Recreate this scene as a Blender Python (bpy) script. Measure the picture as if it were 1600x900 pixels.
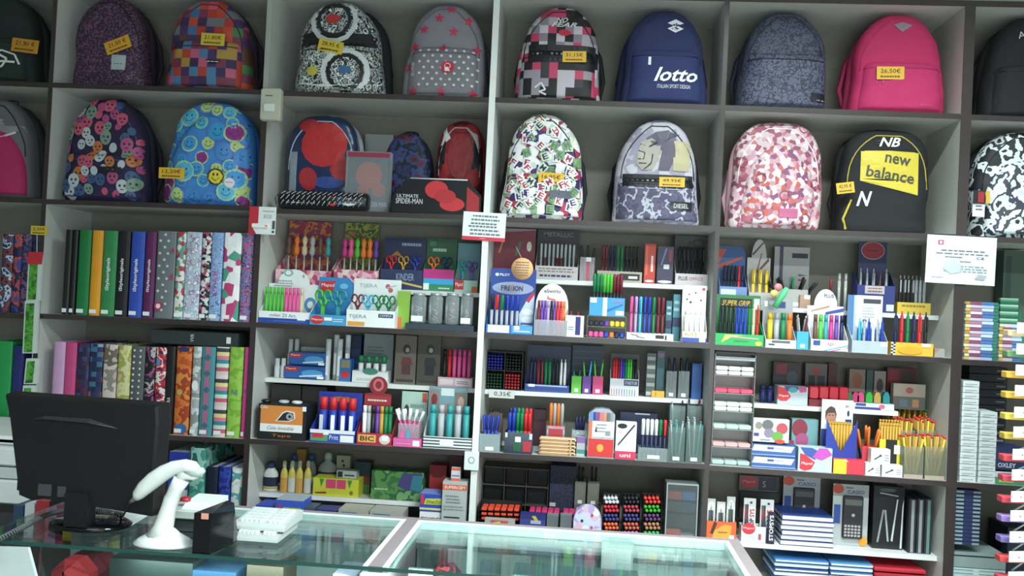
import bpy, bmesh, math, random
from mathutils import Vector, Matrix
from mathutils.bvhtree import BVHTree
from mathutils import noise as mnoise
for o in list(bpy.data.objects): bpy.data.objects.remove(o)
scn = bpy.context.scene; COL = scn.collection
R = random.Random(7)
EYE = 1.55
# ---------------------------------------------------------------- camera
CX, CD, YAW, PIT, ROL, F = 0.3409, 3.1313, -0.0796, 0.0157, 0.0478, 1400.0
fw = Vector((math.sin(YAW)*math.cos(PIT), math.cos(YAW)*math.cos(PIT), math.sin(PIT)))
rt = Vector((math.cos(YAW), -math.sin(YAW), 0)); up = rt.cross(fw)
rt, up = math.cos(ROL)*rt+math.sin(ROL)*up, -math.sin(ROL)*rt+math.cos(ROL)*up
cam = bpy.data.objects.new('camera', bpy.data.cameras.new('camera')); COL.objects.link(cam)
cam.matrix_world = Matrix(((rt.x, up.x, -fw.x, CX), (rt.y, up.y, -fw.y, -CD), (rt.z, up.z, -fw.z, EYE), (0, 0, 0, 1)))
cam.data.sensor_width = 36; cam.data.lens = F/1600*36; cam.data.clip_start = 0.05
scn.camera = cam
# ---------------------------------------------------------------- world, lights, exposure
w = bpy.data.worlds.new('world'); scn.world = w; w.use_nodes = True
w.node_tree.nodes['Background'].inputs[0].default_value = (0.80, 0.95, 1.0, 1); w.node_tree.nodes['Background'].inputs[1].default_value = 0.10
def area(name, loc, size, sy, power, col=(0.90, 1.0, 0.98), rot=(0, 0, 0)):
    l = bpy.data.lights.new(name, 'AREA'); l.shape = 'RECTANGLE'; l.size = size; l.size_y = sy; l.energy = power; l.color = col
    o = bpy.data.objects.new(name, l); o.location = loc; o.rotation_euler = rot; COL.objects.link(o); return o
LAMPS = [(1.1, -1.25, 1.2, 20), (1.5, -2.9, 1.2, 62), (-0.6, -2.9, 1.2, 6)]
area('added_front_fill', (1.1, -5.3, 1.35), 2.4, 1.5, 27, (0.85, 0.97, 1.0), (math.pi/2, 0, 0))  # frontal fill added behind the camera, stands for an unseen window
for i, (lx, ly, ls, lp) in enumerate(LAMPS):
    area('ceiling_light', (lx, ly, 2.995), ls, 0.16, lp).data.spread = math.radians(148)      # beam spread narrowed so the top shelves get less
vs = scn.view_settings; scn.display_settings.display_device = 'sRGB'
vs.view_transform = 'Standard'; vs.look = 'None'; vs.exposure = 1.45; vs.gamma = 1; vs.use_curve_mapping = False

# ---------------------------------------------------------------- pixel of the 1600x900 frame -> point on plane Y
def P(x, y, Y):
    d = fw + rt*((x-800)/F) - up*((y-450)/F)
    k = (Y+CD)/d.y
    return Vector((CX+d.x*k, Y, EYE+d.z*k))
def PZ(x, y, z):                       # ... on the horizontal plane z
    d = fw + rt*((x-800)/F) - up*((y-450)/F)
    k = (z-EYE)/d.z
    return Vector((CX+d.x*k, -CD+d.y*k, z))
# ---------------------------------------------------------------- materials
def lin(c):
    if isinstance(c, str):
        c = [int(c[i:i+2], 16) for i in (0, 2, 4)]
    g = sum(c[:3])/3; c = [v+(g-v)*.08 for v in c[:3]]
    return tuple(((v/255)/12.92 if v <= 10 else ((v/255+.055)/1.055)**2.4) for v in c)+(1,)
MC = {}
def mat(c, rough=.5, metal=0., coat=0., vary=.08, emit=0, name=None):
    k = (str(c), rough, metal, coat, emit)
    if k in MC: return MC[k]
    m = bpy.data.materials.new(name or 'paint_'+str(c)); m.use_nodes = True
    n = m.node_tree.nodes; L = m.node_tree.links; b = n['Principled BSDF']
    base = lin(c)
    b.inputs['Roughness'].default_value = rough; b.inputs['Metallic'].default_value = metal
    b.inputs['Coat Weight'].default_value = coat
    if emit:
        b.inputs['Emission Color'].default_value = base; b.inputs['Emission Strength'].default_value = emit
    t = n.new('ShaderNodeTexCoord'); no = n.new('ShaderNodeTexNoise'); no.inputs['Scale'].default_value = 22
    mx = n.new('ShaderNodeMix'); mx.data_type = 'RGBA'
    mx.inputs[6].default_value = tuple(v*(1-vary) for v in base[:3])+(1,)
    mx.inputs[7].default_value = tuple(min(1, v*(1+vary)) for v in base[:3])+(1,)
    L.new(t.outputs['Object'], no.inputs['Vector']); L.new(no.outputs[0], mx.inputs[0]); L.new(mx.outputs[2], b.inputs['Base Color'])
    MC[k] = m; return m
def clear(tint='E8F4F4', op=.18, rough=.08):
    k = ('clear', tint, op)
    if k in MC: return MC[k]
    m = bpy.data.materials.new('clear_plastic'); m.use_nodes = True
    n = m.node_tree.nodes; L = m.node_tree.links; n.clear()
    o = n.new('ShaderNodeOutputMaterial'); tr = n.new('ShaderNodeBsdfTransparent'); tr.inputs[0].default_value = (.93, .97, .97, 1)
    p = n.new('ShaderNodeBsdfPrincipled'); p.inputs['Base Color'].default_value = lin(tint); p.inputs['Roughness'].default_value = rough
    lw = n.new('ShaderNodeFresnel'); lw.inputs[0].default_value = 1.45
    ad = n.new('ShaderNodeMath'); ad.operation = 'ADD'; ad.inputs[1].default_value = op; ad.use_clamp = True
    mx = n.new('ShaderNodeMixShader')
    L.new(lw.outputs[0], ad.inputs[0]); L.new(ad.outputs[0], mx.inputs[0]); L.new(tr.outputs[0], mx.inputs[1]); L.new(p.outputs[0], mx.inputs[2]); L.new(mx.outputs[0], o.inputs[0])
    MC[k] = m; return m
def pat(kind, cols, scale=40, seed=0, rough=.6, stops=None, squash=(1, 1, 1)):
    k = (kind, str(cols), scale, seed, rough)
    if k in MC: return MC[k]
    m = bpy.data.materials.new('printed_'+kind); m.use_nodes = True
    n = m.node_tree.nodes; L = m.node_tree.links; b = n['Principled BSDF']; b.inputs['Roughness'].default_value = rough
    t = n.new('ShaderNodeTexCoord'); mp = n.new('ShaderNodeMapping'); mp.inputs['Location'].default_value = (seed*1.37, seed*.71, seed*.53)
    mp.inputs['Scale'].default_value = squash
    L.new(t.outputs['Object'], mp.inputs[0]); vec = mp.outputs[0]
    r = n.new('ShaderNodeValToRGB'); e = r.color_ramp; e.interpolation = 'CONSTANT'
    N = len(cols)
    st = stops or [i/N for i in range(N)]
    while len(e.elements) < N: e.elements.new(.5)
    for i in range(N): e.elements[i].position = st[i]
    for i in range(N): e.elements[i].color = lin(cols[i])
    if kind == 'cells':
        x = n.new('ShaderNodeTexVoronoi'); x.inputs['Scale'].default_value = scale; L.new(vec, x.inputs['Vector'])
        s = n.new('ShaderNodeSeparateColor'); L.new(x.outputs['Color'], s.inputs[0]); L.new(s.outputs[0], r.inputs[0])
    elif kind == 'dots':
        x = n.new('ShaderNodeTexVoronoi'); x.inputs['Scale'].default_value = scale; L.new(vec, x.inputs['Vector']); L.new(x.outputs['Distance'], r.inputs[0])
    elif kind == 'noise':
        x = n.new('ShaderNodeTexNoise'); x.inputs['Scale'].default_value = scale; x.inputs['Detail'].default_value = 3
        L.new(vec, x.inputs['Vector']); mr = n.new('ShaderNodeMapRange'); mr.inputs[1].default_value = .3; mr.inputs[2].default_value = .7
        L.new(x.outputs[0], mr.inputs[0]); L.new(mr.outputs[0], r.inputs[0])
    elif kind == 'crackle':
        x = n.new('ShaderNodeTexVoronoi'); x.feature = 'DISTANCE_TO_EDGE'; x.inputs['Scale'].default_value = scale
        nz = n.new('ShaderNodeTexNoise'); nz.inputs['Scale'].default_value = scale*.6; va = n.new('ShaderNodeMix'); va.data_type = 'RGBA'; va.inputs[0].default_value = .12
        L.new(vec, nz.inputs['Vector']); L.new(vec, va.inputs[6]); L.new(nz.outputs[1], va.inputs[7]); L.new(va.outputs[2], x.inputs['Vector'])
        mu = n.new('ShaderNodeMath'); mu.operation = 'MULTIPLY'; mu.inputs[1].default_value = 4; L.new(x.outputs['Distance'], mu.inputs[0]); L.new(mu.outputs[0], r.inputs[0])
    elif kind == 'squares':
        sn = n.new('ShaderNodeVectorMath'); sn.operation = 'SNAP'; sn.inputs[1].default_value = (9, 9, 1/scale)
        sn.inputs[1].default_value = (1/scale, 9, 1/scale)
        x = n.new('ShaderNodeTexWhiteNoise'); L.new(vec, sn.inputs[0]); L.new(sn.outputs[0], x.inputs['Vector']); L.new(x.outputs['Value'], r.inputs[0])
    elif kind == 'bands':
        s = n.new('ShaderNodeSeparateXYZ'); L.new(vec, s.inputs[0]); mu = n.new('ShaderNodeMath'); mu.operation = 'MULTIPLY'; mu.inputs[1].default_value = scale
        fr_ = n.new('ShaderNodeMath'); fr_.operation = 'FRACT'; L.new(s.outputs['Z'], mu.inputs[0]); L.new(mu.outputs[0], fr_.inputs[0]); L.new(fr_.outputs[0], r.inputs[0])
    L.new(r.outputs[0], b.inputs['Base Color'])
    MC[k] = m; return m
def asmat(c): return c if isinstance(c, bpy.types.Material) else mat(c)
def tint(c, f): return ''.join('%02X' % max(0, min(255, int(int(c[i:i+2], 16)*f))) for i in (0, 2, 4))

# ---------------------------------------------------------------- text cache (built-in font, turned into mesh)
TX = {}
def text_geo(s):
    if s in TX: return TX[s]
    s0 = s; cu = bpy.data.curves.new('t', 'FONT'); cu.resolution_u = 2
    if s[0] in '*^': cu.offset = .022
    if s[0] in '*/': cu.shear = .35
    cu.body = s.lstrip('*^/')
    o = bpy.data.objects.new('t', cu); COL.objects.link(o)
    me = o.to_mesh(); v = [(p.co.x, p.co.y) for p in me.vertices]; f = [tuple(p.vertices) for p in me.polygons]
    o.to_mesh_clear(); bpy.data.objects.remove(o); bpy.data.curves.remove(cu)
    x0 = min(p[0] for p in v); x1 = max(p[0] for p in v); y0 = min(p[1] for p in v); y1 = max(p[1] for p in v)
    TX[s0] = ([((p[0]-x0)/(x1-x0), (p[1]-y0)/(y1-y0)) for p in v], f); return TX[s0]
# ---------------------------------------------------------------- mesh builder
class B:
    def __init__(s): s.v = []; s.f = []; s.mi = []; s.mats = []; s.sm = []
    def m(s, c):
        c = asmat(c)
        if c not in s.mats: s.mats.append(c)
        return s.mats.index(c)
    def add(s, vs, fs, c, smooth=False):
        k = len(s.v); i = s.m(c); s.v += [tuple(v) for v in vs]
        for f in fs: s.f.append(tuple(k+a for a in f)); s.mi.append(i); s.sm.append(smooth)
        return s
    def box(s, x0, x1, y0, y1, z0, z1, c, M=None, bev=0):
        if bev:
            vs = []; fs = []; bv = min(bev, (x1-x0)*.45, (z1-z0)*.45, (y1-y0)*.45)
            def ring(y, i): return [(x0+i+bv, y, z0+i), (x1-i-bv, y, z0+i), (x1-i, y, z0+i+bv), (x1-i, y, z1-i-bv), (x1-i-bv, y, z1-i), (x0+i+bv, y, z1-i), (x0+i, y, z1-i-bv), (x0+i, y, z0+i+bv)]
            for y, i in ((y0, bv*.6), (y0+bv, 0), (y1-bv, 0), (y1, bv*.6)): vs += ring(y, i)
            for r in range(3):
                for a in range(8): fs.append((r*8+a, r*8+(a+1) % 8, r*8+8+(a+1) % 8, r*8+8+a))
            fs += [tuple(range(7, -1, -1)), tuple(range(24, 32))]
        else:
            vs = [(x0, y0, z0), (x1, y0, z0), (x1, y1, z0), (x0, y1, z0), (x0, y0, z1), (x1, y0, z1), (x1, y1, z1), (x0, y1, z1)]
            fs = [(0, 3, 2, 1), (4, 5, 6, 7), (0, 1, 5, 4), (1, 2, 6, 5), (2, 3, 7, 6), (3, 0, 4, 7)]
        if M: vs = [M @ Vector(v) for v in vs]
        return s.add(vs, fs, c)
    def lathe(s, prof, c, ctr=(0, 0, 0), n=12, M=None, cap=True, sy=1.):       # prof: [(r,z)] bottom to top
        vs = []; fs = []
        for r, z in prof:
            for a in range(n): t = 2*math.pi*a/n; vs.append((ctr[0]+r*math.cos(t), ctr[1]+sy*r*math.sin(t), ctr[2]+z))
        for i in range(len(prof)-1):
            for a in range(n): fs.append((i*n+a, i*n+(a+1) % n, (i+1)*n+(a+1) % n, (i+1)*n+a))
        if cap: fs += [tuple(range(n-1, -1, -1)), tuple(range((len(prof)-1)*n, len(prof)*n))]
        if M: vs = [M @ Vector(v) for v in vs]
        return s.add(vs, fs, c, True)
    def prism(s, pts, y0, y1, c, M=None):              # polygon in XZ extruded along Y (ccw seen from -Y)
        n = len(pts); vs = [(p[0], y0, p[1]) for p in pts]+[(p[0], y1, p[1]) for p in pts]
        fs = [tuple(range(n)), tuple(range(2*n-1, n-1, -1))]+[(a, n+a, n+(a+1) % n, (a+1) % n) for a in range(n)]
        if M: vs = [M @ Vector(v) for v in vs]
        return s.add(vs, fs, c)
    def prismx(s, pts, x0, x1, c):                     # polygon in YZ extruded along X
        n = len(pts); vs = [(x0, p[0], p[1]) for p in pts]+[(x1, p[0], p[1]) for p in pts]
        fs = [tuple(range(n)), tuple(range(2*n-1, n-1, -1))]+[(a, n+a, n+(a+1) % n, (a+1) % n) for a in range(n)]
        return s.add(vs, fs, c)
    def tube(s, pts, r, c, n=6, closed=False):
        pts = [Vector(p) for p in pts]; N = len(pts); vs = []; fs = []
        rr = r if isinstance(r, (list, tuple)) else [r]*N
        for i, p in enumerate(pts):
            a = pts[(i+1) % N] if (closed or i < N-1) else p; b = pts[i-1] if (closed or i > 0) else p
            t = (a-b).normalized(); u = t.cross(Vector((.31, .2, .93))).normalized(); w_ = t.cross(u)
            for k in range(n): q = 2*math.pi*k/n; vs.append(p+rr[i]*(math.cos(q)*u+math.sin(q)*w_))
        for i in range(N if closed else N-1):
            j = (i+1) % N
            for k in range(n): fs.append((i*n+k, i*n+(k+1) % n, j*n+(k+1) % n, j*n+k))
        if not closed: fs += [tuple(range(n-1, -1, -1)), tuple(range((N-1)*n, N*n))]
        return s.add(vs, fs, c, True)
    def flat(s, pts, y, c):                            # one polygon in an XZ plane facing -Y
        return s.add([(p[0], y, p[1]) for p in pts], [tuple(range(len(pts)))], c)
    # prints on a rectangle X0..X1, Z0..Z1 at plane y (facing -Y)
    def prints(s, X0, X1, Z0, Z1, y, items, M=None):
        k0 = len(s.v); W = X1-X0; H = Z1-Z0; e = .0007
        for j, it in enumerate(items):
            yy = y-e-.00025*j; t = it[0]
            if t == 'r': s.flat([(X0+W*it[1], Z0+H*it[2]), (X0+W*it[3], Z0+H*it[2]), (X0+W*it[3], Z0+H*it[4]), (X0+W*it[1], Z0+H*it[4])], yy, it[5])
            elif t == 'e': s.flat([(X0+W*it[1]+W*it[3]*math.cos(a*math.pi/8), Z0+H*it[2]+H*it[4]*math.sin(a*math.pi/8)) for a in range(16)], yy, it[5])
            elif t == 'p': s.flat([(X0+W*p[0], Z0+H*p[1]) for p in it[1]], yy, it[2])
            elif t == 't':
                g, f = text_geo(it[1]); a, b_, c_, d_ = it[2:6]
                if len(it) > 7 and it[7]: g = [(-q[1], q[0]) for q in g]; g = [(q[0]+1, q[1]) for q in g]     # reads upwards
                s.add([(X0+W*(a+(c_-a)*q[0]), yy-.0003, Z0+H*(b_+(d_-b_)*q[1])) for q in g], f, it[6])
            elif t == 'd':                              # lines too small to read: rows of word-long dashes  ('d',u0,v0,u1,v1,rows,col)
                a, b_, c_, d_, rows, col = it[1:7]; rr = random.Random(rows+int(a*100))
                for q in range(rows):
                    z = b_+(d_-b_)*(q+.5)/rows; h = (d_-b_)/rows*.22; x = a+rr.random()*.08*(c_-a); xe = c_-rr.random()*.12*(c_-a)
                    while x < xe:
                        l = (c_-a)*(.05+.1*rr.random()); x2 = min(x+l, xe)
                        s.flat([(X0+W*x, Z0+H*(z-h)), (X0+W*x2, Z0+H*(z-h)), (X0+W*x2, Z0+H*(z+h)), (X0+W*x, Z0+H*(z+h))], yy, col); x = x2+(c_-a)*.025
        if M:
            for q in range(k0, len(s.v)): s.v[q] = tuple(M @ Vector(s.v[q]))
        return s
    def mesh(s, name, off=Vector((0, 0, 0))):
        me = bpy.data.meshes.new(name); me.from_pydata([tuple(Vector(v)-off) for v in s.v], [], s.f)
        for m_ in s.mats: me.materials.append(m_)
        me.polygons.foreach_set('material_index', s.mi); me.polygons.foreach_set('use_smooth', s.sm); me.update(); return me
    def obj(s, name, parent=None, label=None):
        off = parent.location.copy() if parent and parent.parent is None else (parent['_w'] if parent else Vector())
        if parent is not None and parent.parent is not None: off = Vector(parent['_w'])
        if parent is None:
            xs = [v[0] for v in s.v]; ys = [v[1] for v in s.v]; zs = [v[2] for v in s.v]
            off = Vector(((min(xs)+max(xs))/2, (min(ys)+max(ys))/2, min(zs)))
        o = bpy.data.objects.new(name, s.mesh(name, off)); COL.objects.link(o)
        if parent is None: o.location = off
        else: o.parent = parent; o['_w'] = tuple(off)
        if label: o['label'] = label
        return o
def tag(o, label, cat, group=None, kind=None):
    o['label'] = label; o['category'] = cat
    if group: o['group'] = group
    if kind: o['kind'] = kind
    return o
def thing(name, label, cat, loc, group=None, rz=0):
    o = bpy.data.objects.new(name, None); COL.objects.link(o); o.location = loc; o.rotation_euler = (0, 0, rz); o.empty_display_size = .05
    return tag(o, label, cat, group)
def struct(b, name, kind='structure'):
    o = b.obj(name); o['kind'] = kind; return o
def inst(me, name, loc, label, cat, group, rot=(0, 0, 0), sc=None):
    o = bpy.data.objects.new(name, me); COL.objects.link(o); o.location = loc; o.rotation_euler = rot
    if sc: o.scale = sc
    return tag(o, label, cat, group)

# ---------------------------------------------------------------- room shell
WHITE = mat('D9DEDC', .45, vary=.03); WENGE = mat('3C3434', .35, vary=.15); PANEL = mat('C9CDC8', .5, vary=.04); BACK = mat('7C786E', .6, vary=.1)
CEIL = 3.02; WB = .36
struct(B().box(-3.2, 3.4, -5.5, WB+.12, -.05, 0, pat('squares', ['8E8A84', '96928B', '89857F'], 2.5)), 'floor')
struct(B().box(-3.2, 3.4, -5.5, WB+.12, CEIL, CEIL+.05, mat('C8CCCA', .7)), 'ceiling')
struct(B().box(-3.2, 3.4, WB, WB+.12, 0, CEIL, mat('A9ADAB', .7)), 'wall_back')
struct(B().box(-3.32, -3.2, -5.5, WB, 0, CEIL, mat('8E9492', .7)), 'wall_left')
struct(B().box(3.4, 3.52, -5.5, WB, 0, CEIL, mat('B4B8B6', .7)), 'wall_right')
struct(B().box(-3.2, 3.4, -5.62, -5.5, 0, CEIL, mat('9DA3A2', .7)), 'wall_front')
for i, (lx, ly, ls, lp) in enumerate(LAMPS):
    t = thing('ceiling_lamp', ['white ceiling lamp above the glass counter, nearest the shelves', 'white ceiling lamp over the right of the shop floor', 'white ceiling lamp over the left of the shop floor'][i], 'lamp', (lx, ly, CEIL), 'ceiling lamps')
    B().box(lx-ls/2-.03, lx+ls/2+.03, ly-.11, ly+.11, CEIL-.02, CEIL-.001, WHITE).obj('housing', t)
# ---------------------------------------------------------------- shelving: measured front corners of every board
PX = {0: (-1.651, -1.635), 1: (-.8423, -.8222), 2: (-.0222, 0), 3: (.7843, .7997), 4: (1.5867, 1.604), 5: (1.604, 1.6207)}
BX = {0: (-2.43, -1.651), 1: (-1.635, -.8423), 2: (-.8222, -.0222), 3: (0, .7843), 4: (.7997, 1.5867), 5: (1.6207, 2.40)}
BY = .31
TOPS = {'A0': (20, 127, 70, 129), 'A1': (82, 129, 413, 140), 'A2': (421, 141, 764, 152), 'A3': (774, 152, 1128, 164), 'A4': (1133, 164, 1503, 178), 'A5': (1520, 179, 1600, 182),
 'B0': (0, 308, 62, 310), 'B1': (70, 311, 403, 322), 'B2': (410, 325, 757, 336.5), 'B3': (764, 338, 1117, 353), 'B4': (1124, 354, 1495, 366), 'B5': (1512, 368, 1600, 372),
 'C0': (0, 489, 55, 491), 'C1': (64, 491, 393, 503), 'C2': (400, 503.6, 744, 519.5), 'C3': (756, 520.5, 1108, 536.5), 'C4': (1115, 538.5, 1486, 560), 'C5': (1504, 562, 1600, 566),
 'D0': (0, 668, 46, 670), 'D1': (60, 670, 382, 685), 'D2': (388, 685.5, 736, 704.5), 'D3': (744, 706, 1098, 725), 'D4': (1107, 727, 1478, 752), 'D5': (1494, 753, 1600, 760)}
INNER = {'c2': (629, 452.4, 747, 457.7), 'd2': (417, 590, 738, 607), 'e2': (405, 769, 655, 785), 'f2': (420, 826, 730, 838),
 'c3': (831, 435.5, 1063, 445), 'd3': (756, 610, 1098, 623), 'f3': (745, 838, 1090, 853),
 'c4': (1238, 480, 1465, 494), 'd4': (1180, 630, 1402, 643), 'f4': (1102, 843, 1458, 869)}
RECESS = {'c2': .11, 'd2': .12, 'e2': .12, 'f2': .03, 'c3': .11, 'd3': .12, 'f3': .03, 'c4': .12, 'd4': .12, 'f4': .05}
SURF = {}
def S(key, X):
    if key == 'E': return .612
    X0, Z0, X1, Z1 = SURF[key]; return Z0+(Z1-Z0)*(X-X0)/(X1-X0)
unit = thing('shelving_unit', 'long wall shelving unit with dark brown shelf edges filled with school supplies', 'shelving', (0, 0, 0))
unit2 = thing('shelving_unit', 'narrow shelving unit cut by the right frame edge, behind the tags on hooks', 'shelving', (2.0, 0, 0))
def board(key, x0, x1, Yf, edge, th=.018, y1=BY):
    a, b_, c_, d_ = (TOPS.get(key) or INNER[key]); p = P(a, b_, Yf); q = P(c_, d_, Yf)
    s_ = (q.z-p.z)/(q.x-p.x); s_ = max(-.008, min(.008, s_)); zm = (p.z+q.z)/2; xm = (p.x+q.x)/2
    z0 = zm+s_*(x0-xm); z1 = zm+s_*(x1-xm); SURF[key] = (x0, z0, x1, z1)
    par = unit2 if key[1] == '5' else unit
    def sl(b, ya, yb, m_, dz=0): b.add([(x0, ya, z0-th), (x1, ya, z1-th), (x1, yb, z1-th), (x0, yb, z0-th), (x0, ya, z0), (x1, ya, z1), (x1, yb, z1), (x0, yb, z0)], [(0, 3, 2, 1), (4, 5, 6, 7), (0, 1, 5, 4), (1, 2, 6, 5), (2, 3, 7, 6), (3, 0, 4, 7)], m_); return b
    o = sl(B(), Yf+(.003 if edge else 0), y1, PANEL if edge else WHITE).obj('shelf_board' if edge else 'inner_shelf', par)
    if edge: sl(B(), Yf, Yf+.0029, WENGE).obj('edge_strip', o)
for k in TOPS: board(k, BX[int(k[1])][0], BX[int(k[1])][1], 0, True)
for k in INNER:
    x0, x1 = BX[int(k[1])]
    if k == 'd4': x1 = P(1404, 643, .12).x
    board(k, x0+.001, x1-.001, RECESS[k], False, .016)
ZT = 2.626
for n in range(6):
    x0, x1 = BX[n]; par = unit2 if n == 5 else unit
    for z, tw in ((ZT, 'top_board'), (.59, 'shelf_board'), (.10, 'bottom_board')):
        o = B().box(x0, x1, .003, BY, z, z+.02, PANEL).obj(tw, par); B().box(x0, x1, 0, .0029, z, z+.02, WENGE).obj('edge_strip', o)
    B().box(x0-.005, x1+.005, BY, BY+.012, 0, ZT+.02, BACK).obj('back_panel', par)
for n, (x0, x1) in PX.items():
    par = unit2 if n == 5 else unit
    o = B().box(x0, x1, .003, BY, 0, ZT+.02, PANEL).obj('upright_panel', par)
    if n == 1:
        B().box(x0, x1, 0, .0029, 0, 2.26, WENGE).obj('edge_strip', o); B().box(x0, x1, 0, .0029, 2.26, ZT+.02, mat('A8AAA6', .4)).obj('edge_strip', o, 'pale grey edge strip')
    else: B().box(x0, x1, 0, .0029, 0, ZT+.02, mat('E6ECEA', .4) if n == 2 else WENGE).obj('edge_strip', o)
B().box(-2.45, -2.43, 0, BY, 0, ZT+.02, PANEL).obj('upright_panel', unit)
B().box(2.40, 2.42, 0, BY, 0, ZT+.02, PANEL).obj('upright_panel', unit2)
# ================================================================ helpers for things
def ceil_z(X, Z, Yb=None, Y=0):
    z = [S(k, X)-.018 for k in list(TOPS)+[] if SURF[k][0]-.03 <= X <= SURF[k][2]+.03 and S(k, X)-.018 > Z+.03]
    return min(z+[ZT])
def inner_above(X, Z0, Z1):
    r = [RECESS[k] for k in INNER if SURF[k][0] <= X <= SURF[k][2] and Z0+.02 < S(k, X)-.016 < Z1+.001]
    return min(r) if r else None
def span(x0, x1, yt, yb, Y, on=None):
    xm = (x0+x1)/2; ym = (yt+yb)/2; X0 = P(x0, ym, Y).x; X1 = P(x1, ym, Y).x
    Z1 = P(xm, yt, Y).z
    Z0 = (max(S(on, X0), S(on, X1))+.0006) if isinstance(on, str) else (on if on is not None else P(xm, yb, Y).z)
    if Y > .0:
        for n, (a, c) in BX.items():
            if a-.01 < (X0+X1)/2 < c+.01: X0 = max(X0, a+.0015); X1 = min(X1, c-.0015)
        Z1 = min(Z1, ceil_z((X0+X1)/2, Z0)-.003)
    return X0, X1, Z0, Z1
def boxi(name, label, cat, x0, x1, yt, yb, Y, D, on, col, pr=(), group=None, bev=0, side=None, kind=None):
    X0, X1, Z0, Z1 = span(x0, x1, yt, yb, Y, on); ia = inner_above((X0+X1)/2, Z0, Z1)
    if ia and Y < ia-.004: D = min(D, ia-Y-.002)
    b = B().box(X0, X1, Y, Y+D, Z0, Z1, col, bev=bev)
    if side: b.box(X0+.0004, X1-.0004, Y+.001, Y+D, Z1, Z1+.0006, side)
    if pr: b.prints(X0, X1, Z0, Z1, Y, pr)
    o = tag(b.obj(name), label, cat, group); return o
def outline(X0, X1, Z0, Z1, shape):
    if shape == 'arch': 
        zs = Z0+(Z1-Z0)*.55; return [(X0, Z0), (X1, Z0)]+[((X0+X1)/2+(X1-X0)/2*math.cos(a*math.pi/12), zs+(Z1-zs)*math.sin(a*math.pi/12)) for a in range(13)]
    if shape == 'hump':
        zs = Z0+(Z1-Z0)*.72; m = (X0+X1)/2; w_ = (X1-X0)*.32; return [(X0, Z0), (X1, Z0), (X1, zs)]+[(m+w_*math.cos(a*math.pi/10), zs+(Z1-zs)*math.sin(a*math.pi/10)) for a in range(11)]+[(X0, zs)]
    if shape == 'round':
        m = (X0+X1)/2; w_ = (X1-X0)*.34; zc = Z1-w_; return [(X0, Z0), (X1, Z0), (X1, zc-w_*.9)]+[(m+w_*math.cos(a), zc+w_*math.sin(a)) for a in [-.9+i*(math.pi+1.8)/14 for i in range(15)]]+[(X0, zc-w_*.9)]
    if shape == 'slant': return [(X0, Z0), (X1, Z0), (X1, Z1-(Z1-Z0)*.12), (X1-(X1-X0)*.15, Z1), (X0, Z1)]
    return [(X0, Z0), (X1, Z0), (X1, Z1), (X0, Z1)]
def disp(name, label, x0, x1, yt, yf, yb, Y, D, on, tray, head, fp=(), hp=(), shape='rect', hx=None, group=None, cat='display box'):
    X0, X1, Z0, Zf = span(x0, x1, yf, yb, Y, on); Zq = P((x0+x1)/2, yt, Y+D).z if yt else Zf; ia = inner_above((X0+X1)/2, Z0, max(Zf, Zq)); ia = ia or inner_above(X0, Z0, max(Zf, Zq))
    if ia and Y < ia-.004: D = min(D, ia-Y-.004)
    Yb = Y+D; th = .0015
    t = thing(name, label, cat, ((X0+X1)/2, Y+D/2, Z0), group)
    Zt = min(P((x0+x1)/2, yt, Yb).z, ceil_z((X0+X1)/2, Z0)-.003) if yt else Zf
    zs = Zf+(max(Zt-Zf, 0))*.35
    b = B().box(X0, X1, Y, Yb, Z0, Z0+th, tray).box(X0, X1, Y, Y+th, Z0+th, Zf, tray)
    for xa in (X0, X1-th): b.prismx([(Y+th, Z0+th), (Yb, Z0+th), (Yb, zs), (Y+th, Zf)], xa, xa+th, tray)
    if not yt: b.box(X0, X1, Yb-th, Yb, Z0+th, Zf, tray)
    if fp: b.prints(X0, X1, Z0, Zf, Y, fp)
    b.obj('tray', t)
    if yt:
        a, c = (max(X0, P(hx[0], yt+20, Yb).x), P(hx[1], yt+20, Yb).x) if hx else (X0, X1)
        h = B().prism(outline(a, c, Z0+th, Zt, shape), Yb+.0002, Yb+.002, head)
        if hp: h.prints(a, c, Z0, Zt, Yb+.0002, hp)
        h.obj('header_card', t)
    return dict(t=t, X0=X0+th, X1=X1-th, Y=Y+th, Yb=Yb, z=Z0+th+.0004, Zf=Zf, Zt=Zt, mid=(x0+x1)/2)
def ordn(k, n):
    W = ['', 'second', 'third', 'fourth', 'fifth', 'sixth', 'seventh', 'eighth', 'ninth', 'tenth']
    if k == 0: return 'lowest'
    if k == n-1: return 'topmost'
    return f'{W[k]} from the foot' if k <= n//2 else f'{W[n-1-k]} from the top'
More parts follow.
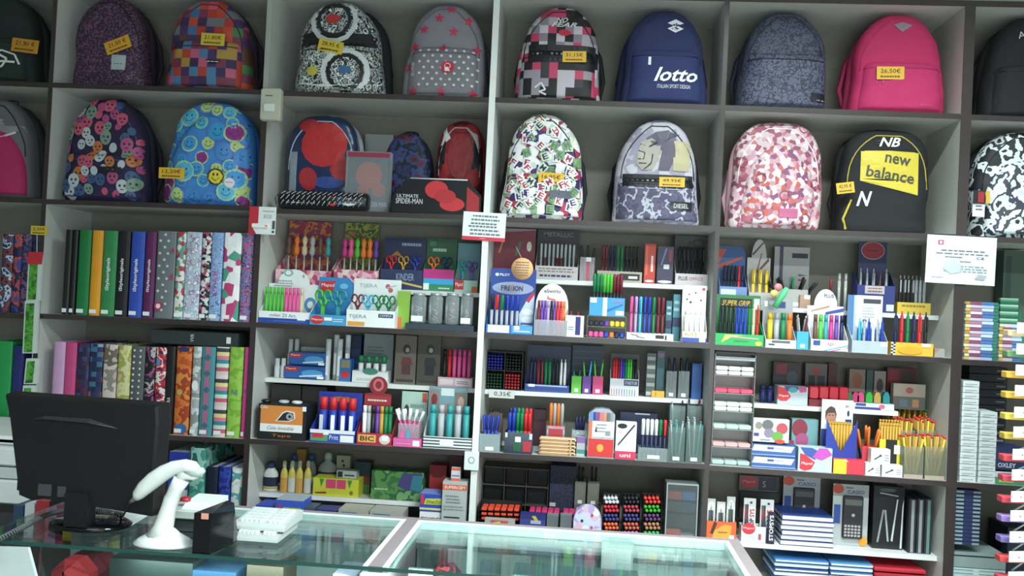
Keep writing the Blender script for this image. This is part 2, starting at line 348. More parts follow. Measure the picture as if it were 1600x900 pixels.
# ---- small sticks
SM = {}
def stick(kind, L, r, c1, c2):
    k = (kind, round(L, 3), r, str(c1), str(c2))
    if k in SM: return SM[k]
    b = B()
    if kind == 'pen':       # barrel, cap with clip on top
        b.lathe([(r*.3, 0), (r*.8, L*.05), (r*.85, L*.6)], c1, n=8).lathe([(r, L*.6), (r, L*.97), (r*.6, L)], c2, n=8).box(-r*.3, r*.3, -r*1.7, -r*.9, L*.62, L*.93, c2)
    elif kind == 'clickpen':
        b.lathe([(r*.3, 0), (r*.9, L*.08), (r, L*.5), (r*.8, L*.9)], c1, n=8).lathe([(r*.4, L*.9), (r*.4, L)], c2, n=6).box(-r*.35, r*.35, -r*1.9, -r*.8, L*.55, L*.88, c2)
    elif kind == 'marker':
        b.lathe([(r, 0), (r, L*.55)], c1, n=8).lathe([(r*1.02, L*.55), (r*1.02, L*.93), (r*.7, L)], c2, n=8)
    elif kind == 'pencil':
        b.lathe([(r, 0), (r, L*.95)], c1, n=6).lathe([(r, L*.95), (r, L)], c2, n=6)
    elif kind == 'sharp':
        b.lathe([(r, 0), (r, L*.88), (r*.3, L*.97), (r*.1, L)], c1, n=6).lathe([(r*.3, L*.97), (r*.05, L*1.004)], c2, n=6)
    elif kind == 'glue':
        b.lathe([(r, 0), (r, L*.72)], c1, n=12).lathe([(r*1.04, L*.72), (r*1.04, L), (r*.9, L*1.005)], c2, n=12).box(-r*.5, r*.5, -r*1.03, -r*.9, L*.12, L*.6, 'F2F6F6')
    elif kind == 'topper':   # pen with a two-lobed figure on top
        b.lathe([(r*.5, 0), (r*.5, L*.6)], c1, n=6).lathe([(r*.5, L*.58), (r*1.7, L*.64), (r*1.7, L*.74), (r*.9, L*.8), (r*1.5, L*.86), (r*1.5, L*.93), (r*.5, L)], c2, n=8)
    elif kind == 'scissors':
        for s_ in (-1, 1):
            b.tube([(s_*(r*1.15+r*.95*math.cos(a*.785)), 0, L-r*1.5+r*1.45*math.sin(a*.785)) for a in range(8)], r*.33, c1, n=5, closed=True)
            b.tube([(s_*r*.9, 0, L-r*2.8), (s_*r*.35, 0, L-r*4.2)], r*.42, c1, n=5)
        b.box(-r*.5, r*.5, -.001, .001, 0, L-r*4, c2)
    elif kind == 'tube':
        b.lathe([(r, 0), (r, L*.8)], c1, n=10).lathe([(r*.9, L*.8), (r*.9, L)], c2, n=10)
    elif kind == 'dropper':
        b.lathe([(r*.6, 0), (r, L*.3), (r, L*.72), (r*.4, L*.86), (r*.3, L)], c1, n=8)
    SM[k] = b.mesh(kind); return SM[k]
CN = dict(black='1D1F24', red='D8262C', blue='1F3FB4', navy='1B2350', green='15804A', lime='4FC23A', white='F2F6F6', yellow='E7C632', orange='F07A2A', pink='EC4F9A', purple='6A3BA5',
          teal='2F9DA0', silver='A9B0B4', grey='6E7478', gold='C79A35', brown='6A4A3C', magenta='D12A86', lilac='B59AD6', cyan='37B6E0', maroon='7A2233', beige='D8C7A4')
def put(d, kind, cols, where, what='pen', v=.5, u=(.06, .94), top=None, L=None, r=.0055, c2=None, lean=0, jit=.0, cat='pen', clearb=False, cap=None):
    """stand sticks in a row: cols = list of colour names, one each"""
    n = len(cols); cnt = {c: cols.count(c) for c in cols}; Yp = d['Y']+(d['Yb']-d['Y'])*v; W = d['X1']-d['X0']
    if top is not None: L = P(d['mid'], top, Yp).z-d['z']
    for i, c in enumerate(cols):
        x = d['X0']+W*((u[0]+(u[1]-u[0])*(i+.5)/n))
        body = CN[c2] if c2 else CN[c]; capc = CN[cap] if cap else CN[c]
        me = stick(kind, L, r, body, capc)
        inst(me, what.replace(' ', '_'), (x, Yp, d['z']), f'{c} {what} {where}', cat, f'{c} {what}s {where}' if cnt[c] > 1 else None,
             (R.uniform(-jit, jit), (lean*(i-(n-1)/2)/max(1, n/2))+R.uniform(-jit, jit), R.uniform(-.4, .4) if kind != 'scissors' else 0))
def bunch(d, kind, cols, where, what='pen', rad=.5, top=None, L=None, r=.004, spread=.18, c2=None, cap=None, cat='pen'):
    """sticks fanned out in a cup"""
    n = len(cols); cnt = {c: cols.count(c) for c in cols}; cx = (d['X0']+d['X1'])/2; cy = (d['Y']+d['Yb'])/2; hw = (d['X1']-d['X0'])/2-r*1.3; hd = (d['Yb']-d['Y'])/2-r*1.3
    if top is not None: L = P(d['mid'], top, cy).z-d['z']
    nx = max(1, int(round(math.sqrt(n*hw/max(hd, .004))))); ny = -(-n//nx)
    for i, c in enumerate(cols):
        gx = (i % nx+.5)/nx*2-1; gy = (i//nx+.5)/ny*2-1
        lx = gx*spread; ly = gy*spread*.4; bx = cx+gx*hw*.62; by = cy+gy*hd*.62
        me = stick(kind, L*R.uniform(.93, 1), r, CN[c2] if c2 else CN[c], CN[cap] if cap else CN[c])
        inst(me, what.replace(' ', '_'), (bx, by, d['z']), f'{c} {what} {where}', cat, f'{c} {what}s {where}' if cnt[c] > 1 else None, (-ly, lx, 0))
def cup(name, label, x0, x1, yt, yb, Y, D, on, col, cat='cup', pr=(), group=None, flare=1.0):
    X0, X1, Z0, Z1 = span(x0, x1, yt, yb, Y, on); th = .0012; t = thing(name, label, cat, ((X0+X1)/2, Y+D/2, Z0), group)
    b = B().box(X0, X1, Y, Y+D, Z0, Z0+th, col)
    for a in ((X0, X1, Y, Y+th), (X0, X1, Y+D-th, Y+D), (X0, X0+th, Y+th, Y+D-th), (X1-th, X1, Y+th, Y+D-th)): b.box(*a, Z0+th, Z1, col)
    b.prints(X0, X1, Z0, Z1, Y, pr).obj('walls', t)
    if pr == (): B().box(X0+.3*(X1-X0), X0+.7*(X1-X0), Y-.001, Y-.0003, Z0+.006, Z0+.018, 'EDF2F2').obj('price_label', t)
    return dict(X0=X0+th, X1=X1-th, Y=Y+th, Yb=Y+D-th, z=Z0+th+.0004, Zf=Z1, Zt=Z1, mid=(x0+x1)/2)
# ---- yellow price tags
def price(txt, label, x0, x1, y0, y1, Y, rot=0, col='E9B62C'):
    p = P((x0+x1)/2, (y0+y1)/2, Y); W = P(x1, (y0+y1)/2, Y).x-P(x0, (y0+y1)/2, Y).x; H = P(x0, y0, Y).z-P(x0, y1, Y).z
    M = Matrix.Translation(p) @ Matrix.Rotation(rot, 4, 'Y') @ Matrix.Translation(-p)
    b = B().box(p.x-W/2, p.x+W/2, Y, Y+.0008, p.z-H/2, p.z+H/2, col, M=M)
    b.prints(p.x-W/2, p.x+W/2, p.z-H/2, p.z+H/2, Y, [('t', txt, .14, .45, .86, .84, '33261A'), ('d', .1, .08, .9, .36, 1, '6A4E1C')], M=M)
    return tag(b.obj('price_tag'), label, 'price tag')
# ---------------------------------------------------------------- backpacks
def conform(b, bvh, polys, eps=.0012, near=-.6):
    ok = lambda x, z: bvh.ray_cast(Vector((x, near, z)), Vector((0, 1, 0)))[0]
    new = []
    for pts, c in polys:
        cx = sum(p[0] for p in pts)/len(pts); cz = sum(p[1] for p in pts)/len(pts)
        if not ok(cx, cz): continue
        q = []
        for x, z in pts:
            k = 0
            while not ok(x, z) and k < 8: x += (cx-x)*.25; z += (cz-z)*.25; k += 1
            q.append((x, z))
        new.append((q, c))
    polys = new
    for pts, c in polys:
        n = len(pts); cx = sum(p[0] for p in pts)/n; cz = sum(p[1] for p in pts)/n; big = max(math.hypot(p[0]-cx, p[1]-cz) for p in pts) > .02
        ks = (1, .75, .5, .25) if big else (1,); vs = []
        for k in ks:
            for x, z in pts:
                x, z = cx+(x-cx)*k, cz+(z-cz)*k; h = ok(x, z); vs.append((x, (h.y if h else .12)-eps, z))
        vs.append((cx, ok(cx, cz).y-eps, cz)); fs = []
        for r_ in range(len(ks)-1):
            for i in range(n): q = (i+1) % n; fs.append((r_*n+i, r_*n+q, (r_+1)*n+q, (r_+1)*n+i))
        r_ = len(ks)-1; fs += [(r_*n+i, r_*n+(i+1) % n, len(vs)-1) for i in range(n)]
        b.add(vs, fs, c, False)
def loft(b, f, t0, t1, n, c, na=32, caps=True):
    vs = []; fs = []
    for i in range(n):
        t = t0+(t1-t0)*i/(n-1); hw, hd, yc, z, xc = f(t)
        for a in range(na):
            q = 2*math.pi*a/na; cs, sn = math.cos(q), math.sin(q); e = .62
            x = xc+hw*math.copysign(abs(cs)**e, cs); y = yc+hd*math.copysign(abs(sn)**e, sn)
            q3 = Vector((x*9, y*9, z*13)); w3 = mnoise.noise(q3)*.007+mnoise.noise(q3*2.7)*.0028
            vs.append((x+w3*.4*cs, y-w3*(1 if sn < .3 else 0), z))
    for i in range(n-1):
        for a in range(na): fs.append((i*na+a, i*na+(a+1) % na, (i+1)*na+(a+1) % na, (i+1)*na+a))
    fs += [tuple(range(na-1, -1, -1)), tuple(range((n-1)*na, n*na))]
    b.add(vs, fs, c, True)
def pack(label, x0, x1, yt, yb, on, body, back='1C1E22', pocket=None, pv=.46, pin=.12, D=.15, Y=.035, taper=.84, t0=.5, ex=2.1, zipc='15161A', band=None, deco=(), decos=None, zipo=True, handle=True, straps=True, lean=0, backoff=0., pround=False):
    X0, X1, Z0, Z1 = span(x0, x1, yt, yb, Y+D*.45, on); xc0 = (X0+X1)/2; W = (X1-X0)/2; Zc = ZT if on[0] == 'A' else S('A'+on[1], xc0)-.018; hz = Z1 < Zc-.02; Z1 = min(Z1, Zc-(.014 if on[0] != 'A' else .005)); H = Z1-Z0; sd = R.random()*9
    t = thing('backpack', label, 'backpack', (xc0, Y+D/2, Z0))
    fab = lambda c: mat(c, .82) if isinstance(c, str) else c
    body, back, pocket = fab(body), fab(back), (fab(pocket) if pocket else None)
    def prof(s):
        w_ = W*(1-(1-taper)*min(1, s/t0)*.6)
        k = 1.
        if s > t0: u = (s-t0)/(1-t0); k = max(0, 1-u**ex)**(1/ex)*(1-(1-taper)*.4*u)
        if s < .05: k *= .94+.06*math.sqrt(s/.05)
        return max(w_*k, .012)
    def fb(s):
        w_ = prof(s)*(1+.012*math.sin(11*s+sd)); dd = D/2*.86*(1-.35*max(0, (s-.55)/.45)**2)*(.9+.1*min(1, s/.06)); 
        if s > .93: dd *= math.sqrt(max(.05, 1-((s-.93)/.07)**2))
        return w_*.97, dd, Y+D/2*.9+lean*s, Z0+.001+s*(H-.002), xc0+.004*math.sin(5*s+sd)
    bb = B(); loft(bb, fb, 0, 1, 44, body, na=56)
    bb.obj('body', t)
    def fk(s):
        w_ = prof(s); return w_*1.0, D*.2, Y+D*.8+lean*s, Z0+.0008+s*(H-.004), xc0+backoff
    loft(B0 := B(), fk, 0, 1, 20, back); B0.obj('back_panel', t)
    allb = B(); allb.v = list(bb.v); allb.f = list(bb.f)
    if pocket:
        def fp(s):
            u = s/pv; k = 1.
            if u > .8: k = max(0, 1-((u-.8)/.2)**2.2)**(1/2.2)
            if pround and u > .35: k = max(0, 1-((u-.35)/.65)**2.3)**(1/2.3)
            w_, d_, yc, z, xc = fb(s); d2 = d_*(.94+.2*k+.03*math.sin(7*s+sd)) ; return max(w_*(1-pin)*(k if pround else (.93+.07*k)), .01), d2*1.0, yc-.014*k, z, xc
        pb = B(); loft(pb, fp, .035, pv, 26, pocket, na=56); pb.obj('front_pocket', t)
        k = len(allb.v); allb.v += pb.v; allb.f += [tuple(k+a for a in f) for f in pb.f]
    bvh = BVHTree.FromPolygons([Vector(v) for v in allb.v], allb.f)
    def uv(u, v): return (X0+(X1-X0)*u, Z0+H*v)
    def arc(sc, lo, n=22, r=.0022, col=zipc, nm='zip', dz=0):
        pts = []
        for i in range(n+1):
            q = -1+2*i/n; a = q*math.pi/2
            s = lo+(1-lo)*math.cos(a)**.8*(sc) if abs(q) < 1 else lo
            s = min(s, .985*sc+.0); x = xc0+math.sin(a)*prof(max(lo, s))*sc*.93
            z = Z0+H*s
            h = bvh.ray_cast(Vector((x, -.6, z)), Vector((0, 1, 0)))[0]
            if h: pts.append((x, h.y-r*.3, z))
        if len(pts) > 3: B().tube(pts, r, col, n=5).obj(nm, t)
    if zipo: arc(.93, .42)
    if pocket and not pround:
        pts = []
        for i in range(15):
            x = xc0+(i/7-1)*prof(pv*.8)*(1-pin)*.9; z = Z0+H*pv*.86; h = bvh.ray_cast(Vector((x, -.6, z)), Vector((0, 1, 0)))[0]
            if h: pts.append((x, h.y-.001, z))
        B().tube(pts, .0022, zipc, n=5).obj('pocket_zip', t)
    if handle and (hz or on[0] != 'A'): B().tube([(xc0-.03, Y+D*.72, Z1-.012), (xc0-.026, Y+D*.74, Z1+.002), (xc0-.012, Y+D*.75, Z1+.006), (xc0+.012, Y+D*.75, Z1+.006), (xc0+.026, Y+D*.74, Z1+.002), (xc0+.03, Y+D*.72, Z1-.012)], .0035, back, n=6).obj('carry_handle', t)
    if straps:
        for s_ in (-1, 1):
            B().tube([(xc0+s_*W*.55, Y+D*.95, Z0+H*.85), (xc0+s_*W*.9, Y+D*1.0, Z0+H*.55), (xc0+s_*W*1.0, Y+D*.97, Z0+H*.3), (xc0+s_*W*.93, Y+D*.8, Z0+.02)], [.008, .011, .01, .005], back, n=6).obj('shoulder_strap', t)
    if band:
        v0, v1, a, c_, colr = band; polys = []
        for i in range(14):
            for j in range(3):
                ua = a+(c_-a)*i/14; ub = a+(c_-a)*(i+1)/14; va = v0+(v1-v0)*j/3; vb = v0+(v1-v0)*(j+1)/3
                polys.append(([uv(ua, va), uv(ub, va), uv(ub, vb), uv(ua, vb)], colr))
        q = B(); conform(q, bvh, polys, .0022); q.obj('fabric_band', t)
    if deco:
        q = B(); e = .003
        for it in deco:
            k = it[0]; e += .00003
            if k == 'poly': conform(q, bvh, [([uv(*p) for p in it[1]], it[2])], e)
            elif k == 'grid':
                _, u0, v0, u1, v1, col, nx, nz = it
                conform(q, bvh, [([uv(u0+(u1-u0)*i/nx, v0+(v1-v0)*j/nz), uv(u0+(u1-u0)*(i+1)/nx, v0+(v1-v0)*j/nz), uv(u0+(u1-u0)*(i+1)/nx, v0+(v1-v0)*(j+1)/nz), uv(u0+(u1-u0)*i/nx, v0+(v1-v0)*(j+1)/nz)], col) for i in range(nx) for j in range(nz)], e)
            elif k == 'el':
                _, u, v, ru, rv, col = it[:6]; a0 = it[6] if len(it) > 6 else 0
                conform(q, bvh, [([uv(u+ru*math.cos(a*math.pi/7+.1)*math.cos(a0)-rv*math.sin(a*math.pi/7+.1)*math.sin(a0)*H/(X1-X0), v+rv*math.sin(a*math.pi/7+.1)*math.cos(a0)+ru*math.cos(a*math.pi/7+.1)*math.sin(a0)*(X1-X0)/H) for a in range(14)], col)], e)
            elif k == 'star':
                _, u, v, ru, col = it; asp = (X1-X0)/H
                conform(q, bvh, [([uv(u+ru*(1 if a % 2 == 0 else .42)*math.sin(a*math.pi/5), v+ru*asp*(1 if a % 2 == 0 else .42)*math.cos(a*math.pi/5)) for a in range(10)], col)], e)
            elif k == 'ring':
                _, u, v, ru, col = it; asp = (X1-X0)/H; N = 14
                for a in range(N):
                    A, Bq = a*2*math.pi/N, (a+1)*2*math.pi/N
                    conform(q, bvh, [([uv(u+ru*math.cos(A), v+ru*asp*math.sin(A)), uv(u+ru*math.cos(Bq), v+ru*asp*math.sin(Bq)), uv(u+ru*.8*math.cos(Bq), v+ru*.8*asp*math.sin(Bq)), uv(u+ru*.8*math.cos(A), v+ru*.8*asp*math.sin(A))], col)], e)
            elif k == 'line':
                _, pts, wd, col = it
                for (ua, va), (ub, vb) in zip(pts, pts[1:]):
                    dx, dz = (ub-ua)*(X1-X0), (vb-va)*H; l = math.hypot(dx, dz) or 1; nx, nz = -dz/l*wd/(X1-X0), dx/l*wd/H
                    conform(q, bvh, [([(uv(ua-nx, va-nz)), uv(ub-nx, vb-nz), uv(ub+nx, vb+nz), uv(ua+nx, va+nz)], col)], e)
            elif k == 'text':
                _, s_, u0, v0, u1, v1, col = it[:7]; rot = it[7] if len(it) > 7 else 0; g, f = text_geo(s_); vs = []
                for gx, gy in g:
                    px_ = (gx-.5)*(u1-u0)*(X1-X0); pz_ = (gy-.5)*(v1-v0)*H
                    x = X0+(X1-X0)*(u0+u1)/2+px_*math.cos(rot)-pz_*math.sin(rot); z = Z0+H*(v0+v1)/2+px_*math.sin(rot)+pz_*math.cos(rot)
                    h = bvh.ray_cast(Vector((x, -.6, z)), Vector((0, 1, 0)))[0]; vs.append((x, h.y-e-.0006, z) if h else None)
                if None not in vs and max(v[1] for v in vs)-min(v[1] for v in vs) < .035: q.add(vs, f, col)
        q = q.obj('print', t)
        if len(deco) > 6: q['kind'] = 'stuff'
    return t
rr = random.Random(3)
# --- top row
pack('dark bottle-green backpack cut by the left frame edge, top shelf, white loop emblem', -60, 72, -22, 127, 'A0', '1B2B28', '121A19', pocket='1D2E2B', pv=.5, zipo=False,
     deco=[('line', [(.5, .2), (.62, .3), (.72, .25), (.68, .16), (.56, .14), (.66, .22), (.8, .22)], .004, 'D8DEDC'), ('line', [(.5, .26), (.66, .34), (.8, .3), (.84, .2)], .003, 'D8DEDC')])
pack('dark plum backpack with fine pink speckle and a square white patch', 119, 240, -18, 132, 'A1', pat('noise', ['1E1828', '46304C', '201A2C', '86547A', '281F3A'], 110), '221A2B', pocket=None, pv=.55,
     deco=[('grid', .60, .18, .77, .34, 'AEBBC0', 4, 3), ('line', [(0.630, 0.245), (0.657, 0.245)], .0014, '5C6A70'), ('line', [(0.667, 0.245), (0.694, 0.245)], .0014, '5C6A70'), ('line', [(0.703, 0.245), (0.731, 0.245)], .0014, '5C6A70')])
pack('patchwork backpack of red, purple, orange and green squares', 264, 402, -22, 137, 'A1', pat('squares', ['4A2F63', 'B23A2E', '7A3550', 'C4482F', '3B2A52', '6E7379', '3A7A46', 'D0566A', '3F6A9A', '5A3B30'], 30), '2A2230',
     pocket=pat('squares', ['B8402F', '4A2F63', 'C65A7A', '4A7DA8', 'B08A3A', '7A3550', '3B2A52'], 30, 3), pv=.52, zipc='3A2B40', deco=[('poly', [(.55, .3), (.72, .3), (.66, .25), (.6, .25)], '1A1A22'), ('line', [(0.570, 0.280), (0.602, 0.280)], .0014, 'E8ECEC'), ('line', [(0.613, 0.280), (0.646, 0.280)], .0014, 'E8ECEC'), ('line', [(0.657, 0.280), (0.689, 0.280)], .0014, 'E8ECEC')])
comic = pat('noise', ['15181A', 'D5DEDC', '3A4042', 'A8B2B0', '1A1D20', 'E6ECEA'], 34)
pack('black backpack with grey and white comic print, black band, yellow spot near the bottom', 463, 606, 2, 146, 'A2', comic, '16181B', pocket=pat('noise', ['17191C', 'C9D3D1', '474E50', 'E2E8E6', '202427', '8F9896'], 40, 4), pv=.52, pin=.1, backoff=.02,
     band=(.5, .64, .06, .97, '121316'), deco=[('ring', .45, .78, .26, 'C9D0D0'), ('ring', .45, .78, .19, '202326'), ('el', .44, .79, .08, .05, 'B5342E'), ('ring', .62, .22, .26, 'D6DEDC'), ('ring', .62, .22, .2, '1B1E20'), ('el', .62, .24, .07, .04, '3E6C9A'), ('el', .27, .22, .06, .05, 'C9C24A'), ('line', [(.12, .1), (.4, .07), (.8, .1)], .003, 'DDE4E2')])
G = [('star', u, v, .062, 'C93350') for u, v in ((.24, .93), (.56, .92), (.12, .81), (.43, .82), (.76, .8), (.26, .7), (.6, .68), (.16, .52), (.87, .5), (.5, .5), (.1, .3), (.17, .05), (.5, .05), (.85, .04), (.92, .68))]
G += [('el', .24+.1*i+(.05 if j % 2 else 0), .12+.058*j, .017, .014, 'C9CFD3') for i in range(7) for j in range(7)]
pack('grey backpack with pink stars and a white-dotted front pocket', 632, 766, -4, 151, 'A2', '85848F', '5C5B68', pocket='7C7C86', pv=.52, pin=.13, zipc='63636E', deco=G+[('el', .56, .3, .075, .062, 'C0243E'), ('ring', .56, .31, .035, 'EFE6E8'), ('poly', [(.53, .26), (.59, .26), (.59, .3), (.53, .3)], 'EFE6E8'), ('text', 'benetton', .14, .2, .18, .42, 'C9CFD3')])
chk = pat('squares', ['15161B', 'C4BCC6', '1A1B20', '8A7F8C', '2A2229', 'C23C62', 'A9A2AE'], 33, 2)
pack('checked backpack in black, white and pink with white lettering and a black band', 806, 945, -8, 158, 'A3', chk, '1B1A20', pocket=pat('squares', ['17181C', 'B9B2BE', '1C1B21', '978D9B', 'C23C62', '3A3038'], 33, 5), pv=.5, pin=.08, band=(.38, .57, .16, .9, '101114'),
     deco=[('text', '*NO', .45, .81, .58, .86, 'D8DADF'), ('text', '*FEAR', .4, .76, .68, .81, 'D8DADF'), ('el', .55, .7, .07, .035, 'C8263A'), ('line', [(.25, .12), (.32, .17), (.37, .1), (.3, .08), (.38, .05)], .003, 'D8DADF')])
pack('navy blue sports backpack with white double diamond emblem and big white lettering', 968, 1107, 18, 162, 'A3', '27315F', '1E264B', pocket='2A3568', pv=.56, pin=.12, zipc='1B2246', backoff=-.012,
     deco=[('text', '*lotto', .38, .22, .86, .36, 'F2F6F8'), ('text', 'ITALIAN SPORT DESIGN', .42, .15, .78, .19, 'D5DCE6'), ('poly', [(.51, .83), (.6, .79), (.69, .83), (.6, .87)], 'E6EBEF'), ('poly', [(.51, .77), (.6, .73), (.69, .77), (.6, .81)], 'E6EBEF'), ('poly', [(.56, .81), (.61, .79), (.65, .81), (.61, .83)], '27315F'), ('poly', [(.55, .77), (.6, .75), (.64, .77), (.6, .79)], '27315F'), ('grid', .31, .38, .34, .46, 'E6EBEF', 1, 2)])
cr = pat('crackle', ['2A2C3C', '3A3F55', '535A72', '4A506A'], 42)
pack('dark slate-blue backpack with a crumpled leaf print and small white lettering', 1150, 1296, 18, 166, 'A4', cr, '26283A', pocket=pat('crackle', ['2C2E40', '454A62', '626884', '565C78'], 42, 2), pv=.55, pin=.03, zipc='1E2030', deco=[('grid', .76, .07, .97, .16, '1B1C2A', 4, 2), ('text', 'MELAN V', .78, .115, .95, .14, 'E8ECF0'), ('line', [(0.800, 0.090), (0.830, 0.090)], .0014, 'C8CCD0'), ('line', [(0.840, 0.090), (0.870, 0.090)], .0014, 'C8CCD0'), ('line', [(0.880, 0.090), (0.910, 0.090)], .0014, 'C8CCD0')])
pack('bright pink backpack with a small grey triangle patch near its top', 1323, 1476, 14, 170, 'A4', 'C4285F', 'A01F50', pocket='C62B66', pv=.5, pin=.12, zipc='B6245F', deco=[('poly', [(.41, .86), (.5, .79), (.6, .86), (.5, .89)], '8C7C88'), ('line', [(.24, .27), (.24, .38), (.3, .38), (.3, .27)], .003, 'B6245F'), ('text', 'puma', .68, .06, .8, .08, 'E05A94')])
pack('black backpack on the top right shelf with white script and a green dot', 1530, 1668, 24, 181, 'A5', '1E1E22', '141417', pocket='202024', pv=.5, deco=[('text', 'Ave', .33, .76, .52, .83, 'C8CDCF', .15), ('el', .42, .37, .035, .03, '6FB43E'), ('grid', .4, .5, .42, .62, 'A32A3A', 1, 2), ('grid', .42, .15, .45, .3, 'A32A3A', 1, 2)])
price('21,90 €', 'yellow price tag on the bottle-green backpack', 18, 60, 61, 82, .012, .1, 'C98B22')
price('21,50 €', 'tilted yellow price tag on the pink-speckled plum backpack', 164, 204, 60, 80, .012, -.38, 'E0A42A')
price('21,80€', 'yellow price tag on the patchwork backpack', 314, 351, 52, 71, .012, .03, 'D6BC3A')
price('28,95 €', 'yellow price tag on the black comic-print backpack', 497, 536, 63, 82, .012, .17, 'D9C032')
price('31,15€', 'yellow price tag on the black band of the checked backpack', 879, 916, 80, 97, .012, -.02)
price('26,50€', 'yellow price tag on the bright pink backpack', 1370, 1413, 104, 124, .012, -.02)
# --- second row
pack('grey melange backpack with a magenta and grey front pocket, left frame edge', -58, 64, 156, 308, 'B0', '66696C', '2A2C30', pocket='B0245C', pv=.72, pin=.08, pround=True, deco=[('poly', [(.15, .5), (.9, .66), (.86, .72), (.6, .78), (.15, .7)], '8A8F92'), ('line', [(.45, .53), (.8, .65)], .004, 'D5D2D8')])
SK = []; skc = ['B9C6CC', 'C8546E', 'C8743A', '7A9A86', 'B04A7A', '3B5A88']
for i in range(400):
    u = rr.uniform(.06, .94); v = rr.uniform(.03, .95); s_ = rr.uniform(.035, .068)
    if any(abs(u-a[1]) < .082 and abs(v-a[2]) < .062 for a in SK if a[0] == 'el' and len(a) == 8): continue
    c_ = skc[i % 6]; SK.append(('el', u, v, s_, s_*1.05, c_, rr.uniform(-.6, .6), 0))
    if s_ > .045:
        for q in (-1, 1): SK.append(('el', u+q*s_*.38, v+s_*.1, s_*.2, s_*.2, '2C2246'))
        SK.append(('el', u, v-s_*.45, s_*.28, s_*.1, '2C2246'))
pack('dark purple backpack covered in colourful sugar skulls', 106, 240, 152, 316, 'B1', '2C2348', '1D1930', pocket='2F2650', pv=.45, pin=.06, zipc='5E4A8C', deco=SK+[('grid', .54, .27, .78, .32, '1A1B22', 4, 1), ('line', [(0.580, 0.295), (0.620, 0.295)], .0014, 'B8C0C4'), ('line', [(0.633, 0.295), (0.673, 0.295)], .0014, 'B8C0C4'), ('line', [(0.687, 0.295), (0.727, 0.295)], .0014, 'B8C0C4')])
SY = []; yc = ['B9D680', '9A2A86', '2FA0DC', '3E9AE0', '3E8FD8', '52B8E0']
for i in range(300):
    u = rr.uniform(.08, .92); v = rr.uniform(.04, .95); s_ = rr.uniform(.05, .1)
    if any(abs(u-a[1]) < .11 and abs(v-a[2]) < .09 for a in SY if a[0] == 'el' and len(a) == 8): continue
    c_ = yc[i % 6]; SY.append(('el', u, v, s_, s_*.95, c_, 0, 0)); SY.append(('ring', u, v, s_*1.12, 'A8D8A0' if i % 2 else '5B7FD8'))
    for q in (-1, 1): SY.append(('el', u+q*s_*.3, v+s_*.2, s_*.09, s_*.13, '244A80'))
    SY.append(('line', [(u-s_*.5, v-s_*.1), (u-s_*.25, v-s_*.42), (u+s_*.25, v-s_*.42), (u+s_*.5, v-s_*.1)], .0013, '244A80'))
SY += [('el', .64, .26, .075, .07, 'E6D23A'), ('ring', .64, .26, .085, '3A2A20'), ('el', .62, .28, .01, .015, '3A2A20'), ('el', .66, .28, .01, .015, '3A2A20'), ('line', [(.6, .25), (.64, .22), (.68, .25)], .0015, '3A2A20'), ('el', .78, .21, .05, .045, 'E4DDE4'), ('line', [(0.745, 0.213), (0.762, 0.213)], .0014, 'C0305A'), ('line', [(0.768, 0.213), (0.786, 0.213)], .0014, 'C0305A'), ('line', [(0.792, 0.213), (0.809, 0.213)], .0014, 'C0305A')]
pack('bright blue backpack with green and purple smiling faces', 262, 408, 158, 320, 'B1', '3C86D6', '2C5FA8', pocket='418EDD', pv=.86, pin=.12, zipc='2B66B8', pround=True, deco=SY, ex=2.4)
price('12,20€', 'yellow price tag at the left of the blue smiling-face backpack', 248, 288, 262, 279, -.006, 0)
# bay 2: red and blue children's set, the printed figures left out as plain shapes
pack('large red and blue glossy childrens backpack behind the small clear packet', 448, 566, 181, 329, 'B2', mat('27365E', .25), 'A8B0B4', Y=.10, D=.13, taper=.95, ex=3, zipc='C9D0D4', pocket=None,
     deco=[('el', .54, .68, .3, .23, 'C32A30', .15), ('el', .33, .87, .14, .07, 'B02A30'), ('el', .36, .33, .12, .12, 'B52830', .3), ('el', .8, .44, .16, .12, 'B02228'), ('el', .62, .3, .2, .06, '2E4A9A'), ('text', 'ULTIMATE', .42, .13, .8, .18, 'E6E9EC'), ('text', 'SPIDER-MAN', .38, .07, .84, .13, 'E6E9EC'), ('grid', .1, .1, .2, .6, '8B9AA8', 2, 4)])
tag(B().box(P(570, 230, .25).x, P(614, 230, .25).x, .25, .27, S('B2', -.4)+.0006, P(592, 210, .25).z, mat('B9BEC0', .25, .8)).obj('foil_bag'), 'crumpled silver bag behind the clear packet and the dark blue round bag', 'bag')
pack('rounded dark blue bag with dim red swirls, behind the red pencil pouch', 598, 676, 207, 332, 'B2', pat('noise', ['14203E', '1C2E60', '101828', '2A3F7A', '5A1E30', '141C34'], 16), '10131C', Y=.14, D=.10, taper=.95, ex=2.2, zipo=False, straps=False)
pack('red and black backpack leaning at the white post, white streaks near its top', 683, 757, 190, 333, 'B2', pat('noise', ['7A1A20', 'A3242A', '5A141A', 'C02A30'], 5), 'A33038', Y=.13, D=.12, taper=.98, ex=3, zipc='B8BEC4', deco=[('el', .52, .62, .27, .24, '8E1E26'), ('poly', [(.1, .72), (.3, .8), (.2, .95), (.12, .88)], 'C9D0D0'), ('poly', [(.6, .92), (.85, .85), (.9, .7)], 'AEB8BA'), ('poly', [(.05, .45), (.2, .55), (.2, .78), (.05, .7)], '14161C'), ('poly', [(.75, .5), (.95, .45), (.95, .75), (.78, .8)], '14161C')])
t = thing('clear_packet', 'small clear packet with a red and blue case inside, before the large red backpack', 'stationery set', (P(573, 300, .06).x, .07, S('B2', -.45)))
X0, X1, Z0, Z1 = span(540, 609, 237, 330, .06, 'B2')
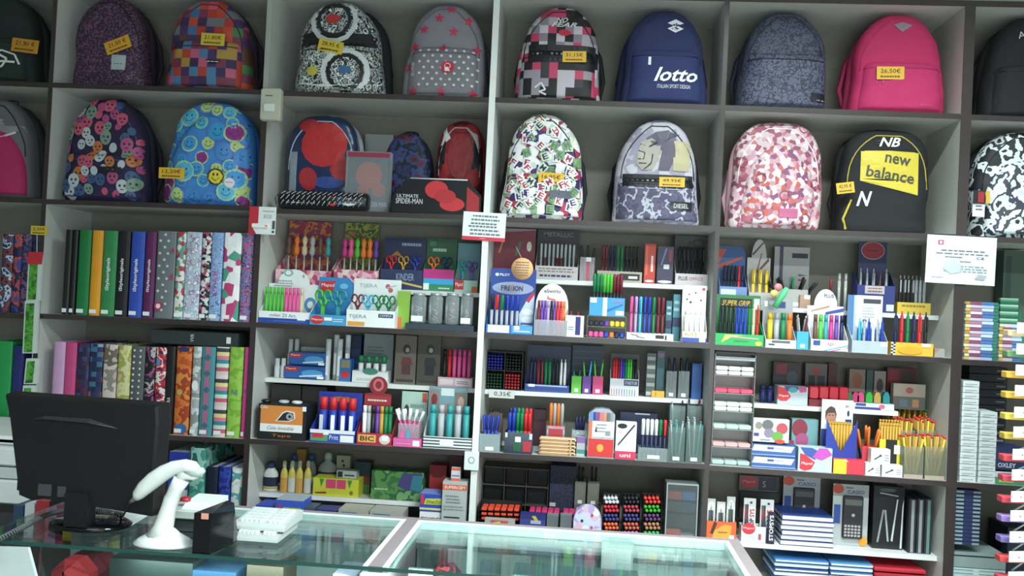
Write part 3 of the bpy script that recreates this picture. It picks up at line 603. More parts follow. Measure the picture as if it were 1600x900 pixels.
B().box(X0+.006, X1-.006, .062, .088, Z0+.004, Z1-.012, '27365E', bev=.008).prints(X0, X1, Z0, Z1, .062, [('e', .52, .62, .3, .22, 'C92D33'), ('e', .4, .35, .14, .1, 'B8282E'), ('e', .75, .38, .15, .12, 'B8282E'), ('t', 'SPIDER-MAN', .5, .1, .95, .18, 'E6E9EC')]).obj('filled_case', t)
B().box(X0, X1, .056, .094, Z0, Z1, clear()).obj('clear_cover', t)
B().box(X0+.004, X1-.004, .055, .0558, Z1-.02, Z1-.004, '9A2A4A').obj('header_strip', t)
t = thing('pencil_case', 'long black tubular pencil case with white web lines and red blue spots', 'pencil case', (P(500, 315, .03).x, .03, S('B2', -.62)))
X0, X1, Z0, Z1 = span(433, 573, 298, 328, .001, 'B2'); rc = (Z1-Z0)/2
Mx = Matrix.Translation((X0, .001+rc, Z0+rc)) @ Matrix.Rotation(math.pi/2, 4, 'Y')
B().lathe([(rc*.8, 0), (rc, .008), (rc, X1-X0-.008), (rc*.8, X1-X0)], mat('14161B', .3), n=16, M=Mx).obj('tube_body', t)
pb = B()
for i in range(16):
    x = X0+.012+i*(X1-X0-.024)/16
    for j in (-1, 0, 1): pb.tube([(x, .001+rc-rc*1.01*math.cos(.6*j), Z0+rc+rc*1.01*math.sin(.6*j)), (x+.012, .001+rc-rc*1.01*math.cos(.6*j+.5), Z0+rc+rc*1.01*math.sin(.6*j+.5))], .0013, 'D9DEE0', n=4)
pb.prints(X0, X1, Z0, Z1, .004, [('t', 'SPIDER-MAN', .1, .3, .42, .6, 'E6E9EC'), ('e', .62, .45, .05, .25, 'C02A30'), ('e', .7, .5, .06, .2, '2C6FB4'), ('e', .8, .45, .08, .2, 'C8D2D4')]); pb.obj('print', t)
B().tube([(X0+.004, .02, Z0+.03), (X0-.006, .015, Z0+.05), (X0-.012, .012, Z0+.035), (X0-.006, .012, Z0+.014)], .0018, '15161A').obj('wrist_strap', t)
t = thing('pencil_pouch', 'black and red pencil pouch with a red shape and white zip, front of the shelf', 'pencil case', (P(680, 310, .03).x, .03, S('B2', -.2)))
X0, X1, Z0, Z1 = span(612, 752, 279, 333, .01, 'B2')
B().prism([(X0, Z0), (X1, Z0), (X1, Z0+(Z1-Z0)*.55), (X1-(X1-X0)*.16, Z1), (X0+(X1-X0)*.2, Z1), (X0+.004, Z0+(Z1-Z0)*.45)], .01, .05, mat('17191F', .3)).obj('pouch_body', t)
B().prints(X0, X1, Z0, Z1, .01, [('e', .5, .68, .13, .26, 'C92D33'), ('e', .68, .28, .14, .2, 'C92D33'), ('e', .6, .5, .12, .2, 'B8282E'), ('p', [(.84, .05), (.98, .1), (.98, .5), (.84, .8)], 'A8242C'), ('t', 'ULTIMATE', .06, .42, .3, .52, 'D9DEE0'), ('t', 'SPIDER-MAN', .05, .25, .35, .4, 'D9DEE0')]).obj('print', t)
B().tube([(X0+(X1-X0)*.2, .009, Z1-.002), (X1-(X1-X0)*.16, .009, Z1-.002)], .0025, 'D9DEE0').obj('zip', t)
# bay 3
LT = []
for i in range(95):
    u = rr.uniform(.08, .92); v = rr.uniform(.04, .95); s_ = .055; a = rr.uniform(-.9, .9); c_ = ['EEF2F2', 'EEF2F2', 'CFE3CC', '7FA878', 'F2F4F4'][i % 5]
    LT.append(('poly', [(u+s_*1.2*math.cos(a+q), v+s_*math.sin(a+q)) for q in (.75, 2.3, 3.9, 5.5)], c_))
    LT.append(('text', '^'+'EKFMHE'[i % 6], u-s_*.55, v-s_*.5, u+s_*.55, v+s_*.5, ['3B2A6A', 'A0264E', '2E2A50', '5A7A58', 'C0304E'][i % 5], a))
pack('white backpack densely covered in tumbled purple, red and green letter blocks', 783, 916, 174, 347, 'B3', pat('cells', ['E9EDEE', 'C9D8CC', '45306E', 'A53058', 'EEF2F2', 'F2F4F4'], 45), '23222A', pocket=pat('cells', ['E9EDEE', 'EEF2F2', '8FB088', '3A2C66', 'B8324E'], 40, 3), pv=.42, pin=.05, deco=LT+[('grid', .6, .19, .84, .26, '5A5E6C', 4, 2)])
price('16,95€', 'yellow price tag on the letter-block backpack', 841, 881, 270, 289, .008, .03)
grn = pat('noise', ['ACA9BA', 'C2C0CC', '9A97AC', 'B8B6C4'], 12)
pack('pale grey and black backpack with a dark profile face of spiky hair', 955, 1097, 188, 352, 'B3', grn, '17181C', pocket=pat('noise', ['4A4660', '565270', 'AEB2C2', '4E4A68', '5A5674', '4A4660'], 22), pv=.42, pin=.06, backoff=.008, band=(.34, .46, .12, .88, '141519'),
     deco=[('grid', .66, .5, .84, .78, 'BDB38C', 3, 4), ('poly', [(.5, .5), (.62, .5), (.68, .62), (.68, .8), (.6, .88), (.46, .86), (.36, .8), (.44, .74), (.56, .68)], '5A566A'), ('poly', [(.26, .56), (.32, .5), (.44, .5), (.5, .6), (.52, .74), (.42, .8), (.3, .76), (.27, .66)], 'A8A498'), ('line', [(.28, .68), (.35, .66), (.34, .6), (.28, .6)], .002, '22222A'), ('line', [(.29, .56), (.37, .56)], .002, '22222A'), ('line', [(.3, .74), (.4, .72), (.48, .76)], .003, '22222A'), ('line', [(.44, .66), (.42, .56), (.34, .5)], .0025, '22222A'), ('poly', [(.56, .76), (.72, .84), (.62, .86)], '4A465A'),
           ('grid', .64, .13, .88, .21, '1B1C22', 4, 2), ('text', 'DIESEL', .68, .15, .84, .19, 'D5D9DC'), ('line', [(0.200, 0.320), (0.350, 0.320)], .0014, 'B9BCC8'), ('line', [(0.400, 0.320), (0.550, 0.320)], .0014, 'B9BCC8'), ('line', [(0.600, 0.320), (0.750, 0.320)], .0014, 'B9BCC8')])
price('49,95€', 'yellow price tag on the dark band of the profile-face backpack', 1030, 1070, 277, 292, .008, 0)
# bay 4
pk = pat('cells', ['CFA8B4', 'D8C8CC', 'B86A78', 'C494A4', '9C4E64', 'DCD2D4', '8A4A66', 'CDB4BC'], 62)
pack('pale pink patterned school backpack with white piping and a large front pocket', 1138, 1286, 188, 357, 'B4', pk, 'D9A8B8', pocket=pat('cells', ['CDB0BA', 'DCD2D4', 'B86A78', 'C45E52', 'C494A4', '844A70', 'D8C8CC'], 68, 3), pv=.78, pin=.2, taper=.93, pround=True, ex=2.6, t0=.55, zipc='ECEFF0', deco=[('grid', .5, .1, .69, .18, 'C05E88', 3, 2)]+[('ring', u, v, .055, 'A84A5C') for u, v in ((.2, .9), (.75, .93), (.12, .6), (.3, .45), (.88, .42), (.3, .12), (.78, .1), (.55, .3))])
pack('black sports backpack with yellow piping and a big yellow panel', 1307, 1451, 203, 363, 'B4', '1C1E22', '15161A', pocket=None, taper=.96, ex=2.8, t0=.6, zipc='C9B63A',
     deco=[('grid', .2, .5, .82, .76, 'D9C63C', 6, 4), ('poly', [(.2, .5), (.2, .48), (.5, .42), (.82, .36), (.82, .5)], 'D9C63C'), ('poly', [(.24, .765), (.5, .77), (.78, .765), (.82, .74), (.2, .74)], 'D9C63C'), ('text', '^new', .45, .64, .73, .72, '4A4A3C', -.14), ('text', '^balance', .26, .49, .78, .6, '4A4A3C', -.14), ('text', '*NB', .39, .81, .62, .9, 'E4E8E8'), ('text', '*N', .17, .24, .33, .38, 'EEF2F2'), ('line', [(.36, .86), (.44, .865)], .002, '1C1E22'), ('line', [(.36, .835), (.44, .84)], .002, '1C1E22'), ('line', [(.08, .02), (.05, .12), (.12, .3)], .003, 'D9C63C')])
price('42,95 €', 'yellow price tag hanging at the left of the black and yellow backpack', 1307, 1335, 285, 302, .01, -.15)
pack('black and white marbled backpack on the right shelf, cut by the frame edge', 1513, 1668, 191, 372, 'B5', pat('noise', ['14161C', 'B9C6CC', '2A2F3A', 'DCE6EA', '181A22', '1A1C24'], 14), '14161C', pocket=pat('noise', ['C9D6DC', 'E2ECF0', '3A4250', 'D5E0E4', '242834'], 16, 4), pv=.72, pin=.14, pround=True, ex=2.4, taper=.95)
t = thing('paper_hangtag', 'black, red and white paper tags hanging left of the marbled backpack', 'tag', (P(1533, 300, .01).x, .012, P(1533, 335, .01).z)); q = lambda x0, x1, y0, y1, Y: (P(x0, y0, Y).x, P(x1, y0, Y).x, Y, Y+.001, P(x0, y1, Y).z, P(x0, y0, Y).z)
B().box(*q(1521, 1540, 297, 318, .010), '17181C').prints(*[q(1521, 1540, 297, 318, .010)[i] for i in (0, 1, 4, 5)], .010, [('r', .4, .1, .9, .9, 'A3242C')]).obj('card', t); B().box(*q(1520, 1539, 317, 338, .014), 'DDE3E4').prints(*[q(1520, 1539, 317, 338, .014)[i] for i in (0, 1, 4, 5)], .014, [('d', .2, .4, .8, .9, 2, '3A3D40')]).obj('card', t, 'white price card'); B().box(*q(1541, 1547, 298, 318, .016), 'D9B12C').obj('card', t, 'yellow card')
# ---------------------------------------------------------------- ring binders
def binder(label, x0, x1, yt, yb, on, col, deco=(), Y=.012, D=.27, sticker=True, group=None):
    X0, X1, Z0, Z1 = span(x0, x1, yt, yb, Y, on); X0 += .0004; X1 -= .0004
    t = thing('ring_binder', label, 'binder', ((X0+X1)/2, Y+D/2, Z0), group); c = asmat(col)
    b = B(); w_ = X1-X0; n = 6                                        # rounded spine
    arc = [((X0+X1)/2-w_/2*math.cos(math.pi*i/n), Y+.006-.006*math.sin(math.pi*i/n)) for i in range(n+1)]
    vs = [(x, y, z) for z in (Z0, Z1) for x, y in arc]; b.add(vs, [(i, i+1, n+2+i, n+1+i) for i in range(n)], c)
    b.box(X0, X0+.002, Y+.006, Y+D, Z0, Z1, c).box(X1-.002, X1, Y+.006, Y+D, Z0, Z1, c); b.obj('cover', t)
    B().box(X0+.003, X1-.003, Y+.012, Y+D-.012, Z0+.006, Z1-.008, 'DDE0DC').obj('pages', t)
    d = list(deco)
    if d: B().prints(X0, X1, Z0, Z1, Y-.0004, d).obj('spine_print', t)
    if sticker: B().box(X0+w_*.12, X0+w_*.12+min(.026, w_*.62), Y-.0016, Y-.0004, Z0+.008, Z0+.022, 'E9EEF0').obj('price_sticker', t)
    return t
def sty(c='E4EAEC'): return [('t', '^iStyleoriginals', .32, .3, .66, .68, c, 1)]
C1 = [('plain black', 98.5, 109.5, '17191A', ()), ('thin black', 110, 118.5, '141617', ()), ('plain green', 120, 139, '157A3C', ()), ('plain orange', 140.5, 157.5, 'E39A1E', ()), ('mid green lettered', 158.5, 180, '2E8A4E', sty()), ('black lettered', 181, 200, '1A1A20', sty()),
      ('royal blue lettered', 202, 223, '2A4CB8', sty()), ('purple lettered', 224.5, 241, '5E1E58', sty())]
for nm, a, b_, c, d in C1: binder(f'{nm} ring binder, middle shelf left of the starred grey one', a, b_, 358.5+(a-98)*.03, 494, 'C1', c, d)
st = [('p', [(u+.105*(1 if k % 2 == 0 else .45)*math.sin(k*math.pi/5), v+.022*(1 if k % 2 == 0 else .45)*math.cos(k*math.pi/5)) for k in range(10)], 'D5DADC') for v, u in [(.96-.072*i, .2 if i % 2 else .45) for i in range(13)]+[(.96-.072*i-.0, .65) for i in range(1, 13, 2)]]
binder('grey ring binder with white stars and a pink badge near the foot, middle shelf', 242.5, 272, 361, 497, 'C1', '6C767C', st+[('e', .28, .14, .22, .05, 'C02A5C'), ('e', .28, .14, .12, .028, 'E8DDE2'), ('e', .92, .48, .07, .04, 'B8305E'), ('e', .92, .78, .07, .03, 'B8305E')], sticker=False)
PT = [('floral cream and red', 273, 287, ['D9DED8', 'B8324A', '5FA094', 'E6E4E0', '8A8A5C'], 70), ('white, blue and lilac floral', 287.5, 312, ['E4E9EC', '9CC4D4', 'C9C6DC', '8C86A8', 'F0F2F4'], 60), ('black, white and pink speckled', 312.5, 327, ['1C1D22', 'D9DEE0', '2A2B30', 'B8446A', 'C9CED2'], 90),
      ('light blue with dark writing and pink letters', 327.5, 345.5, ['7AA4D8', '8FB4E0', '6C94CC', 'A6C4E8', '4F70A8'], 60), ('white with magenta and green streaks', 347, 374, ['F0F4F4', 'C43A78', 'E8ECEE', '4FA08C', 'F4F6F6'], 30), ('blue with pink roses', 376, 393, ['3E6AA8', '5A86C4', 'C85A8A', '2E4E7E', '9CB8D8'], 65)]
for i, (nm, a, b_, cs, sc) in enumerate(PT): binder(f'{nm} ring binder among the patterned middle-shelf ones', a, b_, 362+(a-270)*.02, 501, 'C1', pat('cells' if i % 2 == 0 else 'noise', cs, sc, i, squash=(1, 1, 1)), [('t', 'STAR', .3, .28, .75, .58, 'C05AA8', 1)] if i == 3 else ())
D1_ = [('pale lilac', 80, 98, 'C79AC4', None), ('raspberry pink', 98.5, 116, 'C8447E', None), ('navy and red tartan', 116.5, 136, 'T', None), ('navy tartan white-blocked', 136.5, 157, 'T2', None), ('faded landscape', 158.5, 179.5, ['C9A8A4', '8A8A84', 'D5C4BC', '6E6458', 'B8B4A8'], 14), ('yellow map print', 181, 201, ['C9C468', 'D9D6A0', 'A8A84A', 'D0BC9C'], 20),
       ('dark grey white-starred', 202, 223, 'S', None), ('black floral', 224, 239, ['1A1B20', 'B8A8B4', '22242A', 'A04A84', '15161A'], 22), ('red patterned', 240.5, 256.5, ['C92A38', '1E2A5E', 'C92A38', 'E4E0DC', 'C92A38', '4E9AC4'], 26)]
for i, (nm, a, b_, c, sc) in enumerate(D1_):
    dd = ()
    if c == 'T': c = pat('squares', ['1E2040', '2A2450', '54203C', '262A5A', '3A3E78'], 60); 
    elif c == 'T2': c = pat('squares', ['1E2448', '2A3468', 'B4584A', '8FA0B0', '262E60', '3C6E8A'], 55, 2)
    elif c == 'S': c = '5A6064'; dd = [('e', u, v, .08, .014, 'D5DADC') for v in [.95-.07*k for k in range(14)] for u in (.25, .72)]
    elif isinstance(c, list): c = pat('noise', c, sc, i)
    binder(f'{nm} ring binder on the lower left shelf above the monitor', a, b_, 534+(a-80)*.055, 675, 'D1', c, dd)
DR = [('black sporty lettered', 257.5, 271, '16171A', [('t', 'DIADORA', .3, .22, .7, .42, 'E4EAEC', 1), ('p', [(.3, .16), (.7, .19), (.3, .22)], 'E4EAEC')]), ('orange fiery', 272.5, 296, pat('noise', ['C4501E', 'D9742A', 'A83C1A', 'E08A3A'], 20), [('e', .35, .48, .2, .03, 'B8A45A'), ('e', .55, .07, .4, .06, '2E6CB0'), ('e', .5, .97, .4, .03, '2A2E6A')]),
      ('grey and white drawing', 298, 311, pat('noise', ['B4BCBC', '8C9494', 'D0D6D6', 'A8B0B0'], 14), [('e', .5, .56, .4, .06, 'E8EEEE')]), ('teal ornamental', 312, 333, '3E8E98', [('r', .3, 0, .7, 1, 'A86A8A')]+[('p', [(.5, v-.04), (.75, v), (.5, v+.04), (.25, v)], '2F6E80') for v in (.12, .32, .52, .7, .88)]),
      ('striped pastel', 334.5, 354, pat('bands', ['D9C8C8', 'C85A6E', 'CFE0D8', '2F8E8E', 'D978A0', 'E8D88A', '3A4048', 'E0D4D0'], 9), ()), ('lime green', 355.5, 377, pat('noise', ['86BC3C', '94C84A', '7AB034', '8CC444'], 14), [('t', 'NJ', .3, .46, .7, .53, '2E6E9A')]), ('bright pink thin', 378.5, 385.5, 'D93A92', [('r', .3, .5, .8, .54, '8A4AA8')])]
for i, (nm, a, b_, c, dd) in enumerate(DR): binder(f'{nm} ring binder beside the monitor top, lower left shelf', a, b_, 541+(a-257)*.012, 681, 'D1', c, dd)
zt = P(300, 538.5, .012).z
boxi('ring_binder', 'dark charcoal ring binder lying flat on top of the upright row', 'binder', 235, 372, 517.5, 539, .02, .24, P(300, 540.5, .02).z+.002, '2C3436', [('t', 'VVR', .46, .25, .5, .8, 'D5DCDE', 1), ('r', .87, .25, .92, .7, 'D9DEE0')], bev=.004)
# bay 1 lowest visible row
def sold(x): return PX
for nm, a, b_, yt, c in (('mint green zigzag', 294, 318, 700, pat('noise', ['58B09C', '3F8E84', '8CCABC', '2E5E5E'], 14)), ('dark navy', 321, 338, 729, '1A2238'), ('royal blue floral', 339, 358, 729, pat('noise', ['1E2E8C', '2A44B8', '16246A'], 30)), ('white and teal marbled', 359.5, 379, 731, pat('noise', ['D5E4E4', '5FB0B0', 'EEF4F4', 'C4DADA', 'A8CCCC'], 14))):
    X0, X1, Z0, Z1 = span(a, b_, yt, 820, .012, .612); binder(f'{nm} ring binder behind the barcode scanner', a, b_, yt, 820, .612, c, sticker=False) if Z1-.612 < .40 else None
boxi('file_box', 'blue-lidded white file box behind the barcode scanner head', 'box', 262, 293, 706, 830, .03, .2, .612, 'C9D2D8', [('r', 0, .82, 1, 1, '2238A8'), ('r', 0, .6, 1, .82, '2E4CC0'), ('d', .15, .1, .85, .5, 4, '6A7888')])
# bay 0
for i, (a, b_, cs) in enumerate(((0, 17, ['1E2A4E', 'B4C4D0', '2A3A6A', '8A3A34', '14182A']), (18, 31, ['2A3E88', '1C2450', 'C04A3E', '324A98']), (32, 46, ['4A3A6A', '7A5A8A', '2A2448', '3A4A7A']), (47, 59, ['22264A', '2E325E', '1A1E38']))):
    binder(f'{["navy floral", "blue and red floral", "violet floral", "dark indigo"][i]} ring binder on the far left shelf', a, b_, 366, 489, 'C0', pat('noise', cs, 30, i), sticker=False)
binder('broad emerald green ring binder at the left frame edge', -12, 15, 533, 668, 'D0', '1C9A4C', sticker=False)
binder('royal navy ring binder beside the emerald green one', 17, 34, 540, 668, 'D0', '232C78', sticker=False)
price('2,35€', 'yellow price label on the shelf post above the hanging green packs', 48, 74, 353, 367, -.003, 0, 'D2B832')
t = thing('hanging_strip', 'clip strip of green packs with red tops hanging on the left post', 'hanging display', (P(50, 400, -.01).x, -.01, P(50, 660, -.01).z))
B().tube([P(58, 366, -.006), P(56, 500, -.008), P(40, 672, -.008)], .0016, 'C9D0D0').obj('strip', t)
for k, (a, b_, y0, y1) in enumerate(((42, 63, 398, 470), (36, 57, 470, 552), (38, 58, 560, 600), (33, 52, 602, 668))):
    p = P(a, y1, -.02); q2 = P(b_, y1, -.02); p3 = P(a+4, y0, -.02); q3 = P(b_+4, y0, -.02)
    o = B().add([(p.x, -.024, p.z), (q2.x, -.024, q2.z), (q3.x, -.024, q3.z), (p3.x, -.024, p3.z), (p.x, -.012, p.z), (q2.x, -.012, q2.z), (q3.x, -.012, q3.z), (p3.x, -.012, p3.z)], [(0, 1, 2, 3), (7, 6, 5, 4), (0, 4, 5, 1), (1, 5, 6, 2), (2, 6, 7, 3), (3, 7, 4, 0)], 'C4D4CC').obj('hanging_pack', t)
    B().add([(p.x+.006, -.0255, p.z+.004), (q2.x-.014, -.0255, q2.z+.004), (q3.x-.014, -.0255, q3.z-.01), (p3.x+.006, -.0255, p3.z-.01)], [(0, 1, 2, 3)], pat('noise', ['2F7A22', '58A83A', '3E8E2A', '245A1E'], 40)).obj('contents', o)
    if k == 0: B().add([(p3.x-.003, -.027, p3.z-.035), (q3.x+.003, -.027, q3.z-.035), (q3.x+.006, -.027, q3.z+.01), (p3.x, -.027, p3.z+.01)], [(0, 1, 2, 3)], 'C42A38').obj('header', o)
# ================================================================ BAY 2 (scissors, glue, tape)
W_ = 'EEF4F4'
# row C, inner shelf at the back
for i, (a, b_, cols, hc, lab) in enumerate(((430, 516, ['brown', 'orange', 'beige', 'silver', 'brown', 'teal'], ['A8244A', '7A3A5A', 'C8742E', '8A2A4A'], 'pink-headed display of figure-topped pens at the back left'), (521, 590, ['magenta', 'pink', 'lime', 'orange', 'orange', 'purple'], ['3E4A2A', '8A9A3E', '5A5A2E', '9A7A3A'], 'olive-headed display of figure-topped pens at the back'))):
    d = disp('pen_display', lab, a, b_, (338, 347)[i], 422, 452, .125, .13, 'c2' if 0 else 'c2', pat('cells', ['D98AA8', 'E8B8C8', 'B8486A', 'E8D4C0'], 60, i), pat('noise', hc, 30, i), hx=(a+4, b_+2))
    put(d, 'topper', cols, ('in the pink-headed display', 'in the olive-headed display')[i], 'figure-topped pen', top=368+i*4, r=.0065, c2='silver', v=.4)
d = disp('scissors_box', 'navy box of coloured scissors on the back shelf of the scissors bay', 594, 660, 372, 421, 450, .13, .05, 'c2', '25305C', '1E2850', [('t', 'KINDER', .38, .45, .8, .8, '8FA6C4'), ('p', [(0, .25), (.5, .3), (1, .1), (1, .2), (.5, .4), (0, .35)], 'C8B45A')], [('d', .4, .82, .9, .94, 1, '8898B8'), ('p', [(.1, .6), (.3, .75), (.5, .6), (.3, .66)], 'B0702A')])
put(d, 'scissors', ['red', 'gold', 'blue'], 'in the navy box', 'scissors', top=400, r=.009, c2=None, cat='scissors', L=None)
d = disp('scissors_box', 'magenta and cyan box of zigzag scissors, next to the navy scissors box', 661, 709, 373, 421, 451, .13, .05, 'c2', '2C8A5A', '1E5638', [('r', 0, .55, 1, 1, 'C42A86'), ('r', .02, .3, 1, .56, '2FA4DC'), ('r', .02, .04, .2, .34, 'E6EEF0'), ('d', .5, .06, .9, .2, 1, 'CFE0D8')], [('d', .2, .72, .7, .85, 1, 'A8C4B4'), ('r', .1, .86, .3, .95, '3A7A5A')])
put(d, 'scissors', ['orange', 'navy'], 'in the magenta and cyan box', 'scissors', top=402, r=.0095, cat='scissors')
d = disp('scissors_box', 'pale green box of scissors beside the white post, back shelf', 710, 746, 380, 438, 452, .13, .05, 'c2', 'A8D0C0', '5A8A96', [('r', 0, .2, .4, 1, 'C82A34'), ('t', 'Maped', .04, .4, .36, .8, W_), ('r', .75, 0, 1, .5, 'D8642E')])
put(d, 'scissors', ['teal', 'purple'], 'in the pale green box', 'scissors', top=409, r=.009, cat='scissors', u=(.1, .9))
# row C front
d = disp('scissors_display', 'white arched display of green and pink handles reading 20 Art', 404, 484, 420, 487, 507, .012, .09, 'B2' if 0 else 'C2', 'EAF2F4', 'E4EEEE', [('r', 0, 0, 1, .42, '2648A8'), ('r', .02, .42, .98, .95, 'EAF2F4'), ('t', 'milan', .22, .55, .42, .8, '2A3A6A'), ('t', '20 Art.', .46, .52, .74, .82, '6A7478'), ('r', .76, .3, .92, .5, W_), ('r', .3, .15, .9, .2, '5C7CC8')], [('ring_', 0, 0, 0, 0)] and [('e', .38, .93, .1, .07, '8ABCAE'), ('e', .38, .93, .055, .04, 'E4EEEE'), ('d', .1, .66, .5, .8, 3, '98A4A4'), ('t', '4', .66, .84, .71, .92, '7A8A8A'), ('e', .85, .35, .12, .14, '4A98C8'), ('e', .85, .35, .06, .07, 'E4EEEE')], shape='hump')
put(d, 'tube', ['lime']*5+['pink']*4+['beige'], 'in the 20 Art display', 'round-ended scissors', top=449, r=.0062, cap=None, cat='scissors', v=.3, u=(.04, .82))
d = disp('scissors_display', 'tall cyan display of green zigzag scissors with a red oval badge', 484, 540, 433, 492, 511, .004, .09, 'C2', '3A9ED0', '2F86C4', [('e', .2, .5, .19, .42, 'D02C38'), ('t', 'Maped', .05, .38, .35, .62, W_), ('r', .4, .45, .62, .75, W_), ('d', .65, .3, .95, .7, 2, 'D8E8F0')], [('p', [(.04, .9), (.04, .75), (.2, .68), (.42, .72), (.48, .93)], 'D02C38'), ('t', 'Maped', .08, .78, .44, .87, W_), ('e', .72, .82, .12, .06, '6AB8E0')], shape='slant')
put(d, 'scissors', ['lime', 'teal'], 'in the cyan display', 'zigzag scissors', top=453, r=.0135, cat='scissors', v=.3)
d = disp('scissors_display', 'white display box with orange price label reading TIJERA', 541, 617, 436, 485, 512, .004, .085, 'C2', 'E9F1F1', 'E4ECEC', [('t', 'TIJERA', .05, .45, .42, .72, '7C8890'), ('r', .03, .05, .38, .3, 'E8A24C'), ('r', .66, .6, .96, .82, '2C3E78'), ('t', 'CAMPUS', .69, .65, .93, .77, W_)], [('d', .1, .72, .5, .86, 2, '98A4A4'), ('line_',)] and [('t', 'TIJERA', .12, .8, .5, .9, '98A4A8'), ('e', .72, .86, .05, .05, 'C85A6A'), ('e', .78, .78, .05, .05, 'C85A6A'), ('p', [(.7, .82), (.9, .88), (.9, .9), (.7, .84)], 'B0B8BA')])
put(d, 'scissors', ['maroon', 'cyan', 'green', 'green'], 'in the TIJERA box', 'school scissors', top=461, r=.0105, cat='scissors', v=.35)
boxi('sheet_pack', 'lime green pack standing behind the TIJERA box', 'packet', 620, 640, 455, 511, .05, .01, 'C2', '86B83E', [('r', .0, .0, .4, .3, 'D86A3A')])
t = boxi('jar_tray', 'flat dark blue tray under the four clear jars', 'tray', 633, 740, 507, 516, .006, .07, 'C2', '2C3C48')
zt = t.location.z+ (P(686, 507, .006).z-P(686, 516, .006).z)
zt = S('C2', -.2)+.0006+(P(686, 507, .006).z-S('C2', P(686, 507, .006).x)-.0006)+.0008
for i, (a, b_) in enumerate(((640, 664), (668, 690), (694, 716), (718, 738))):
    X0, X1, _, Z1 = span(a, b_, 458, 507, .03, 'C2'); r_ = (X1-X0)/2; cx = (X0+X1)/2
    w0 = ['white label at its foot, nearest the lime pack', 'black clips inside', 'red pins inside', 'white label, beside the post'][i]
    t = thing('clip_jar', f'clear lidded jar of metal clips, {w0}', 'jar', (cx, .03+r_, zt), 'jars of clips' if 0 else None); h = Z1-zt
    B().lathe([(r_*.9, 0), (r_, .004), (r_, h*.85), (r_*.8, h*.9)], clear('D5E0E4', .22), (cx, .03+r_, zt), n=16).obj('jar_body', t)
    B().lathe([(r_*.82, h*.9), (r_*.82, h), (r_*.6, h*1.0)], mat('A8B4B8', .3, .4), (cx, .03+r_, zt), n=16).obj('lid', t)
    cb = B()
    for k in range(14): 
        z = zt+.006+k*.0042; a_ = R.random()*6; cb.box(-r_*.55, r_*.55, -.0015, .0015, -.0012, .0012, ['5A6468', '1C1E22', 'B0303A', '8A9498'][i] if k % 2 else 'B8C2C6', M=Matrix.Translation((cx, .03+r_, z)) @ Matrix.Rotation(a_, 4, 'Z') @ Matrix.Rotation(.4, 4, 'Y'))
    o = cb.obj('contents', t); o['kind'] = 'stuff'
    if i in (0, 3): B().box(cx-r_*.75, cx+r_*.75, .029, .0295, zt+.006, zt+.026, W_).obj('price_label', t)
# row D inner shelf
for i, (a, b_, y0, y1, yy) in enumerate(((427, 446, 560, 590, .13), (448, 466, 530, 560, .2))):
    for k in (0, 1):
        X0, X1, Z0, Z1 = span(a+k*9.5, a+k*9.5+8.5, y0, y1, yy, 'd2'); Z1 = max(Z1, Z0+.03)
        tag(B().lathe([((X1-X0)/2, 0), ((X1-X0)/2, (Z1-Z0)*.6), ((X1-X0)*.4, (Z1-Z0)*.62), ((X1-X0)*.4, Z1-Z0)], 'D5DEDE', ((X0+X1)/2, yy+.015, Z0), n=12).obj('glue_stick'), f'white glue stick, {"front" if i == 0 else "rear"} pair at the left of the glue shelf', 'glue stick', f'white glue sticks {i}')
for k in range(2):
    X0, X1, Z0, Z1 = span(442+k*8, 507+k*1, 578-k*20, 598-k*20, .128+k*.004, None); Z0 = S('d2', X0)+.0012+k*.0505; Z1 = Z0+.048
    b = B().box(X0, X1, .128+k*.004, .20, Z0, Z1, '2A5CA8', bev=.006); b.prints(X0, X1, Z0, Z1, .128+k*.004, [('p', [(.04, .9), (.04, .6), (.3, .55), (.42, .92)], 'C92C38'), ('t', 'Maped', .07, .68, .3, .84, W_), ('e', .7, .45, .26, .3, '4A9AD4'), ('p', [(.4, .15), (.95, .3), (.95, .4), (.4, .25)], 'D5E4EE'), ('r', .82, .06, .98, .26, W_)])
    tag(b.obj('glue_pack'), ['blue glue blister pack lying lowest of two', 'blue glue blister pack lying on top of another'][k], 'packet')
X = disp('eraser_tub', 'clear tub of orange erasers at the back of the glue shelf', 470, 508, None, 543, 558, .215, .05, 'd2', clear(), None, cat='tub'); X['z'] += 0
put(X, 'tube', ['orange']*5, 'in the clear tub', 'eraser', L=.07, r=.0035, cat='eraser')
for i in range(4):
    X0, X1, Z0, Z1 = span(508+i*9, 516+i*9, 530-(i % 2)*6, 594, .14, 'd2'); r_ = (X1-X0)/2; 
    inst(stick('glue', Z1-Z0, r_, mat('C9D4D8', .3), mat('DCE6EA', .3)), 'glue_tube', ((X0+X1)/2, .145+(i % 2)*.03, Z0), 'tall clear glue tube in the middle of the glue shelf', 'glue tube', 'tall clear glue tubes')
boxi('glue_box', 'dark blue box standing at the back behind the green glue bottles', 'box', 545, 564, 524, 575, .22, .04, 'd2', '1E3A6A', [('r', 0, .7, 1, 1, '16264A')])
boxi('glue_box', 'small blue and red box left of the green glue carton', 'box', 531, 548, 561, 596, .128, .05, 'd2', '2A6CB4', [('e', .5, .3, .4, .16, 'C92C38'), ('r', .1, .6, .9, .95, '8A8A6A')])
X = disp('glue_carton', 'scalloped white carton holding green-capped glue bottles', 550, 606, None, 580, 601, .122, .06, 'd2', 'DDE4E2', None, [('e', .5, .98, .22, .3, '4A8A7A'), ('d', .1, .15, .9, .4, 2, 'A8B0B0')])
put(X, 'glue', ['white']*4, 'in the scalloped carton', 'glue bottle', top=556, r=.0095, cap='green', cat='glue bottle')
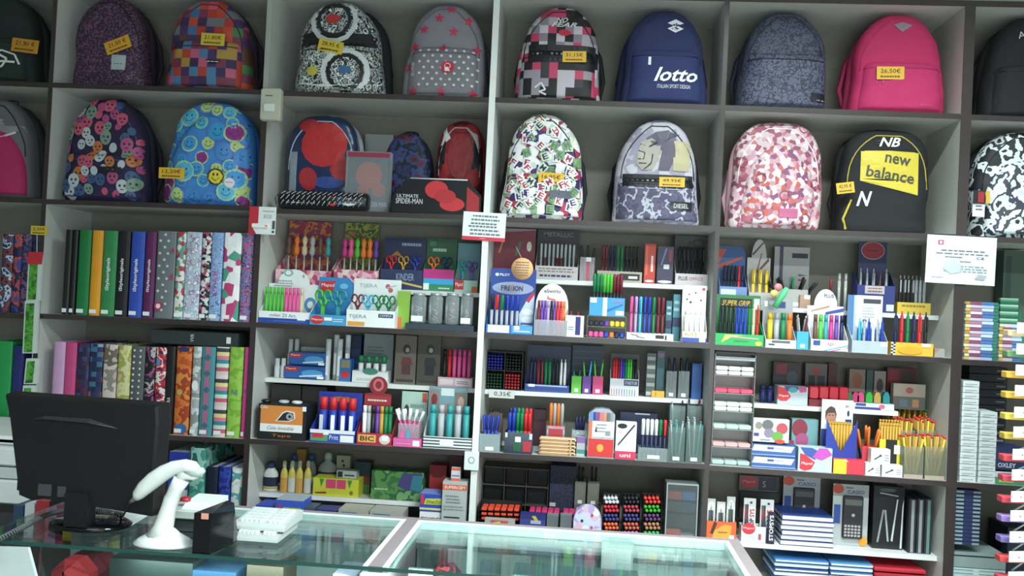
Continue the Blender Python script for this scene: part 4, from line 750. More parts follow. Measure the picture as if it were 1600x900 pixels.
boxi('card_box', 'plain grey carton behind the green-capped glue bottles', 'box', 568, 614, 522, 592, .2, .03, 'd2', '7E8888', [('d', .1, .55, .7, .75, 3, '5A6468')])
for i, (a, b_) in enumerate(((617, 650), (652, 688))):
    boxi('album_cover', ['brown album cover with a faded red and black figure', 'dark brown album cover with a faded black figure'][i], 'album', a, b_, 524, 601, .14, .012, 'd2', ['6A6258', '4E4840'][i], [('p', [(.35, .55), (.75, .55), (.85, .4), (.3, .4)], ['6A3434', '2A2A2E'][i]), ('e', .55, .72, .18, .1, '2C2A2C'), ('e', .58, .7, .09, .05, 'A8A098'), ('r', .35, .2, .75, .4, ['5A3234', '26262A'][i]), ('r', .1, .05, .9, .1, '3A362F')])
X = disp('lighter_box', 'pale pink open box of slim red and pink cylinders by the white post', 684, 738, None, 590, 606, .122, .05, 'd2', 'C8AAB4', None, [('r', .05, .2, .45, .8, 'DCC8CE'), ('r', .5, .15, .95, .85, 'DCCAD0'), ('d', .55, .3, .9, .7, 2, '6A4A5A')])
put(X, 'tube', ['black', 'red', 'pink', 'pink', 'pink', 'pink'], 'in the pale pink box', 'slim cylinder', top=546, r=.0068, cat='correction tape', c2=None)
# row D front
boxi('ink_box', 'long black carton at the back below the glue shelf, left', 'box', 424, 470, 601, 628, .14, .12, 'D2', '2A2626', [('r', .05, .4, .9, .44, '8A8580'), ('r', .05, .15, .9, .19, '7A3A34')])
boxi('ink_box', 'long black carton at the back below the glue shelf, right', 'box', 472, 510, 604, 630, .14, .12, 'D2', '241F20', [('r', .05, .4, .9, .44, '8A8580'), ('r', .05, .15, .9, .19, '7A3A34')])
t = boxi('tape_box', 'black and orange box of adhesive tape with a white panel', 'box', 403, 478, 632, 687, .006, .12, 'D2', '1C2022', [('r', .05, .42, .93, .96, 'E08A3C'), ('r', .05, .22, .93, .44, 'E9EEEE'), ('t', '/Celo invisible', .2, .28, .75, .38, '5A6064'), ('t', 'Tape', .3, .06, .7, .16, 'C8783A'), ('p', [(.36, .52), (.42, .62), (.5, .78), (.6, .84), (.76, .8), (.78, .62), (.66, .52)], 'E8E0D8'), ('p', [(.4, .54), (.45, .62), (.52, .75), (.6, .8), (.73, .77), (.75, .62), (.65, .55)], '2A2A2C'), ('e', .66, .67, .075, .1, '9AA4A8'), ('e', .66, .67, .03, .04, '2A2A2C'), ('t', '^Celo', .04, .86, .2, .96, 'D8D4D0'), ('r', .92, .84, 1, .97, W_)])
for i, (a, b_) in enumerate(((407, 424), (434, 452), (455, 472))):
    p = P((a+b_)/2, 631, .03); tz = t.location.z+.0005+(P(440, 632, .006).z-S('D2', P(440, 632, .006).x)-.0006)
    o = B().tube([(p.x+.014*math.cos(k*math.pi/6), .035+.014*math.sin(k*math.pi/6), tz+.006) for k in range(12)], .0055, mat(['1E2022', 'B8C4C8', 'D8DEE0'][i], .2), n=6, closed=True).obj('tape_roll'); tag(o, ['black-edged tape roll lying on the tape box', 'grey tape roll lying on the tape box', 'white tape roll lying on the tape box'][i], 'tape roll')
d = disp('glue_display', 'bright blue display of tall glue sticks with red caps', 484, 554, 612, 672, 693, .006, .09, 'D2', '2C4CB8', '2238A0', [('r', 0, .72, 1, 1, 'E2EAF0'), ('r', .02, .1, .4, .6, '5AA06A'), ('r', .05, .35, .3, .7, 'C8344A'), ('t', 'Pritt', .44, .25, .64, .6, W_), ('r', .68, .08, .98, .62, W_), ('r', .3, .6, .42, .85, W_)], [('r', .35, .8, .7, .9, 'B08A3A')])
put(d, 'glue', ['blue']*4, 'in the bright blue display', 'glue stick', top=621, r=.0135, cap='red', cat='glue stick', v=.4, u=(.1, .98))
d = disp('pen_display', 'dark red display with a round red topper and yellow panel lettered BIC', 557, 612, 588, 677, 697, .006, .09, 'D2', 'B0283A', '8E2430', [('r', .04, .2, .55, .85, 'E8B45A'), ('t', '^BIC', .1, .32, .5, .74, '5A2A1A'), ('e', .8, .5, .16, .42, 'D8C8C4'), ('r', .72, .4, .9, .8, W_)], [('e', .5, .87, .2, .1, 'C86A70'), ('e', .5, .87, .12, .06, '8E2430'), ('r', .0, .55, 1, .7, 'A8303A'), ('d', .1, .6, .9, .66, 1, 'E0D4C8')], shape='round', hx=(560, 612))
put(d, 'tube', ['white', 'silver', 'black', 'purple', 'gold', 'green', 'green'], 'in the BIC display', 'corrector', top=634, r=.0075, cat='corrector', v=.4)
boxi('card_display', 'pale green backing card behind the pink-based cup of white pens', 'card', 628, 668, 612, 640, .12, .004, 'D2', 'A8C8BC', [('e', .2, .6, .1, .14, '3A4248'), ('d', .35, .3, .9, .8, 3, '7A9A94'), ('r', .8, .8, .98, .98, 'C8543A')])
boxi('pink_base', 'flat bright pink stand under the cup of white pens', 'stand', 614, 658, 686, 697, .002, .075, 'D2', 'E060A8', [('r', .7, .15, .94, .85, W_), ('r', .05, .35, .65, .45, 'F09AC8')])
tb = S('D2', P(636, 690, .03).x)+.0006+(P(636, 686, .002).z-S('D2', P(636, 686, .002).x)-.0006)+.0008
X = cup('pen_cup', 'clear cup fanned full of white-capped pens on the pink stand', 622, 655, 662, 686, .015, .05, tb, clear('E8D0E0', .25), pr=[('r', .1, .0, .3, .5, 'E060A8'), ('r', .4, 0, .55, .6, '4AA8C8')])
bunch(X, 'pen', ['white']*12, 'fanned out in the pink-based cup', 'pen', top=636, r=.0048, spread=.42, c2='pink')
d = disp('tube_display', 'white and black striped display of clear patterned tubes by the white post', 661, 738, 605, 683, 703, .006, .07, 'D2', 'E6ECEC', '6E98A4', [('r', 0, .05, 1, .16, '2A3A44'), ('r', 0, .32, 1, .42, '2A3A44'), ('r', 0, .58, 1, .68, '2A3A44'), ('r', 0, .84, 1, .94, '2A3A44'), ('r', .34, .25, .62, .8, W_)], [('r', .02, .62, .28, .95, '8A7A74'), ('e', .15, .78, .08, .1, '7A2A34'), ('r', .68, .58, .98, .92, '7A7068'), ('e', .84, .75, .08, .1, 'B89A90'), ('r', .32, .85, .66, .98, 'C8D8D8'), ('e', .5, .63, .1, .1, 'B07A80')], hx=(663, 730))
put(d, 'tube', ['teal', 'silver', 'teal', 'silver', 'teal'], 'in the striped display', 'patterned tube', top=633, r=.0115, cat='tube', v=.3)
# row E
def bottle(label, x0, x1, yt, yb, Y, on, body, cap, lab=None, neck=.35, group=None):
    X0, X1, Z0, Z1 = span(x0, x1, yt, yb, Y, on); r_ = (X1-X0)/2; h = Z1-Z0; cx = (X0+X1)/2; cy = Y+r_*.7
    t = thing('glue_bottle', label, 'bottle', (cx, cy, Z0), group)
    B().lathe([(r_*.95, 0), (r_, h*.04), (r_, h*.55), (r_*.85, h*.66), (r_*neck, h*.76), (r_*neck, h*.8)], body, (cx, cy, Z0), n=16, sy=.7).obj('body', t)
    B().lathe([(r_*neck*1.2, h*.8), (r_*neck*1.15, h*.95), (r_*neck*.5, h)], cap, (cx, cy, Z0), n=12).obj('cap', t)
    if lab:
        q = B()
        for v0, v1, c in lab: q.lathe([(r_*1.012, h*v0), (r_*1.012, h*v1)], c, (cx, cy, Z0), n=16, cap=False, sy=.71)
        q.obj('bottle_label', t)
bottle('white glue bottle with a navy label and dark blue cap', 409, 432, 722, 766, .14, 'e2', 'DDE2DE', '2A4468', [(.08, .14, 'C8A03A'), (.16, .48, '1E2A44')], .5)
for i, x in enumerate((437, 449, 461, 474)):
    bottle(f'small yellow-shouldered glue bottle with a {"orange" if i % 2 == 0 else "white"} label', x, x+11.5, 720, 769, .14, 'e2', mat('D9C85A', .3), 'D0D4C0', [(.02, .46, 'D8A04A' if i % 2 == 0 else 'CDD2CE')], .45, group=f'yellow glue bottles with {"orange" if i % 2 == 0 else "white"} labels')
for i, x in enumerate((449, 476)): bottle(f'blue-capped bottle {["left", "right"][i]} of the amber box at the back', x, x+17, 710, 750, .22, 'e2', '9AA8A0', '2A5A8A', None, .5)
boxi('amber_box', 'tall amber box at the back between the blue-capped bottles', 'box', 463, 477, 702, 750, .25, .03, 'e2', 'A8823A')
bottle('large grey-white glue bottle standing behind the neon box', 494, 524, 708, 768, .2, 'e2', 'A8B4B4', 'B8C2C0', [(.2, .5, '26346E')], .35)
boxi('neon_box', 'neon yellow box with pink squares and green wedges', 'box', 489, 560, 748, 778, .125, .08, 'e2', 'D9DC3A', [('r', .28, .45, .5, .95, 'E8487A'), ('r', .52, .45, .72, .95, 'E8487A'), ('p', [(.14, .95), (.24, .95), (.18, .5)], '3A9A4A'), ('p', [(.76, .95), (.86, .95), (.8, .5)], '3A9A4A'), ('p', [(.05, .12), (.3, .14), (.3, .24), (.05, .2)], 'A8302A'), ('e', .85, .25, .04, .12, '8A8A2A')])
X0, X1, Z0, Z1 = span(524, 558, 734, 749, .14, None); zn = S('e2', X0)+.0006+P(524, 748, .125).z-P(524, 778, .125).z
t = boxi('tape_dispenser', 'small clear dispenser box on top of the neon box', 'box', 526, 557, 736, 750, .14, .05, P(524, 748, .125).z+.0015, 'AEB8B4', [('r', .05, .1, .3, .9, '2A3034'), ('r', .4, .3, .9, .5, '3A4044')])
boxi('ivory_box', 'ivory box with two black dots behind the clear dispenser', 'box', 525, 546, 712, 770, .23, .03, 'e2', 'B4B098', [('e', .45, .85, .09, .04, '2A2A26'), ('e', .55, .72, .09, .04, '2A2A26')])
boxi('craft_box', 'dark teal box with a green and red foot, right of the neon box', 'box', 553, 578, 722, 782, .2, .05, 'e2', '2E4A4E', [('r', 0, .0, 1, .3, '4A7A3A'), ('r', .3, .3, 1, .6, '7A3A34')])
boxi('finger_paint_box', 'wide green and purple leafy box on the glue shelf', 'box', 580, 661, 737, 778, .13, .07, 'e2', pat('noise', ['3E7A44', '5A9A4A', '2E6A44', '7AB070'], 18), [('p', [(.5, .5), (.6, .95), (.98, .98), (.98, .4), (.7, .35)], '4A4A8A'), ('p', [(.75, .4), (.8, .9), (.98, .9), (.98, .3)], '3A8AA0'), ('d', .06, .3, .33, .42, 1, 'C8D8C8')])
boxi('staple_box', 'dark red box with a black lower part behind the grey carton', 'box', 671, 697, 727, 768, .15, .06, 'e2', 'A82C28', [('d', .15, .62, .8, .78, 1, '3A1A18'), ('r', 0, 0, 1, .3, '3A2420')])
boxi('cardboard_box', 'dark maroon box high at the back, left of the white post', 'box', 702, 722, 712, 770, .2, .06, 'e2', '5A2A30')
PG = [('r', 0, .85, 1, 1, '5A6CC8'), ('r', 0, .35, .12, 1, '2844B0'), ('p', [(.1, .45), (.25, .8), (.12, .8)], 'D8344A'), ('p', [(.22, .5), (1, .5), (1, .75), (.3, .75)], 'C8D038'), ('t', '/Imedio', .35, .55, .9, .72, '2A3A7A')]
boxi('glue_box', 'blue box with a red wedge and yellow panel behind the keyboard', 'box', 430, 473, 782, 815, .01, .10, 'f2', '3A60D0', [('p', [(.1, .1), (.28, .1), (.18, .85), (.1, .85)], 'D8344A'), ('p', [(.24, .35), (.9, .35), (.94, .75), (.28, .75)], 'C8D038'), ('t', '/Imedio', .34, .42, .86, .66, '2A3A7A')], side='A8B8C8')
boxi('glue_box', 'flat royal blue box at the left, behind the keyboard corner', 'box', 399, 429, 790, 815, .02, .10, 'f2', '2C48B8')
boxi('glue_box', 'small dark navy box behind and right of the keyboard', 'box', 474, 491, 793, 824, .03, .08, 'f2', '46566A', [('t', 'Imedio', .1, .45, .9, .6, '8A8A3A')])
boxi('tape_pack', 'blue and red flat pack lying behind the counter', 'packet', 493, 526, 797, 825, .02, .08, 'f2', '24307A', [('r', 0, .1, .25, .8, 'C03448'), ('e', .3, .25, .18, .12, 'E88A6A')])
for i, (a, b_, lab) in enumerate(((528, 575, 'grey-white box with a blue picture panel, nearer the keyboard'), (577, 629, 'grey-white box with a blue picture panel, nearer the white post'))):
    boxi('hook_box', lab, 'box', a, b_, 797+i*3, 832, .01, .10, 'f2', 'A8A8A0', [('r', .1, .25, .62, .9, '2E7AA8'), ('p', [(.15, .5), (.55, .7), (.55, .8), (.2, .65)], '9AC8DC'), ('d', .68, .5, .85, .65, 1, '7A7A74')])
boxi('glue_box', 'blue and yellow box standing on the white universal glue box', 'box', 656, 690, 772, 799, .008, .09, P(673, 800, .008).z+.001, '2E4CC0', [('p', [(.04, .4), (.22, .4), (.16, .95), (.04, .95)], 'D8344A'), ('p', [(.2, .4), (1, .42), (1, .78), (.26, .74)], 'C8D038'), ('r', 0, .1, 1, .22, 'D8D878'), ('t', '/Imedio', .3, .46, .95, .7, '3A4A6A')], side='7A8AC8')
boxi('glue_box', 'white box lettered PEGAMENTO Universal behind the counter edge', 'box', 655, 691, 800, 836, .008, .09, 'f2', 'E4EAEA', [('t', '^PEGAMENTO', .06, .66, .97, .8, '4A545A'), ('t', '^Universal', .14, .46, .92, .6, '4A545A')])
boxi('glue_display', 'tall light grey carton with an orange band lettered SUPERCEM', 'box', 690, 728, 753, 838, -.004, .07, 'f2', 'AEB8B8', [('r', 0, .86, 1, .95, 'E0603A'), ('t', '^SUPERCEM', .08, .88, .92, .93, 'F0E0D8'), ('d', .12, .62, .75, .78, 3, '7A8484'), ('d', .05, .5, .95, .6, 2, '8A9494'), ('r', .1, .38, .75, .4, '2A2A2C'), ('e', .15, .24, .05, .02, '8A9494'), ('e', .42, .24, .05, .02, '8A9494'), ('e', .7, .24, .05, .02, '8A9494'), ('r', .1, .06, .75, .08, '2A2A2C')], side='B0BABC')
boxi('glue_tube_box', 'tiny white and orange box on top of the tall grey carton', 'box', 705, 719, 731, 752, .01, .02, P(709, 753, -.004).z+.001, 'C8CCD4', [('r', 0, .8, 1, 1, 'E0603A'), ('r', 0, 0, 1, .2, 'E0603A'), ('r', .1, .35, .9, .45, '6A78A0')])
# post plates, notices
def plate(name, label, cat, x0, x1, y0, y1, Y, D, col, pr, rot=.0, bev=.002):
    X0, X1, Z0, Z1 = span(x0, x1, y0, y1, Y); c = Vector(((X0+X1)/2, Y, (Z0+Z1)/2)); M = Matrix.Translation(c) @ Matrix.Rotation(rot, 4, 'Y') @ Matrix.Translation(-c)
    b = B().box(X0, X1, Y, Y+D, Z0, Z1, col, M=M, bev=bev); b.prints(X0, X1, Z0, Z1, Y, pr, M=M); return tag(b.obj(name), label, cat)
plate('paper_notice', 'white notice with grey text lines and a red foot strip on the white post', 'notice', 723, 790, 332, 376, -.004, .0008, 'EAF4F4', [('r', 0, 0, 1, .13, 'D8344C'), ('d', .42, .04, .56, .1, 1, 'F0A8B0'), ('d', .18, .53, .85, .93, 3, '6A7880'), ('d', .12, .16, .88, .56, 3, '6A7880')], .02, bev=0)
plate('certificate', 'white certificate with a red square logo taped on the right upright', 'notice', 1447, 1556, 369, 444, -.006, .0008, 'DCE9F0', [('r', .16, .8, .24, .9, 'B8485A'), ('r', .18, .82, .22, .88, 'E8C8D0'), ('d', .2, .66, .9, .72, 1, '6A7078'), ('d', .12, .6, .96, .65, 1, '6A7078'), ('d', .27, .53, .52, .58, 1, '5A6068'), ('t', '^C.B.', .72, .53, .84, .58, '5A6068'), ('d', .48, .44, .65, .5, 1, '7A8088'), ('d', .25, .24, .88, .4, 3, '98A0A8'), ('p', [(.24, .32), (.28, .46), (.4, .5), (.5, .4), (.5, .25), (.36, .2)], 'BCC8D0'), ('p', [(.7, .12), (.76, .22), (.88, .2), (.84, .1)], 'A8B0B8'), ('d', .08, .1, .26, .16, 1, 'B0B8C0')], .015, bev=0)
plate('round_button_plate', 'square white wall plate with a round button at the foot of the white post', 'switch', 725, 748, 706, 735, -.012, .011, 'DDE8E6', [('e', .5, .55, .22, .18, '7A8484'), ('e', .5, .55, .17, .14, 'E0EAE8')], .0)
t = thing('motion_sensor', 'cream motion sensor box with a frosted lens high on the shelf post', 'sensor', (P(421, 162, -.02).x, -.015, P(421, 187, -.02).z))
X0, X1, Z0, Z1 = span(406, 438, 137, 188, -.035)
B().box(X0, X1, -.035, -.001, Z0, Z1, 'BFC2AE', bev=.006).prints(X0, X1, Z0, Z1, -.035, [('r', .25, .74, .6, .77, '5A5C50')]).obj('housing', t); B().box(X0+.015, X1-.02, -.043, -.034, Z0+.03, Z0+.06, mat('DDE6E2', .3), bev=.006).obj('lens', t)
t = thing('usb_blister_pack', 'red and white blister pack with a white stick and 8GB print, on the shelf post', 'packet', (P(410, 345, -.01).x, -.006, P(410, 367, -.01).z))
X0, X1, Z0, Z1 = span(389, 431, 323, 366, -.008); B().box(X0, X1, -.008, -.0065, Z0, Z1, 'E6EEEE').prints(X0, X1, Z0, Z1, -.008, [('p', [(0, .3), (.35, .3), (.35, 1), (0, 1)], 'C8283A'), ('p', [(0, 0), (.3, 0), (.1, .3), (0, .3)], 'B8283A'), ('t', '8GB', .55, .58, .85, .72, 'A0ACB0'), ('d', .5, .8, .95, .88, 1, '98A4A8'), ('r', .88, .2, .98, .5, '4A5458'), ('e', .92, .1, .05, .05, '4A5458')]).obj('card', t)
B().box(X0+.012, X1-.024, -.014, -.0085, Z0+.022, Z0+.038, 'F0F4F0', bev=.003).prints(X0+.012, X1-.024, Z0+.022, Z0+.038, -.014, [('r', .8, .3, .95, .7, 'E8A060')]).obj('usb_stick', t)
# ================================================================ BAY 3
# row C back shelf
boxi('pen_display', 'tall dark red display card with pale streaks behind the blue FRIXION display', 'display card', 770, 836, 357, 440, .2, .02, 'C3' if 0 else 'c3', '7A2438', [('p', [(.1, .5), (.2, .8), (.25, .8), (.15, .5)], 'B07A4A'), ('p', [(.5, .45), (.6, .75), (.68, .72), (.55, .45)], '4A6A60'), ('e', .85, .65, .06, .1, 'D8D8C0'), ('p', [(0, .9), (1, .98), (1, 1), (0, 1)], '8A7A88'), ('r', 0, 0, 1, .2, 'A84A5A')])
d = disp('pen_display', 'grey display of metallic pens under a dark METALLIC header', 836, 903, 355, 416, 434, .125, .07, 'c3', 'B0AAAA', '2C2A2E', [('d', .05, .5, .95, .9, 2, '6A6468'), ('d', .05, .1, .95, .45, 1, '2A2A5A')], [('t', '^METALLIC', .15, .86, .85, .95, '6A6A72')])
put(d, 'pen', ['silver', 'brown', 'silver', 'silver', 'maroon', 'brown', 'silver', 'silver', 'silver'], 'under the METALLIC header', 'metallic pen', top=381, r=.0045, v=.4, cap='silver')
X = cup('pen_cup', 'clear cup with a red-striped front holding black-capped pens, upper back shelf', 906, 929, 402, 434, .14, .04, 'c3', clear('C8B8C0', .25), pr=[('r', .45, 0, .65, .8, 'B8485A'), ('r', .4, .82, .75, 1, W_)])
bunch(X, 'pen', ['black']*7, 'in the clear cup with the red stripe', 'pen', top=383, r=.004, spread=.2)
d = disp('pen_display', 'low cream display of dark felt pens, back shelf centre', 933, 1003, None, 424, 438, .125, .07, 'c3', 'A8A090', None, [('r', .5, .2, .95, .8, '1E2022'), ('r', .7, .35, .9, .6, 'C8C8C0')])
put(d, 'pen', ['maroon', 'maroon', 'navy', 'navy', 'green', 'green', 'black', 'black', 'black', 'black'], 'in the low cream display', 'felt pen', top=384, r=.0045, v=.4)
boxi('pen_pack', 'orange-red pack of pens upright on the upper back shelf', 'packet', 1007, 1024, 381, 438, .13, .015, 'c3', 'C03A2E', [('r', .1, .2, .3, .95, 'D8604A'), ('r', .6, .3, .8, .7, 'E0D0C8'), ('e', .5, .06, .4, .03, 'D8D8D8')])
boxi('pen_pack', 'blue and red pack of ball pens upright beside the orange-red pack', 'packet', 1027, 1052, 385, 440, .13, .015, 'c3', '3A3450', [('p', [(.2, .5), (.5, .95), (.6, .95), (.3, .5)], '6A78B0'), ('r', .4, .4, .75, .52, 'C8C8CC'), ('r', .7, .6, .9, .9, '8A3444'), ('e', .5, .06, .45, .04, 'C8C8C8')])
d = disp('pen_display', 'grey PLUS display of dark pens below a black looped emblem, by the right upright', 1055, 1106, 366, 428, 443, .125, .07, 'c3', 'C4BCC0', '3A3634', [('t', '^PLUS', .1, .4, .38, .75, '5A4A52'), ('t', 'OFFICE', .42, .42, .85, .7, 'C85A6A')], [('e', .75, .85, .2, .1, '141416'), ('e', .75, .85, .12, .05, '3A3634'), ('p', [(.1, .6), (.5, .9), (.55, .86), (.15, .58)], '141416')])
put(d, 'pen', ['black']*7, 'in the grey PLUS display', 'pen', top=386, r=.005, v=.4)
# row C front
d = disp('pen_display', 'tall blue FRIXION display with white logo lettering PILOT', 759, 832, 420, 508, 522, .006, .085, 'C3', '2A6CC0', '28479E', [('r', .04, .1, .5, .95, 'EAF2F4'), ('r', .55, .1, 1, .95, '4AA0DC'), ('r', .6, .5, .72, .95, W_), ('r', .6, .3, .95, .4, W_)], [('e', .5, .70, .46, .1, '9AA8D0'), ('t', '^FRI', .24, .66, .42, .74, '3A3A4A'), ('t', '^X', .43, .66, .5, .75, 'D87A3A'), ('t', '^ION', .51, .66, .72, .74, '3A3A4A'), ('e', .14, .905, .04, .025, 'E8F0F4'), ('t', '^PILOT', .2, .885, .42, .925, 'E8F0F4'), ('p', [(.68, .05), (.98, .05), (.98, .62), (.8, .5), (.66, .3)], 'C8D8EC'), ('p', [(.8, .52), (.95, .66), (.99, .62), (.86, .48)], 'C83444'), ('e', .85, .34, .13, .05, 'EAF2F8'), ('e', .85, .22, .14, .05, 'EAF2F8'), ('e', .85, .1, .14, .05, 'EAF2F8'), ('r', .7, .14, .98, .17, '3A6CB8')])
put(d, 'pen', ['black', 'red', 'green', 'blue', 'blue', 'blue'], 'in the blue FRIXION display', 'rollerball', top=461, r=.0068, v=.3, u=(.03, .7), c2='silver')
t = thing('round_badge', 'round orange card with lines of text on the corner of the FRIXION display', 'badge', (P(816, 420, -.004).x, 0, P(816, 437, -.004).z)); p = P(816, 420, -.004); r_ = .0385
B().lathe([(r_, -.0006), (r_, .0006)], 'F0B878', (0, 0, 0), n=24, M=Matrix.Translation(p) @ Matrix.Rotation(math.pi/2, 4, 'X')).prints(p.x-r_*.7, p.x+r_*.7, p.z-r_*.7, p.z+r_*.7, -.0052, [('d', 0, 0, 1, 1, 6, '7A6A6A')]).obj('disc', t)
B().tube([p+Vector((0, .002, .03)), P(806, 385, .02)], .0012, 'A8B0A8').obj('stem', t)
X0, X1, Z0, Z1 = span(834, 886, 442, 527, .05, 'C3')
d = disp('pen_display', 'white round-arched display of purple and red pens with orange squiggle', 834, 886, 443, 500, 526, .006, .05, 'C3', clear('D8D8E4', .28), 'EAF2F2', (), [('t', '^eSwirlo', .24, .82, .75, .89, '6A5A60'), ('p', [(.34, .7), (.36, .78), (.4, .72), (.6, .7), (.6, .67), (.42, .69)], 'E8644A')], shape='arch')
put(d, 'tube', ['maroon', 'purple', 'purple', 'lilac', 'black', 'purple', 'red', 'red', 'orange'], 'in the white arched display', 'swirl pen', top=470, r=.0052, v=.4, cap=None)
for i, x in enumerate((889, 900)): inst(stick('clickpen', .088, .0048, CN['red'], CN['red']), 'pen', (P(x+3, 500, .05).x, .05, S('C3', .33)+.001), 'red ball pen standing behind the small white and navy box', 'pen', 'red ball pens behind the small box')
boxi('pen_box', 'small white box with a navy vertical stripe, front of the pen shelf', 'box', 883, 912, 493, 528, .006, .03, 'C3', 'E4EAF0', [('r', .55, .1, .82, .95, '2A2C78'), ('d', .15, .3, .5, .5, 2, '6A7488')])
t0 = thing('eraser_rack', 'grey two-tier rack of coloured sharpeners under the blue felt pen box', 'rack', (P(948, 510, .01).x, .03, S('C3', .5)))
X0, X1, Z0, Z1 = span(917, 978, 494, 530, .008, 'C3'); b = B()
for z in (Z0, (Z0+Z1)/2, Z1-.0015): b.box(X0, X1, .008, .07, z, z+.0015, clear('98A4A8', .4))
b.box(X0, X0+.0015, .008, .07, Z0, Z1, clear('98A4A8', .4)).box(X1-.0015, X1, .008, .07, Z0, Z1, clear('98A4A8', .4)).obj('rack_frame', t0)
for k, (tier, cols) in enumerate((((Z0+Z1)/2, ['black', 'black', 'navy', 'purple', 'yellow', 'yellow', 'yellow']), (Z0, ['pink', 'pink', 'pink', 'blue', 'orange', 'navy', 'blue']))):
    for i, c in enumerate(cols):
        x = X0+.006+(X1-X0-.008)*i/7; w_ = (X1-X0)/7*.82; z = tier+.0022
        o = B().box(x, x+w_, .012, .04, z, z+.02, CN[c], bev=.004).obj('sharpener'); tag(o, f'{c} sharpener on the {"lower" if k else "upper"} tier of the grey rack', 'sharpener', f'{c} sharpeners in the rack tier {2-k}' if cols.count(c) > 1 else None)
zr = Z1+.0008
d = disp('pen_display', 'blue box of green, lime and brown capped felt pens on the grey rack', 921, 976, None, 465, 493, .012, .05, zr, '3A9AD4', None, [('r', .38, 0, .5, 1, W_), ('p', [(.5, .2), (.95, .6), (.95, .7), (.5, .35)], '2A6AB0'), ('r', .02, .7, .2, .95, W_), ('r', .75, .05, .98, .3, 'D8E8F0'), ('p', [(.6, .75), (.9, .8), (.9, .88)], 'D86AA8')])
put(d, 'marker', ['green', 'green', 'green', 'lime', 'lime', 'lime', 'maroon', 'maroon', 'maroon'], 'in the blue box on the grey rack', 'felt pen', top=428, r=.0058, v=.3, c2='black')
d = disp('pen_display', 'low white display of eight pastel and red pens', 979, 1052, None, 521, 533, .006, .07, 'C3', 'E8ECEC', None, [('p', [(.08, .7), (.25, .55), (.25, .65), (.1, .8)], '2A2A2C'), ('p', [(.2, .4), (.4, .25), (.4, .32), (.22, .5)], '2A2A2C'), ('r', .62, .3, .8, .8, '2A2A2C'), ('r', .82, .15, .86, .8, '3A3A3C')])
put(d, 'pen', ['pink', 'lilac', 'cyan', 'blue', 'blue', 'green', 'maroon', 'maroon'], 'in the low white display', 'rollerball', top=464, r=.0058, v=.3, u=(.03, .82))
for i, (a, b_, yt, c) in enumerate(((1041, 1050, 470, '3A6A78'), (1052, 1063, 460, '3E8494'))): boxi('lead_box', ['teal refill box stack, narrow, left of the white pen card', 'teal refill box stack touching the white pen card'][i], 'box', a, b_, yt, 500, .09, .03, 'C3', c, [('r', 0, .3, 1, .5, '24305A'), ('d', .1, .6, .9, .9, 2, 'A8C8D0')])
d = disp('pen_display', 'white PLUS display card of white correction pens with a dotted circle', 1066, 1104, 446, 518, 534, .006, .05, 'C3', 'E8E4D0', 'EEF2F2', [('r', 0, 0, 1, .42, '3A50A8'), ('t', '^PLUS', .1, .55, .45, .85, 'B8A86A'), ('t', '5', .5, .5, .6, .9, 'A8986A'), ('r', .7, .05, .95, .4, W_)], [('e', .5, .78, .2, .08, 'DDE2E4'), ('e', .55, .87, .04, .015, '3A4044'), ('e', .28, .84, .04, .015, 'B8384A'), ('e', .2, .75, .04, .015, '2A3034'), ('e', .78, .74, .04, .015, '3A4044'), ('e', .35, .7, .05, .02, '2A3034'), ('r', .82, .92, .94, .96, 'D03A4A')])
put(d, 'tube', ['white']*4, 'in the white PLUS card display', 'correction pen', top=482, r=.0078, v=.4)
# row D inner shelf
bx = span(757, 816, 550, 611, .125, 'd3'); t = thing('pen_bin', 'four-compartment bin of pens seen end on, left of the middle shelf', 'bin', ((bx[0]+bx[1])/2, .19, bx[2]))
X0, X1, Z0, Z1 = bx; xm = (X0+X1)/2; zm = (Z0+Z1)/2; b = B()
for z in (Z0, zm, Z1-.0015): b.box(X0, X1, .13, .26, z, z+.0015, '3A3E40')
for x in (X0, xm, X1-.0015): b.box(x, x+.0015, .13, .26, Z0+.0016, Z1-.0016, '3A3E40')
b.obj('bin_frame', t)
for (a, c, cn) in ((X0, zm, 'blue'), (xm, zm, 'black'), (X0, Z0, 'green'), (xm, Z0, 'red')):
    for i in range(5):
        for j in range(5):
            me = stick('sharp', .12, .0046, {'blue': '22288A', 'black': '1E2420', 'green': '1C3A28', 'red': 'A82430'}[cn], CN[cn]); o = inst(me, 'pen', (a+.0075+i*.0112, .135, c+.0075+j*.0112), f'{cn} pen lying end on in the four-compartment bin', 'pen', f'{cn} pens lying in the bin', (-math.pi/2, 0, 0))
d = disp('pen_display', 'dark navy display of coloured felt pens on the middle shelf', 820, 889, 540, 601, 615, .125, .07, 'd3', '2E4A9A', '1C2C4E', [('r', .05, .75, .95, .92, 'A8B8D0'), ('r', .02, .3, .98, .6, '28408A'), ('r', .08, .62, .22, .98, W_)])
put(d, 'clickpen', ['navy', 'navy', 'maroon', 'maroon', 'green', 'green', 'black', 'black', 'white', 'white'], 'in the dark navy display', 'pen', top=560, r=.0052, v=.4)
for i, (a, b_, c, cc) in enumerate(((893, 908, '5AC03A', 'lime green'), (910, 923, '6A3A98', 'purple'), (926, 942, 'D03A78', 'hot pink'))):
    X = cup('pen_cup', f'{cc} square cup of pens on the middle shelf', a, b_, 588, 616+i, .125, .035, 'd3', c)
    bunch(X, 'clickpen', (['teal', 'green', 'silver', 'teal'], ['lime', 'cyan', 'lime', 'green'], ['lime', 'lime', 'green', 'lime'])[i], f'in the {cc} cup', 'pen', top=(578, 562, 560)[i], r=.0036, spread=.2)
